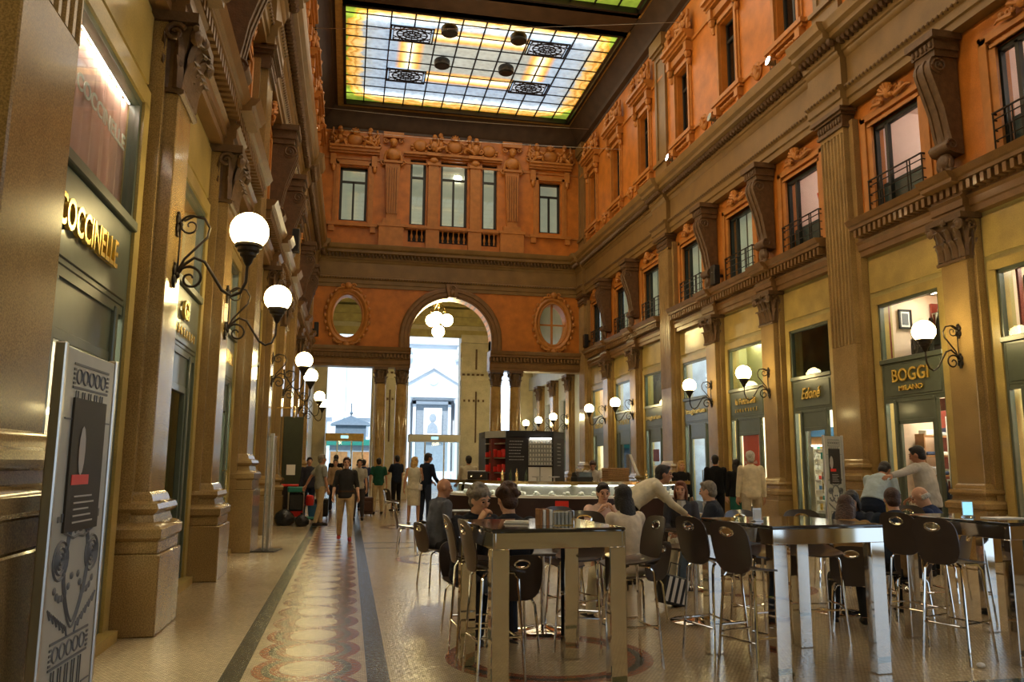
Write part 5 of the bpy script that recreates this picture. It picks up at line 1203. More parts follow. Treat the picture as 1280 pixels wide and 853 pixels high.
root = on('menu_stand', 5.72, 6.66, 1.165, -10, 'clear acrylic menu stand with coloured card on the right high table', 'menu stand'); m = MB(); m.bbox(-.05, .05, -.03, .03, 0, .01, .002); m.box(-.05, .05, -.006, -.004, .01, .15); m.box(-.05, .05, .004, .006, .01, .15); obj('acrylic', m, 'plastic_clear', root); m = MB(); m.box(-.045, .045, -.003, .003, .02, .14); obj('card', m, 'skysign', root)
root = on('white_tray', 5.95, 6.5, 1.165, 5, 'white paper placemat on the right high table', 'placemat'); m = MB(); m.bbox(-.16, .16, -.1, .1, 0, .008, .002); obj('sheet', m, 'paper', root)
root = on('drink_glass', 1.55, 11.1, .78, 0, 'tall glass of red drink on the bald man\'s table', 'glass'); m = MB(); m.lathe([(.028, 0), (.034, .13), (.033, .13), (.027, .006), (.01, .006)], seg=18); obj('glass', m, 'glass', root); m = MB(); m.lathe([(.026, .007), (.032, .11)], seg=18); obj('red_drink', m, 'red', root)
root = on('snack_plate', 4.48, 10.3, .78, 0, 'plate of snacks on the table the waiter reaches over', 'plate'); m = MB(); m.lathe([(.06, 0), (.12, .015), (.12, .02), (.055, .008)], seg=20); obj('plate', m, 'whiteware', root); m = MB(); [m.ell((.05*math.cos(k*1.3), .05*math.sin(k*1.3), .035), .03, .03, .022, 8, 5) for k in range(5)]; obj('snacks', m, 'wood', root)
for x, y, lb in ((4.7, 10.42, 'white cup beside the snack plate'), (3.66, 8.28, 'small glass of sugar sachets on the near pedestal table'), (3.05, 9.4, 'white cup between the two women')):
    root = on('cup', x, y, .78, 0, lb, 'cup'); m = MB(); m.lathe([(.025, 0), (.04, .05), (.042, .07), (.038, .07), (.03, .01), (.005, .01)], seg=16); obj('bowl', m, 'whiteware', root); m = MB(); m.tube([(.04, 0, .055), (.065, 0, .05), (.06, 0, .025), (.034, 0, .022)], .005, 6); obj('handle', m, 'whiteware', root)
root = on('drinks_carton', 3.1, 9.2, .78, 20, 'small black and white carton standing beside the women', 'carton'); m = MB(); m.bbox(-.04, .04, -.04, .04, 0, .045, .004); m.bbox(-.04, .04, -.04, .04, .10, .16, .004); obj('black_band', m, 'black', root); m = MB(); m.bbox(-.038, .038, -.038, .038, .045, .10, .002); obj('white_band', m, 'paper', root)
random.seed(8); m = MB(); m.ell((0, 0, .02), .035, .028, .02, 9, 6); m.v = [(a*(1+.3*random.random()), b*(1+.3*random.random()), c) for a, b, c in m.v]; tag(obj('crumpled_napkin', m, 'paper', loc=(5.16, 6.0, 0), smooth=0), 'crumpled white paper napkin lying on the floor at the right', 'napkin')
# striped bag on the floor by the woman
root = on('striped_bag', 3.72, 9.1, 0, 25, 'black and white striped shopping bag leaning by the white-jacketed woman', 'bag'); m = MB()
m.T = Matrix.Rotation(R(14), 4, 'Y'); m.bbox(-.2, .2, -.07, .07, .03, .36, .015); obj('body', m, 'black', root); m = MB(); m.T = Matrix.Rotation(R(14), 4, 'Y')
for k in range(4): x = -.17+.1*k; m.prism([(x, .06), (x+.05, .06), (x+.08, .34), (x+.03, .34)], -.074, -.07, 'y')
obj('stripes', m, 'paper', root); m = MB(); m.T = Matrix.Rotation(R(14), 4, 'Y'); m.tube([(-.1, 0, .35), (-.08, 0, .5), (.08, 0, .5), (.1, 0, .35)], .008, 6); obj('handle', m, 'black', root)
# ================================================================ BAR
BPTS = [(2.3, 19.6), (2.35, 18.4), (3.3, 16.7), (4.6, 16.1), (6.2, 16.25), (7.5, 17.1), (8.0, 18.6), (8.0, 20.2)]
def off(pts, d):
    out = []
    for i, p in enumerate(pts):
        a = Vector(pts[max(i-1, 0)]); b = Vector(pts[min(i+1, len(pts)-1)]); t = (b-a).normalized(); out.append((p[0]-t.y*d, p[1]+t.x*d))
    return out
def ribbon(mb, pts, d0, d1, z0, z1):
    a, b = off(pts, d0), off(pts, d1); mb.loft([[(p[0], p[1], z0), (q[0], q[1], z0), (q[0], q[1], z1), (p[0], p[1], z1)] for p, q in zip(a, b)])
root = empty('bar_counter', (0, 0, 0), 0, 'faceted dark bar counter with glass display and bright rail, centre of the hall', 'counter'); root.scale = (1, 1, 1.05)
m = MB(); ribbon(m, BPTS, 0, .5, .08, .90); obj('front_panel', m, 'bar', root); m = MB(); ribbon(m, BPTS, .05, .45, 0, .08); obj('kickboard', m, 'black', root)
m = MB(); ribbon(m, BPTS, -.03, .5, .90, .95); obj('display_shelf', m, 'white', root)
m = MB(); ribbon(m, BPTS, .0, .01, .95, 1.17); obj('glass_front', m, 'glass', root)
m = MB(); ribbon(m, BPTS, -.04, .50, 1.17, 1.20); ribbon(m, BPTS, -.055, .04, 1.165, 1.235); obj('counter_top', m, 'brass', root)
m = MB(); ribbon(m, BPTS, .49, .5, .95, 1.17); obj('display_back', m, 'brushed', root)
m = MB(); pp = off(BPTS, .25)
for a, b in zip(pp, pp[1:]): m.tube([(a[0]+(b[0]-a[0])*.06, a[1]+(b[1]-a[1])*.06, 1.158), (b[0]-(b[0]-a[0])*.06, b[1]-(b[1]-a[1])*.06, 1.158)], .012, 6)
obj('strip_lamp', m, 'shelflamp', root)
m = MB(); m.add([(BPTS[i][0], BPTS[i][1]-.01 if 0 else BPTS[i][1], 0) for i in ()], []) if False else None
# dishes in the display
k = 0; dish = None
for a, b in list(zip(pp, pp[1:]))[1:6]:
    L_ = math.dist(a, b); n = int(L_/.27)
    for j in range(n):
        t = (j+.5)/n; x, y = a[0]+(b[0]-a[0])*t, a[1]+(b[1]-a[1])*t
        if dish is None:
            m = MB(); m.lathe([(.05, 0), (.09, .02), (.09, .03), (.05, .012)], seg=12); m.ell((-.02, 0, .055), .05, .05, .035, 8, 5); m.ell((.05, .01, .045), .035, .035, .025, 8, 5); dish = obj('pastry_dish', m, 'whiteware'); o = dish
        else: o = dish.copy(); S.collection.objects.link(o)
        o.location = (x, y, 1.0); o.rotation_euler = (0, 0, k); k += 1; tag(o, 'small white dish of pastries in a row behind the bar glass', 'dish', 'pastry dishes in the bar display')
root = empty('bar_logo', (4.19, 16.28, .72), math.atan2(BPTS[3][1]-BPTS[2][1], BPTS[3][0]-BPTS[2][0]), 'square red logo plate with white script on the dark bar front', 'sign')
a, b = Vector(BPTS[2]), Vector(BPTS[3]); q = a+(b-a)*.80; nrm = Vector(((b-a).y, -(b-a).x)).normalized(); root.location = (q.x+nrm.x*.02, q.y+nrm.y*.02, .74)
m = MB(); m.bbox(-.14, .14, -.01, .01, -.16, .16, .004); obj('plate', m, 'red', root); text('lettering', 'illy', .17, 'paper', root, (0, -.014, -.01), (R(90), 0, 0), .003)
# tower in the middle of the bar
root = empty('bar_kiosk', (0, 0, 0), 0, 'black chalkboard kiosk rising from the middle of the bar', 'kiosk'); KP = [(3.42, 20.3), (3.78, 19.5), (5.0, 19.5), (5.5, 20.3), (5.5, 21.4), (3.42, 21.4)]
m = MB(); m.prism([(x, y) for x, y in KP], 0, 1.05, 'z'); obj('base', m, 'bar', root); m = MB(); m.prism(KP, 2.3, 2.47, 'z'); obj('crown', m, 'black', root)
m = MB(); m.prism([(3.78, 19.5), (5.0, 19.5), (5.0, 19.58), (3.82, 19.58)], 1.05, 2.32, 'z'); m.prism([(5.0, 19.5), (5.5, 20.3), (5.44, 20.34), (4.95, 19.56)], 1.05, 2.32, 'z'); m.box(5.4, 5.5, 20.3, 21.4, 1.05, 2.32); m.box(3.42, 3.5, 20.25, 21.4, 1.05, 2.32); obj('chalkboard', m, 'chalk', root)
m = MB(); random.seed(5)
for (x0, x1, z0, z1) in ((3.87, 4.3, 1.75, 2.2),):
    for k in range(7):
        x = x0+.02*random.random()
        while x < x1-.05*random.random()*4: l = .02+.03*random.random(); m.box(x, x+l, 19.495, 19.499, z1-.075*k, z1-.075*k+.018); x += l+.012
obj('chalk_writing', m, 'chalkw', root)
m = MB()
for k in range(7):
    x = 0.08
    while x < .30+.1*random.random(): l = .02+.03*random.random(); p0 = Vector((5.0, 19.5)).lerp(Vector((5.5, 20.3)), x/.94+.25); p1 = Vector((5.0, 19.5)).lerp(Vector((5.5, 20.3)), (x+l)/.94+.25); m.loft([[(p0.x+.006, p0.y-.004, 2.15-.09*k), (p1.x+.006, p1.y-.004, 2.15-.09*k), (p1.x+.006, p1.y-.004, 2.17-.09*k), (p0.x+.006, p0.y-.004, 2.17-.09*k)], [(p0.x+.002, p0.y-.001, 2.15-.09*k), (p1.x+.002, p1.y-.001, 2.15-.09*k), (p1.x+.002, p1.y-.001, 2.17-.09*k), (p0.x+.002, p0.y-.001, 2.17-.09*k)]]); x += l+.012
obj('chalk_list', m, 'chalkw', root)
m = MB(); m.box(4.36, 4.64, 19.46, 19.5, 1.08, 1.58); m.box(4.66, 4.95, 19.46, 19.5, 1.08, 1.58); obj('white_doors', m, 'paper', root)
m = MB(); m.box(4.36, 4.95, 19.47, 19.5, 1.62, 2.26)
obj('rack_board', m, 'panelgrey', root); m = MB()
for r_ in range(6): m.box(4.36, 4.95, 19.40, 19.5, 1.63+.105*r_, 1.64+.105*r_)
obj('rack_shelf', m, 'brushed', root)
cup = None
for r_ in range(6):
    for c_ in range(8):
        if cup is None: m = MB(); m.lathe([(.018, 0), (.026, .055), (.024, .055), (.015, .006)], seg=10); cup = obj('espresso_cup', m, 'whiteware'); o = cup
        else: o = cup.copy(); S.collection.objects.link(o)
        o.location = (4.40+.073*c_, 19.435, 1.64+.105*r_); tag(o, 'white cup on the kiosk rack, %s shelf from the bottom, %s from the left' % (['lowest', 'second', 'third', 'fourth', 'fifth', 'top'][r_], ['first', 'second', 'third', 'fourth', 'fifth', 'sixth', 'seventh', 'last'][c_]), 'cup', 'cups on the kiosk rack')
m = MB(); m.tube([(4.38, 19.42, 2.28), (4.93, 19.42, 2.28)], .012, 6); obj('strip_lamp', m, 'shelflamp', root)
m = MB(); m.prism([(3.40, 20.28), (3.76, 19.48), (3.79, 19.49), (3.43, 20.3)], 2.3, 2.47, 'z'); obj('sign_band', m, 'panelgrey', root)
m = MB(); m.box(3.5, 4.0, 19.9, 21.3, 1.04, 2.28); obj('recess', m, 'redwood', root)
m = MB(); random.seed(9)
for k in range(3):
    for j in range(5):
        p = Vector((3.42, 20.2)).lerp(Vector((3.72, 19.55)), j/4); h = .12+.1*random.random(); m.bbox(p.x-.02, p.x+.07, p.y-.04, p.y+.06, 1.1+.36*k, 1.1+.36*k+h, .01)
o = obj('packets', m, 'red', root)
m = MB(); [m.prism([(3.40, 20.28), (3.76, 19.5), (3.9, 19.6), (3.55, 20.35)], 1.06+.36*k, 1.09+.36*k, 'z') for k in range(4)]; obj('shelf', m, 'brushed', root)
# things standing on the bar
def lathe_thing(name, prof, mt, x, y, z, label, cat, group=None, seg=14): m = MB(); m.lathe(prof, seg=seg); return tag(obj(name, m, mt, loc=(x, y, z)), label, cat, group)
root = on('wicker_basket', 5.85, 17.25, 1.262, 8, 'square wicker basket on the bar to the left of the raised glass lid', 'basket'); m = MB()
for k in range(7):
    z = .045*k; m.tube([(-.24, -.16, z+.02), (.24, -.16, z+.02), (.24, .16, z+.02), (-.24, .16, z+.02), (-.24, -.16, z+.02)], .022, 6)
m.box(-.23, .23, -.15, .15, 0, .02); obj('weave', m, 'wicker', root)
root = on('cash_register', 5.0, 17.0, 1.262, 10, 'black cash register with green display on the bar', 'cash register'); m = MB(); m.bbox(-.2, .2, -.15, .15, 0, .12, .01); m.prism([(-.15, .12), (.15, .12), (.12, .2), (0, .22)], -.18, .18, 'x'); obj('body', m, 'black', root); m = MB(); m.box(-.15, .15, -.18, -.15, .12, .22); obj('display', m, 'kioskdark', root)
root = on('coffee_machine', 2.95, 18.55, 1.262, -20, 'black espresso machine at the left end of the bar', 'coffee machine'); root.scale = (.62, .7, .62); m = MB(); m.bbox(-.35, .35, -.2, .2, .06, .34, .02); m.bbox(-.37, .37, -.28, .2, 0, .06, .01); obj('body', m, 'black', root); m = MB()
for x in (-.18, .18): m.lathe([(.04, 0), (.04, .06)], (x, -.24, .16), 10); m.tube([(x, -.24, .16), (x, -.40, .15)], .014, 6)
m.tube([(-.34, -.2, .36), (.34, -.2, .36)], .012, 6); obj('group_heads', m, 'chrome', root)
for k, (x, y) in enumerate(((3.35, 17.6), (3.5, 17.45), (3.62, 17.35), (3.8, 17.2), (6.6, 17.3))):
    lathe_thing('bottle', [(.035, 0), (.037, .16), (.014, .22), (.012, .28), (.016, .29)], ('brass', 'glassbottle')[k % 2], x, y, 1.262, ['brass-coloured bottle on the bar, leftmost', 'dark bottle on the bar, second from the left', 'brass-coloured bottle on the bar, third from the left', 'dark bottle on the bar, just left of the chalkboard', 'brass-coloured bottle on the bar beside the glass lid'][k], 'bottle', 'bottles on the bar')
root = on('glass_lid', 6.75, 17.5, 1.262, 15, 'raised clear display lid on the right part of the bar', 'display lid'); m = MB(); m.prism([(-.3, .15), (.25, .15), (.3, 0), (-.35, 0)], -.2, .2, 'y'); obj('cover', m, 'glass', root); m = MB(); m.prism([(-.35, .15), (-.28, .15), (-.5, .62), (-.56, .62)], -.01, .01, 'y'); obj('flap', m, 'white', root)
for x, y, lb in ((4.0, 17.0, 'small metal cake stand on the bar, left one'), (4.35, 16.9, 'small metal cake stand in front of the kiosk doors'), (7.3, 17.75, 'small metal cake stand at the right end of the bar')): lathe_thing('cake_stand', [(.06, 0), (.02, .03), (.02, .1), (.12, .11), (.12, .125)], 'brushed', x, y, 1.262, lb, 'stand', 'cake stands on the bar')
# ================================================================ INFORMATION STANDS
def engraving(root, x0, x1, z0, z1, y, sg=1):
    """old architectural print: fluted capitals, volutes, swags drawn on the panel"""
    m = MB(); W_ = x1-x0; H_ = z1-z0; cx = (x0+x1)/2; Y0, Y1 = (y, y+.004*sg)
    def b(a0, a1, c0, c1): m.box(cx+a0*W_, cx+a1*W_, min(Y0, Y1), max(Y0, Y1), z0+c0*H_, z0+c1*H_)
    def ring(a, c, r, t): m.tube([(cx+a*W_+r*math.cos(2*PI*k/18), y, z0+c*H_+r*math.sin(2*PI*k/18)) for k in range(19)], t, 4)
    for base_ in (.93, .24):
        b(-.36, .36, base_+.03, base_+.036); b(-.36, .36, base_-.03, base_-.024)
        for k in range(5): ring(-.25+.125*k, base_+.003, W_*.05, .006)
        for q in (-.36, .33): [b(q, q+.04, base_-.02+.012*k, base_-.014+.012*k) for k in range(4)]
        for k in range(5): b(-.27+.125*k-.025, -.27+.125*k-.012, base_-.16, base_-.035); b(-.27+.125*k+.02, -.27+.125*k+.033, base_-.16, base_-.035)
        b(-.46, -.3, base_-.11, base_-.106); b(.3, .46, base_-.11, base_-.106)
    for s_ in (-1, 1):
        for r_ in (.13, .09, .055, .025): ring(s_*.30, .47, W_*r_, .008)
        m.tube([(cx+s_*W_*.30, y, z0+H_*.54), (cx+s_*W_*.1, y, z0+H_*.52), (cx, y, z0+H_*.525)], .009, 4)
        for k in range(11): m.tube([(cx+s_*W_*(.45-.035*k), y, z0+H_*(.36-.006*k)), (cx+s_*W_*(.40-.033*k), y, z0+H_*(.335-.006*k+.01*(k % 2)))], .006, 4)
        for k in range(7): m.ell((cx+s_*W_*(.36-.05*k), y, z0+H_*(.40-.02*k+.004*k*k)), .028, .004, .022, 6, 4)
    for r_ in (.24, .21): m.tube([(cx+W_*(r_*(1-.45*max(0, -math.sin(2*PI*k/32))**1.5))*math.cos(2*PI*k/32)*(1 if abs(math.sin(2*PI*k/32)) < .9 else .9), y, z0+H_*.44+W_*(r_+.06)*1.35*math.sin(2*PI*k/32)) for k in range(33)], .007, 4)
    for k in range(14): b(-.42+.06*k, -.39+.06*k, .565, .580+.006*(k % 3))
    for k in range(9): m.ell((cx-W_*.12+W_*.03*k, y, z0+H_*(.545+.01*math.sin(k*2))), .018, .004, .016, 6, 4)
    return m
def info_stand(x, y, rz, label, w_=.95, h=2.2, poster=True):
    root = empty('info_stand', (x, y, 0), rz, label, 'information stand')
    m = MB(); m.bbox(-w_/2, w_/2, -.02, .02, .06, h, .005); obj('panel', m, 'panelgrey', root)
    for q in (-1, 1): m = MB(); m.bbox(q*(w_/2+.03)-.02, q*(w_/2+.03)+.02, -.03, .03, 0, h+.02, .008); obj('post', m, 'brushed', root)
    m = MB(); m.bbox(-w_/2-.1, w_/2+.1, -.2, .2, 0, .02, .005); obj('base', m, 'brushed', root)
    obj('engraving', engraving(root, -w_/2, w_/2, .06, h, -.022, -1), 'print', root)
    if poster:
        m = MB(); m.box(-w_*.33, w_*.33, -.034, -.022, h*.55, h*.88); o = obj('poster', m, 'chalk', root)
        m = MB(); m.box(-w_*.28, w_*.05, -.037, -.034, h*.665, h*.69); obj('red_band', m, 'red', o); m = MB(); [m.box(-w_*.2, w_*(.2-.05*(k % 3)), -.037, -.034, h*(.57+.016*k), h*(.574+.016*k)) for k in range(5)]; m.ell((-.1, -.037, h*.75), .05, .002, .14, 8, 6); obj('print_lines', m, 'chalkw', o)
info_stand(-1.53, 5.12, R(88), 'tall grey information stand printed with antique capitals, left foreground', .80, 2.25)
info_stand(10.45, 16.0, R(12), 'grey information stand with engraved capitals beside the brightly stocked shop', .48, 2.3)
for x, y, lb in ((-1.45, 16.1, 'narrow clear stand seen edge-on on a flat steel base by the third left pilaster'), (-1.55, 27.0, 'second edge-on stand farther along the left wall')):
    root = empty('slim_stand', (x, y, 0), R(80), lb, 'information stand'); m = MB(); m.bbox(-.3, .3, -.015, .015, .02, 2.15, .004); obj('panel', m, 'plastic_clear', root); m = MB(); m.bbox(-.02, .02, -.04, .04, 0, 2.2, .006); obj('post', m, 'brushed', root); m = MB(); m.bbox(-.3, .3, -.22, .22, 0, .02, .004); obj('base', m, 'iron', root)
# garments and boards in the left doorways
root = empty('hanging_jacket', (-2.72, 10.3, 1.15), R(-90), 'grey jacket hanging just inside the dark left shop doorway', 'jacket'); m = MB(); m.loft([[(-.2*k, -.06*k, z), (.2*k, -.06*k, z), (.2*k, .06*k, z), (-.2*k, .06*k, z)] for z, k in ((0, 1.1), (.4, 1), (.65, 1.05), (.78, .5))]); obj('cloth', m, 'panelgrey', root); m = MB(); m.tube([(0, 0, .76), (0, 0, .9), (.05, 0, .93)], .006, 5); obj('hanger', m, 'brushed', root)
root = empty('notice', (-2.40, 10.85, 2.55), R(-90), 'white paper notice in the dark left shop doorway', 'notice'); m = MB(); m.box(-.12, .12, -.005, .005, -.18, .18); obj('sheet', m, 'paper', root); m = MB(); [m.box(-.09, .08, .005, .008, -.12+.05*k, -.09+.05*k) for k in range(5)]; obj('print', m, 'black', root)
root = empty('wall_sign', (-1.62, 22.1, 3.0), R(-90), 'small gilt hanging sign on the left wall beyond the lamps', 'sign'); m = MB(); m.ell((0, .16, 0), .26, .04, .17); m.tube([(0, -.3, .1), (0, .1, .1)], .015); obj('board', m, 'gold', root)
m = MB(); m.bbox(-.04, .04, -.28, .28, .2, 3.0, .01); root = empty('notice_board', (-1.62, 24.5, 0), R(98), 'tall dark green board standing out from the left wall behind the trolley', 'board'); obj('board', m, 'greendark', root); m = MB(); m.box(.042, .045, -.1, .15, 1.3, 1.6); m.box(-.045, -.042, -.1, .15, 1.3, 1.6); obj('notice', m, 'paper', root); m = MB(); m.box(-.06, .06, -.24, .24, 0, .2); obj('foot', m, 'iron', root)
# ================================================================ CLEANING TROLLEY, BAGS, SUITCASES
root = empty('cleaning_trolley', (-1.12, 23.0, 0), R(6), 'green cleaning trolley with red and blue buckets on the left walkway', 'trolley')
m = MB(); m.bbox(-.48, .48, -.25, .25, .14, .20, .02); m.bbox(-.48, -.02, -.25, .25, .86, 1.0, .02); obj('frame', m, 'teal', root)
m = MB(); [m.tube([(x, y, .2), (x, y, 1.0)], .015, 6) for x in (-.45, -.05) for y in (-.2, .2)]; m.tube([(.45, -.2, .2), (.46, -.2, .95), (.46, .2, .95), (.45, .2, .2)], .015, 6); obj('uprights', m, 'brushed', root)
for x, y in ((-.4, -.2), (-.4, .2), (.4, -.2), (.4, .2)): m = MB(); m.T = Matrix.Translation((x, y, .075)) @ Matrix.Rotation(R(90), 4, 'Y'); m.lathe([(.02, -.02), (.075, -.018), (.075, .018), (.02, .02)], seg=16); obj('wheel', m, 'black', root)
def bucket(mt, x, y, z, r_=.15, h=.28):
    m = MB(); m.loft([[(x+sx*r_*k, y+sy*r_*.9*k, z+zz) for sx, sy in ((-1, -.8), (-.8, -1), (.8, -1), (1, -.8), (1, .8), (.8, 1), (-.8, 1), (-1, .8))] for zz, k in ((0, .8), (h, 1), (h+.02, 1.08), (h+.02, .95), (.03, .72))]); m.tube([(x-r_, y, z+h), (x, y, z+h+.06), (x+r_, y, z+h)], .006, 5); return obj('bucket', m, mt, root)
bucket('red', -.22, 0, .2, .2, .3); bucket('bluep', .25, 0, .2, .18, .28); m = MB(); m.bbox(.02, .18, -.12, .12, .5, .78, .04); m.lathe([(.10, .50), (.12, .62), (.10, .76), (.02, .78)], (.12, -.05, 0), 16); obj('wringer', m, 'red', root)
m = MB(); m.bbox(-.46, -.04, -.22, .22, .36, .84, .05); obj('rubbish_sack', m, 'bag', root); m = MB(); m.tube([(.3, .1, .3), (.44, .0, 1.35)], .012, 6); obj('broom_handle', m, 'wood', root)
root = empty('wheelie_bin', (-1.62, 23.75, 0), 0, 'dark bin with red rim beside the trolley', 'bin'); m = MB(); m.loft([[(sx*w_, sy*w_, z) for sx, sy in ((-1, -1), (1, -1), (1, 1), (-1, 1))] for w_, z in ((.18, 0), (.24, 1.0))]); obj('body', m, 'chalk', root); m = MB(); m.bbox(-.26, .26, -.26, .26, 1.0, 1.05, .01); obj('rim', m, 'red', root)
random.seed(2)
for x, y, r_, lb in ((-1.62, 22.5, .24, 'black bin bag against the left wall, fuller one'), (-1.15, 22.15, .17, 'black bin bag in front of the trolley')):
    m = MB(); rings = []
    for j, (k, z) in enumerate(((.7, 0), (1, .12), (1.05, .3), (.85, .5), (.5, .62), (.14, .70), (.22, .78))): rings.append([(r_*k*(1+.12*math.sin(3*a+j)+.06*random.random())*math.cos(a), r_*k*(1+.1*math.cos(4*a+j*2))*math.sin(a), z*r_*2.6) for a in (2*PI*q/20 for q in range(20))])
    m.loft(rings); tag(obj('bin_bag', m, 'bag', loc=(x, y, 0)), lb, 'bin bag')
def suitcase(x, y, mt, lb, rz=0):
    root = empty('suitcase', (x, y, 0), R(rz), lb, 'suitcase'); m = MB(); m.bbox(-.2, .2, -.12, .12, .06, .60, .035); obj('body', m, mt, root); m = MB(); m.tube([(-.1, .08, .6), (-.1, .08, 1.02), (.1, .08, 1.02), (.1, .08, .6)], .011, 6); obj('pull_handle', m, 'chrome', root); m = MB(); m.bbox(-.15, .15, -.15, -.12, .14, .46, .02); obj('front_pocket', m, mt, root)
    for q in (-.15, .15): m = MB(); m.T = Matrix.Translation((q, .08, .04)) @ Matrix.Rotation(R(90), 4, 'Y'); m.lathe([(.04, -.015), (.04, .015)], seg=12); obj('wheel', m, 'black', root)
suitcase(.62, 26.3, 'browncase', 'dark brown wheeled suitcase pulled by the man in green', 5); suitcase(-.74, 25.2, 'black', 'black wheeled suitcase beside the man in the grey shirt', -5)
# ================================================================ PEOPLE
CL = {}
def cm(c):
    if isinstance(c, str): return M[c]
    if c not in CL: CL[c] = mat('cloth_%d' % len(CL), c, .8, var=.15, scale=12, bump=.35, bump_scale=20, spec=.2)
    return CL[c]
def dirv(p, o, s): p, o = R(p), R(o); return Vector((s*math.sin(o), math.sin(p)*math.cos(o), -math.cos(p)*math.cos(o)))
def oval_ring(c, rx, ry, Rm, n=16, fz=0):
    return [tuple(c+Rm @ Vector((rx*math.cos(2*PI*k/n), ry*math.sin(2*PI*k/n), 0))) for k in range(n)]
def hand(mb, w_, d, palm, side, curl=.5):
    """palm plate with four bent fingers of different lengths and a thumb from the side of the palm"""
    d = d.normalized(); n_ = (palm - d*palm.dot(d)).normalized(); x_ = d.cross(n_)*side
    def P(a, b, c): return w_+d*a+x_*b+n_*c
    mb.loft([[tuple(P(a, b*wd, c*th)) for b, c in ((-1, -.6), (-.6, -1), (.6, -1), (1, -.6), (1, .6), (.6, 1), (-.6, 1), (-1, .6))] for a, wd, th in ((-.02, .026, .018), (.02, .034, .016), (.06, .041, .014), (.09, .040, .012))])
    for i, L_ in enumerate((.068, .076, .072, .056)):
        b = -.031+.0205*i; c1 = curl*.5; c2 = curl*1.3; c3 = curl*1.9
        p0 = P(.082, b, 0); seg = [.42*L_, .32*L_, .26*L_]; pts = [p0]; 
        for q, ang in zip(seg, (c1, c2, c3)): pts.append(pts[-1]+(d*math.cos(ang)+n_*math.sin(ang))*q)
        mb.tube(pts, [.0095, .009, .008, .0062], 6)
    mb.tube([P(.015, -.030, .004), P(.045, -.055, .012), P(.075, -.062, .022), P(.095, -.056, .03)], [.012, .011, .0095, .007], 6)
def person(x, y, hd, label, pose='stand', lean=0, lat=0, twist=0, head=(0, 0, 0), legs=None, armL=(5, 8, 12, 4), armR=(5, 8, 12, 4), top=(.1, .1, .1), sleeve='short', bottom=(.05, .05, .06), bkind='trousers', hair='short', hairc='hairdark', skin='skin', shoes=(.03, .025, .02), h=1.72, female=False, tuck=False, jacket=None, curl=.5, vox=.013, extra=None, z0=0, belt=None, group=None):
    k = 1.06*h/1.72
    root = empty('person', (x, y, z0), R(-hd), label, 'person', group); root.scale = (k, k, k)
    sit = pose == 'sit'
    if legs is None: legs = [(80, 4, 8), (84, 6, -4)] if sit else [(0, 3, -2), (3, 3, -3)]
    Hh = Vector((0, 0, 0)); leg = []
    for s_, (tp, to, sp_) in zip((-1, 1), legs):
        hp = Vector((s_*.092, 0, -.02)); kn = hp+dirv(tp, to, s_)*.43; an = kn+dirv(sp_, to*.4, s_)*.42; leg.append((hp, kn, an))
    zmin = min(l[2].z for l in leg); off_ = Vector((0, 0, (.47/1.0+.085) if sit else (.085-zmin)))
    if sit and pose == 'sit': off_.z = .48/k+.09
    leg = [tuple(p+off_ for p in l) for l in leg]; O = off_
    Tm = Matrix.Rotation(R(twist), 3, 'Z') @ Matrix.Rotation(R(-lean), 3, 'X') @ Matrix.Rotation(R(lat), 3, 'Y')
    fem = .94 if female else 1
    # torso rings bend gradually from the hips to full lean
    prof = [(-.09, .135, .10), (-.03, .168 if female else .16, .118), (.06, .152, .11), (.14, .122 if female else .14, .098), (.24, .14*fem, .108), (.34, .158*fem, .118 if female else .112), (.43, .168*fem, .105), (.49, .150*fem, .082), (.525, .085, .066), (.555, .054, .056), (.62, .05, .053)]
    def spine(z):
        t = max(0, min(1, z/.25)); M_ = Matrix.Rotation(R(twist*t), 3, 'Z') @ Matrix.Rotation(R(-lean*(.55+.45*t)), 3, 'X') @ Matrix.Rotation(R(lat*t), 3, 'Y')
        c = O.copy(); n = 8; 
        if z <= 0: return O+Matrix.Rotation(R(-lean*.3), 3, 'X') @ Vector((0, 0, z)), Matrix.Rotation(R(-lean*.3), 3, 'X')
        for i in range(n): tt = (i+.5)/n*z; tq = min(1, tt/.25); c += (Matrix.Rotation(R(twist*tq), 3, 'Z') @ Matrix.Rotation(R(-lean*(.55+.45*tq)), 3, 'X') @ Matrix.Rotation(R(lat*tq), 3, 'Y')) @ Vector((0, 0, z/n))
        return c, M_
    def torso(mb, z0_, z1_, g, waist=0):
        rg = []
        zz = [p for p in prof if z0_ < p[0] < z1_]
        def it(z):
            for a, b in zip(prof, prof[1:]):
                if a[0] <= z <= b[0]: t = (z-a[0])/(b[0]-a[0]); return (z, a[1]+(b[1]-a[1])*t, a[2]+(b[2]-a[2])*t)
            return prof[0] if z < prof[0][0] else prof[-1]
        for z, rx, ry in [it(z0_)]+zz+[it(z1_)]:
            c, m_ = spine(z); rg.append(oval_ring(c, rx+g+waist*(1 if .02 < z < .3 else 0), ry+g+waist*(1 if .02 < z < .3 else 0), m_, 18))
        mb.loft(rg)
    cS, mS = spine(.465); arms = []
    for s_, (up, uo, fp, fo) in ((-1, armL), (1, armR)):
        sh = cS+mS @ Vector((s_*(.165 if female else .182), 0, 0)); tz = Matrix.Rotation(R(twist), 3, 'Z')
        el = sh+tz @ dirv(up, uo, s_)*.285; wr = el+tz @ dirv(fp, fo, s_)*.245; arms.append((s_, sh, el, wr))
    cN, mN = spine(.60); hy, hp_, hr = head
    mH = Matrix.Rotation(R(twist+hy), 3, 'Z') @ Matrix.Rotation(R(-lean*.45-hp_), 3, 'X') @ Matrix.Rotation(R(hr), 3, 'Y')
    hc = cN+mH @ Vector((0, .018, .075))
    def HP(a, b, c): return tuple(hc+mH @ Vector((a, b, c)))
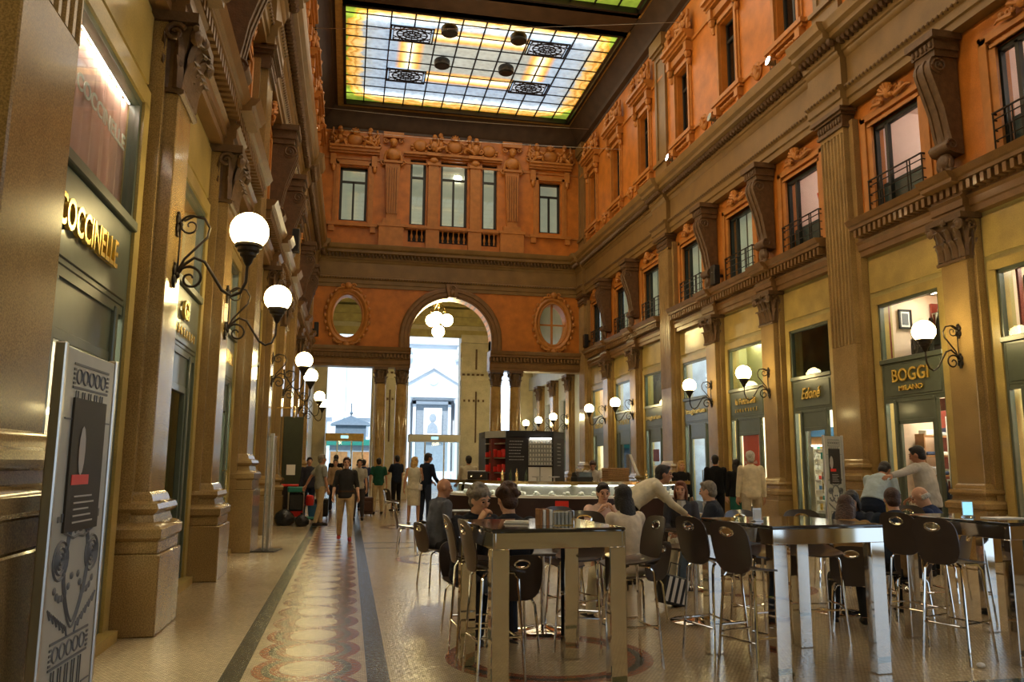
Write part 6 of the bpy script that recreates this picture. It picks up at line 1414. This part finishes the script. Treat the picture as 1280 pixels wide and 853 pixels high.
    def hell(mb, c, rx, ry, rz, seg=14, rows=10):
        n = len(mb.v); t = MB(); t.ell((0, 0, 0), rx, ry, rz, seg, rows); cc = Vector(c); mb.add([tuple(hc+mH @ (cc+Vector(p))) for p in t.v], t.f)
    b = MB(); torso(b, -.09, .62, 0); b.tube([cN-mS @ Vector((0, 0, .06)), cN+Vector((0, 0, .0)), Vector(HP(0, -.01, -.03))], [.056, .052, .052], 12)
    hell(b, (0, -.008, .022), .076, .094, .098); hell(b, (0, .02, -.035), .058, .068, .082); hell(b, (0, .055, -.085), .03, .03, .024, 8, 6)
    b.tube([HP(0, .083, .028), HP(0, .104, -.008), HP(0, .109, -.022), HP(0, .09, -.030)], [.010, .013, .015, .009], 8)
    for s_ in (-1, 1): hell(b, (s_*.078, -.005, 0), .012, .022, .032, 8, 6); hell(b, (s_*.038, .075, -.012), .02, .018, .018, 8, 6); hell(b, (s_*.032, .078, .036), .026, .014, .008, 8, 5)
    for s_, sh, el, wr in arms: b.tube([sh, sh.lerp(el, .3), el, el.lerp(wr, .35), wr], [.052, .046, .037, .037, .025], 10); b.ell(sh, .058)
    for hp, kn, an in leg: b.tube([hp, hp.lerp(kn, .4), kn, kn.lerp(an, .35), an], [.085, .075, .052, .052, .036], 10); b.tube([an+Vector((0, -.03, -.03)), an+Vector((0, .05, -.05)), an+Vector((0, .15, -.062))], [.036, .036, .024], 8)
    body = obj('body', b, skin); remesh(body, vox, 2); body.parent = root
    hm = MB()
    for s_, sh, el, wr in arms:
        d = (wr-el).normalized(); inw = Vector((-s_, .2, .1)) if abs(d.z) > .6 else Vector((0, .1, -1)); hand(hm, wr, d, inw, s_, curl)
    # hands are joined into the one body mesh
    bm = bmesh.new(); bm.from_mesh(body.data); h2 = bpy.data.meshes.new('h'); h2.from_pydata(hm.v, [], hm.f); bm.from_mesh(h2); bmesh.ops.recalc_face_normals(bm, faces=bm.faces); [setattr(f_, 'smooth', True) for f_ in bm.faces]; bm.to_mesh(body.data); bm.free(); bpy.data.meshes.remove(h2)
    # face
    for s_ in (-1, 1):
        e = MB(); n0 = HP(s_*.032, .086, .010); e.ell(n0, .013, .010, .008, 8, 6); obj('eye', e, 'eyes', root)
    e = MB(); e.tube([HP(-.024, .083, -.054), HP(0, .092, -.052), HP(.024, .083, -.054)], [.004, .008, .004], 6, ry=.006); obj('lips', e, 'lips', root)
    e = MB()
    for s_ in (-1, 1): e.tube([HP(s_*.016, .093, .034), HP(s_*.034, .091, .040), HP(s_*.052, .080, .034)], .0045, 5)
    obj('eyebrows', e, hairc, root)
    # hair
    if hair != 'none':
        q = MB()
        if hair == 'bald':
            for a in range(-4, 5): t = -PI/2+a*.36; hell(q, (.074*math.cos(t), -.004+.088*math.sin(t), -.012), .020, .020, .036, 8, 6)
        else:
            hell(q, (0, -.022, .038), .086, .100, .098, 18, 12); hell(q, (0, -.05, -.02), .074, .066, .075, 14, 8)
            hell(q, (0, .035, .098), .062, .050, .028, 12, 7)
            if hair == 'curly':
                random.seed(4)
                for i in range(46):
                    a, t = random.uniform(0, 2*PI), random.uniform(-.1, 1.45); cx_, cy_, cz_ = .088*math.cos(a)*math.cos(t), -.022+.102*math.sin(a)*math.cos(t), .04+.1*math.sin(t)
                    if cy_ > .05 and cz_ < .07: continue
                    hell(q, (cx_, cy_, cz_), .026, .026, .026, 7, 5)
            if hair in ('long', 'longer', 'tail', 'bob'):
                for s_ in (-1, 1): hell(q, (s_*.074, -.012, -.045), .025, .052, .09 if hair != 'tail' else .03, 10, 7)
                if hair != 'tail': 
                    L_ = {'long': .16, 'longer': .25, 'bob': .07}[hair]
                    rg = []
                    for t in range(7):
                        u = t/6; c = Vector(HP(0, -.055, -.02)).lerp(Vector(HP(0, -.075, -.05-L_))+Vector((0, 0, 0)), u); rg.append(oval_ring(c, .085*(1+.15*math.sin(u*PI))*(1-.35*u**3), .055*(1-.3*u**2), mH, 14))
                    q.loft(rg)
                else: q.tube([HP(0, -.115, .03), HP(0, -.15, -.02), HP(0, -.13, -.12)], [.03, .034, .015], 8)
            if hair == 'bun': hell(q, (0, -.125, .02), .035, .035, .035, 10, 7)
        o = obj('hair', q, hairc); remesh(o, .010, 1 if hair != 'curly' else 0); o.parent = root
    g = .013
    # trousers, skirt or dress
    q = MB()
    if bkind in ('trousers', 'jeans'):
        torso(q, -.11, .10, g)
        for hp, kn, an in leg: q.tube([hp+Vector((0, 0, .03)), hp.lerp(kn, .35), kn, kn.lerp(an, .5), an+Vector((0, 0, .0))], [.100, .092, .068, .060, .052], 12); q.ell(hp, .102)
    else:
        torso(q, -.08, .12, g)
        if sit:
            for hp, kn, an in leg: q.tube([hp, hp.lerp(kn, .5), kn], [.10, .09, .07], 12)
            q.tube([O, (leg[0][1]+leg[1][1])/2-Vector((0, .04, 0))], [.12, .08], 12)
        else:
            kn = (leg[0][1]+leg[1][1])/2; rg = [oval_ring(O+Vector((0, 0, -.02)), .178, .128, Matrix.Identity(3), 18), oval_ring(O.lerp(kn, .5), .178, .13, Matrix.Identity(3), 18), oval_ring(kn+Vector((0, 0, -.02)), .168, .13, Matrix.Identity(3), 18)]; q.loft(rg)
    o = obj('trousers' if bkind in ('trousers', 'jeans') else 'skirt', q, cm(bottom)); remesh(o, vox, 2); o.parent = root
    if belt:
        q = MB(); c, m_ = spine(.085); q.loft([oval_ring(c+m_ @ Vector((0, 0, dz)), .168+e_, .124+e_, m_, 20) for dz, e_ in ((-.018, 0), (-.018, .006), (.018, .006), (.018, 0))]); obj('belt', q, cm(belt), root)
    # top
    q = MB(); torso(q, (.07 if tuck else -.06), .535, g+.008, .012 if not female else .0)
    for s_, sh, el, wr in arms:
        if sleeve == 'none': continue
        e_ = {'short': el.lerp(sh, .25), 'elbow': el.lerp(wr, .15), 'long': wr.lerp(el, .02)}[sleeve]
        q.ell(sh, .073); 
        if sleeve == 'short': q.tube([sh, e_], [.070, .062], 12)
        elif sleeve == 'elbow': q.tube([sh, sh.lerp(el, .5), el, e_], [.070, .060, .052, .050], 12)
        else: q.tube([sh, sh.lerp(el, .5), el, el.lerp(wr, .5), e_], [.070, .060, .052, .047, .038], 12)
    c, m_ = spine(.535); q.tube([c-m_ @ Vector((0, 0, .03)), c+m_ @ Vector((0, 0, .022))], [.085, .064], 14)
    o = obj('jacket' if jacket else 'shirt', q, cm(top)); remesh(o, vox, 2); o.parent = root
    if jacket:  # shirt front and collar showing between the lapels
        q = MB(); rg = []
        for z, w_ in ((.20, .01), (.36, .04), (.50, .062), (.545, .055)):
            c, m_ = spine(z); ry = dict((p[0], p[2]) for p in prof).get(z, .112 if z < .45 else .085)+g+.014; rg.append([tuple(c+m_ @ Vector((xx, ry-abs(xx)*.4+dy, 0))) for xx, dy in ((-w_, 0), (0, 0), (w_, 0), (w_, -.03), (-w_, -.03))])
        q.loft(rg); obj('shirt_front', q, cm(jacket), root)
    for hp, kn, an in leg:
        q = MB(); q.tube([an+Vector((0, -.055, -.045)), an+Vector((0, -.02, -.04)), an+Vector((0, .08, -.052)), an+Vector((0, .17, -.060)), an+Vector((0, .195, -.064))], [.030, .044, .042, .034, .018], 10); q.v = [(a, b_, max(c_, an.z-.083)) for a, b_, c_ in q.v]; obj('shoe', q, cm(shoes), root)
    return root, dict(O=O, arms=arms, spine=spine, leg=leg, HP=HP)
M['eyes'] = mat('dark_eye', (.03, .02, .015), .2, var=0); M['lips'] = mat('lips', (.40, .13, .10), .4, var=0)
M['hairdark'] = mat('dark_hair', (.012, .008, .006), .45, var=.3, scale=30, bump=.6, bump_scale=60); M['hairbrown'] = mat('brown_hair', (.055, .022, .010), .45, var=.3, scale=30, bump=.6, bump_scale=60)
M['hairred'] = mat('auburn_hair', (.16, .045, .015), .45, var=.3, scale=30, bump=.6, bump_scale=60); M['hairblond'] = mat('blonde_hair', (.55, .34, .11), .45, var=.3, scale=30, bump=.6, bump_scale=60)
M['hairgrey'] = mat('grey_hair', (.20, .17, .13), .5, var=.4, scale=30, bump=.6, bump_scale=60); M['hairlight'] = mat('white_grey_hair', (.45, .42, .36), .5, var=.3, scale=30, bump=.6, bump_scale=60)
def acc(root, name, mb, m): return obj(name, mb, cm(m), root)
KH, WH, NV, BK, GY = (.46, .34, .18), (.72, .68, .58), (.012, .018, .035), (.010, .010, .011), (.11, .11, .12)
# --- walkers on the left
person(-.03, 18.0, 180, 'person, woman walking towards the viewer in a dark blouse and khaki trousers', legs=[(18, 2, 2), (-10, 2, -22)], armL=(-4, 14, 28, 8), armR=(6, 14, 30, 6), top=(.028, .026, .024), sleeve='elbow', bottom=KH, hair='tail', hairc='hairbrown', h=1.66, female=True, shoes=(.35, .05, .04), belt=(.08, .04, .02), vox=.011)
r_, d_ = person(-.70, 22.2, 62, 'person, man in a grey short-sleeved shirt and khaki trousers pushing the cleaning trolley', head=(-5, 0, 0), armL=(-34, 16, -24, 10), armR=(4, 8, 14, 4), top=(.30, .30, .27), sleeve='short', bottom=KH, hair='short', hairc='hairgrey', skin='skind', h=1.74, legs=[(10, 3, 2), (-8, 3, -16)])
q = MB(); q.tube([(-.16, .08, 1.40), (-.02, .14, 1.2), (.14, .13, .98), (.17, .02, .92)], .014, 6); acc(r_, 'bag_strap', q, BK)
person(-.42, 28.0, 180, 'person, woman with a beige sweater over her shoulders far down the walkway', top=(.34, .22, .12), sleeve='long', bottom=(.02, .02, .03), hair='bun', hairc='hairdark', h=1.66, female=True, legs=[(8, 3, 0), (-6, 3, -12)], vox=.016)
person(-.45, 31.0, 10, 'person, tall dark-haired man in black farthest along the walkway', top=BK, sleeve='long', bottom=BK, h=1.82, vox=.018)
person(-1.12, 24.6, 170, 'person half hidden behind the man at the trolley, in dark clothes', top=(.03, .03, .04), sleeve='long', bottom=NV, h=1.68, vox=.018)
person(.33, 24.4, 175, 'person, woman in a light top just behind the woman in the dark blouse', top=(.38, .36, .30), sleeve='short', bottom=(.06, .05, .05), hair='tail', hairc='hairdark', female=True, h=1.64, vox=.016)
person(.55, 29.5, 10, 'person in navy walking away beyond the suitcase', top=(.03, .05, .12), sleeve='short', bottom=NV, h=1.66, vox=.018)
person(1.0, 27.2, -5, 'person, man in a dark green polo shirt and khaki trousers holding the suitcase handle', armL=(-14, 14, -4, 6), armR=(0, 12, 6, 6), top=(.010, .065, .040), sleeve='short', bottom=KH, skin='skind', hair='short', h=1.70, vox=.014)
person(1.70, 29.0, -35, 'person, man in a navy T-shirt and black trousers beyond the blonde woman', armL=(30, 8, 80, 0), armR=(6, 10, 12, 4), top=NV, sleeve='short', bottom=BK, skin='skind', h=1.80, vox=.014)
r_, d_ = person(1.80, 22.5, 14, 'person, blonde woman in a sleeveless white dress with a white handbag', armL=(-6, 14, 20, 8), armR=(12, 12, 60, 0), top=(.66, .62, .48), sleeve='none', bottom=(.66, .62, .48), bkind='skirt', hair='long', hairc='hairblond', female=True, h=1.70, shoes=(.4, .3, .15), vox=.012, head=(-35, 0, 0))
q = MB(); q.bbox(.13, .22, -.12, .12, .88, 1.04, .02); q.tube([(.17, -.09, 1.03), (.19, -.02, 1.30), (.17, .09, 1.03)], .007, 6); acc(r_, 'handbag', q, 'white')
person(2.12, 22.6, 55, 'person, man in a navy pullover leaning at the left end of the bar', lean=6, armL=(30, 8, 55, -10), armR=(14, 10, 45, 0), top=NV, sleeve='long', bottom=(.03, .04, .07), skin='skind', h=1.80, vox=.013, head=(-20, 5, 0))
person(3.3, 22.4, -8, 'person, bartender in a cream shirt seen from behind left of the kiosk', armL=(15, 10, 60, 0), armR=(15, 10, 60, 0), top=(.55, .50, .36), sleeve='long', bottom=BK, skin='skind', h=1.74, tuck=True, vox=.014)
person(6.35, 20.6, 195, 'person, bartender in a white shirt bent over behind the basket', lean=16, head=(0, 25, 0), armL=(40, 10, 70, -10), armR=(40, 10, 70, -10), top=(.55, .52, .48), sleeve='short', bottom=BK, hairc='hairbrown', h=1.66, vox=.014)
# --- seated guests
SIT = 'sit'
person(1.21, 11.2, 70, 'person, bald man in a grey-blue jacket seated sideways at the left', pose=SIT, lean=8, head=(-25, 4, 0), armL=(24, 12, 70, -8), armR=(-8, 22, 38, -14), top=(.085, .09, .11), sleeve='long', bottom=(.03, .03, .035), skin='skind', hair='none', hairc='hairgrey', jacket=(.16, .18, .22), h=1.76, vox=.011)
r_, d_ = person(1.2, 8.08, 158, 'person, curly grey-haired man in dark clothes resting his face on his hand', pose=SIT, lean=16, head=(12, 8, 6), armL=(40, 10, 60, -8), armR=(52, 10, 156, -22), top=(.014, .015, .022), sleeve='long', bottom=(.02, .02, .025), skin='skin', hair='curly', hairc='hairgrey', h=1.76, vox=.010, curl=1.0)
person(1.48, 7.32, -8, 'person, man with thick grey-brown hair in a dark coat, seen from behind', pose=SIT, lean=7, head=(8, 8, 0), armL=(40, 10, 150, -15), armR=(35, 10, 70, -10), top=(.016, .019, .028), sleeve='long', bottom=(.03, .04, .06), hair='curly', hairc='hairbrown', h=1.76, vox=.010)
person(3.24, 10.12, 190, 'person, woman in a pale pink shirt with her hand over her mouth', pose=SIT, lean=10, head=(6, 4, 0), armL=(46, 4, 158, -24), armR=(46, 6, 156, -28), top=(.62, .44, .38), sleeve='elbow', bottom=(.30, .20, .14), bkind='skirt', hair='bun', hairc='hairdark', female=True, h=1.70, vox=.010, curl=1.1)
person(2.93, 8.25, -18, 'person, woman with long black hair in a white jacket seen from behind', pose=SIT, lean=6, head=(0, 6, 0), armL=(30, 14, 100, -10), armR=(28, 12, 80, -6), top=(.70, .60, .47), sleeve='long', bottom=(.62, .56, .40), hair='longer', hairc='hairdark', female=True, h=1.72, vox=.011)
person(4.73, 11.05, 200, 'person, woman with shoulder-length auburn hair, striped cardigan over a white top', pose=SIT, lean=5, head=(-8, 0, 0), armL=(18, 10, 70, -20), armR=(18, 10, 75, -16), top=(.06, .06, .07), sleeve='long', jacket=(.7, .68, .62), bottom=(.62, .58, .44), hair='long', hairc='hairred', female=True, h=1.70, vox=.011)
person(4.91, 10.22, -62, 'person, grey-haired balding man in a striped navy jacket seated in profile', pose=SIT, lean=10, head=(-12, 4, 0), armL=(32, 8, 74, -8), armR=(30, 10, 80, -8), top=(.030, .036, .050), sleeve='long', jacket=(.5, .5, .46), bottom=(.10, .15, .22), hair='short', hairc='hairgrey', h=1.74, vox=.011)
person(3.88, 10.95, 96, 'person, waiter in a cream shirt bending over to serve a table', lean=58, head=(-10, -22, 0), armL=(50, 4, 40, -4), armR=(38, 4, 56, -6), legs=[(6, 4, -4), (-6, 4, -12)], top=(.70, .64, .48), sleeve='long', bottom=BK, skin='skind', h=1.76, tuck=True, belt=BK, vox=.011, curl=.9)
person(5.05, 7.5, 25, 'person, woman with long brown hair in a tan jacket bent over her table', pose=SIT, lean=28, head=(-18, 16, 0), armL=(50, 6, 80, -6), armR=(50, 6, 80, -6), top=(.27, .16, .06), sleeve='long', bottom=(.03, .03, .03), hair='longer', hairc='hairbrown', female=True, h=1.68, vox=.011)
person(6.22, 9.1, -135, 'person in a dark top facing the long-haired woman', pose=SIT, lean=22, head=(0, 14, 0), armL=(45, 6, 80, -6), armR=(45, 6, 80, -6), top=(.03, .035, .05), sleeve='long', bottom=NV, hair='bob', hairc='hairdark', h=1.66, vox=.012)
person(6.0, 8.0, 12, 'person, brown-haired guest in a navy jacket from behind, left of the bald man in navy', pose=SIT, lean=14, head=(-12, 10, 0), armL=(40, 8, 80, -6), armR=(40, 8, 80, -6), top=(.020, .030, .048), sleeve='long', bottom=BK, hair='short', hairc='hairbrown', h=1.70, vox=.011)
person(7.38, 9.0, -40, 'person, bald man in a navy suit leaning forward at the right', pose=SIT, lean=20, head=(10, 18, 0), armL=(44, 8, 78, -8), armR=(44, 8, 78, -8), top=(.016, .028, .075), sleeve='long', jacket=(.7, .68, .64), bottom=(.015, .02, .05), hair='bald', hairc='hairlight', skin='skin', h=1.74, vox=.010)
# --- standing at the right
person(8.0, 11.3, 62, 'person, waiter in a pale blue shirt bent low beside the right giant pilaster', lean=44, head=(0, 24, 0), armL=(14, 6, 10, -4), armR=(8, 8, 4, -4), top=(.42, .52, .56), sleeve='short', bottom=NV, skin='skind', hair='short', h=1.76, tuck=True, vox=.011)
person(8.80, 11.0, -24, 'person, waiter in a grey-beige shirt stretching his left arm out sideways', lean=14, lat=8, head=(12, 10, 0), armL=(30, 74, 40, 78), armR=(24, 14, 60, -4), top=(.42, .38, .32), sleeve='long', bottom=BK, skin='skind', hair='short', h=1.84, vox=.011)
person(7.73, 18.0, 178, 'person, fair-haired woman in black standing by the pilaster behind the waiter', top=BK, sleeve='long', bottom=BK, hair='long', hairc='hairblond', female=True, h=1.62, vox=.014)
person(8.75, 18.3, 20, 'person, man in a black suit looking into the blue shop window', head=(-10, 0, 0), top=BK, sleeve='long', bottom=BK, h=1.76, vox=.013)
r_, d_ = person(8.95, 17.6, 10, 'person, woman with long dark hair in black carrying a beige shoulder bag', top=BK, sleeve='long', bottom=(.02, .11, .08), bkind='skirt', hair='longer', hairc='hairdark', female=True, h=1.66, vox=.013)
q = MB(); q.T = Matrix.Translation((.12, -.17, .95)); q.loft([[(a*w_, b*.05, z) for a, b in ((-1, -1), (1, -1), (1, 1), (-1, 1))] for z, w_ in ((-.16, .15), (-.05, .17), (.12, .10))]); q.tube([(-.09, 0, .1), (-.02, .05, .42), (.06, .12, .46), (.09, 0, .1)], .009, 6); acc(r_, 'shoulder_bag', q, (.33, .24, .13))
person(8.2, 15.5, 8, 'person, white-haired man in a long pale beige jacket seen from behind', top=(.62, .54, .38), sleeve='long', bottom=(.40, .34, .24), hair='short', hairc='hairlight', skin='skind', h=1.80, vox=.012, armL=(2, 10, 10, 4), armR=(-4, 10, 8, 4))
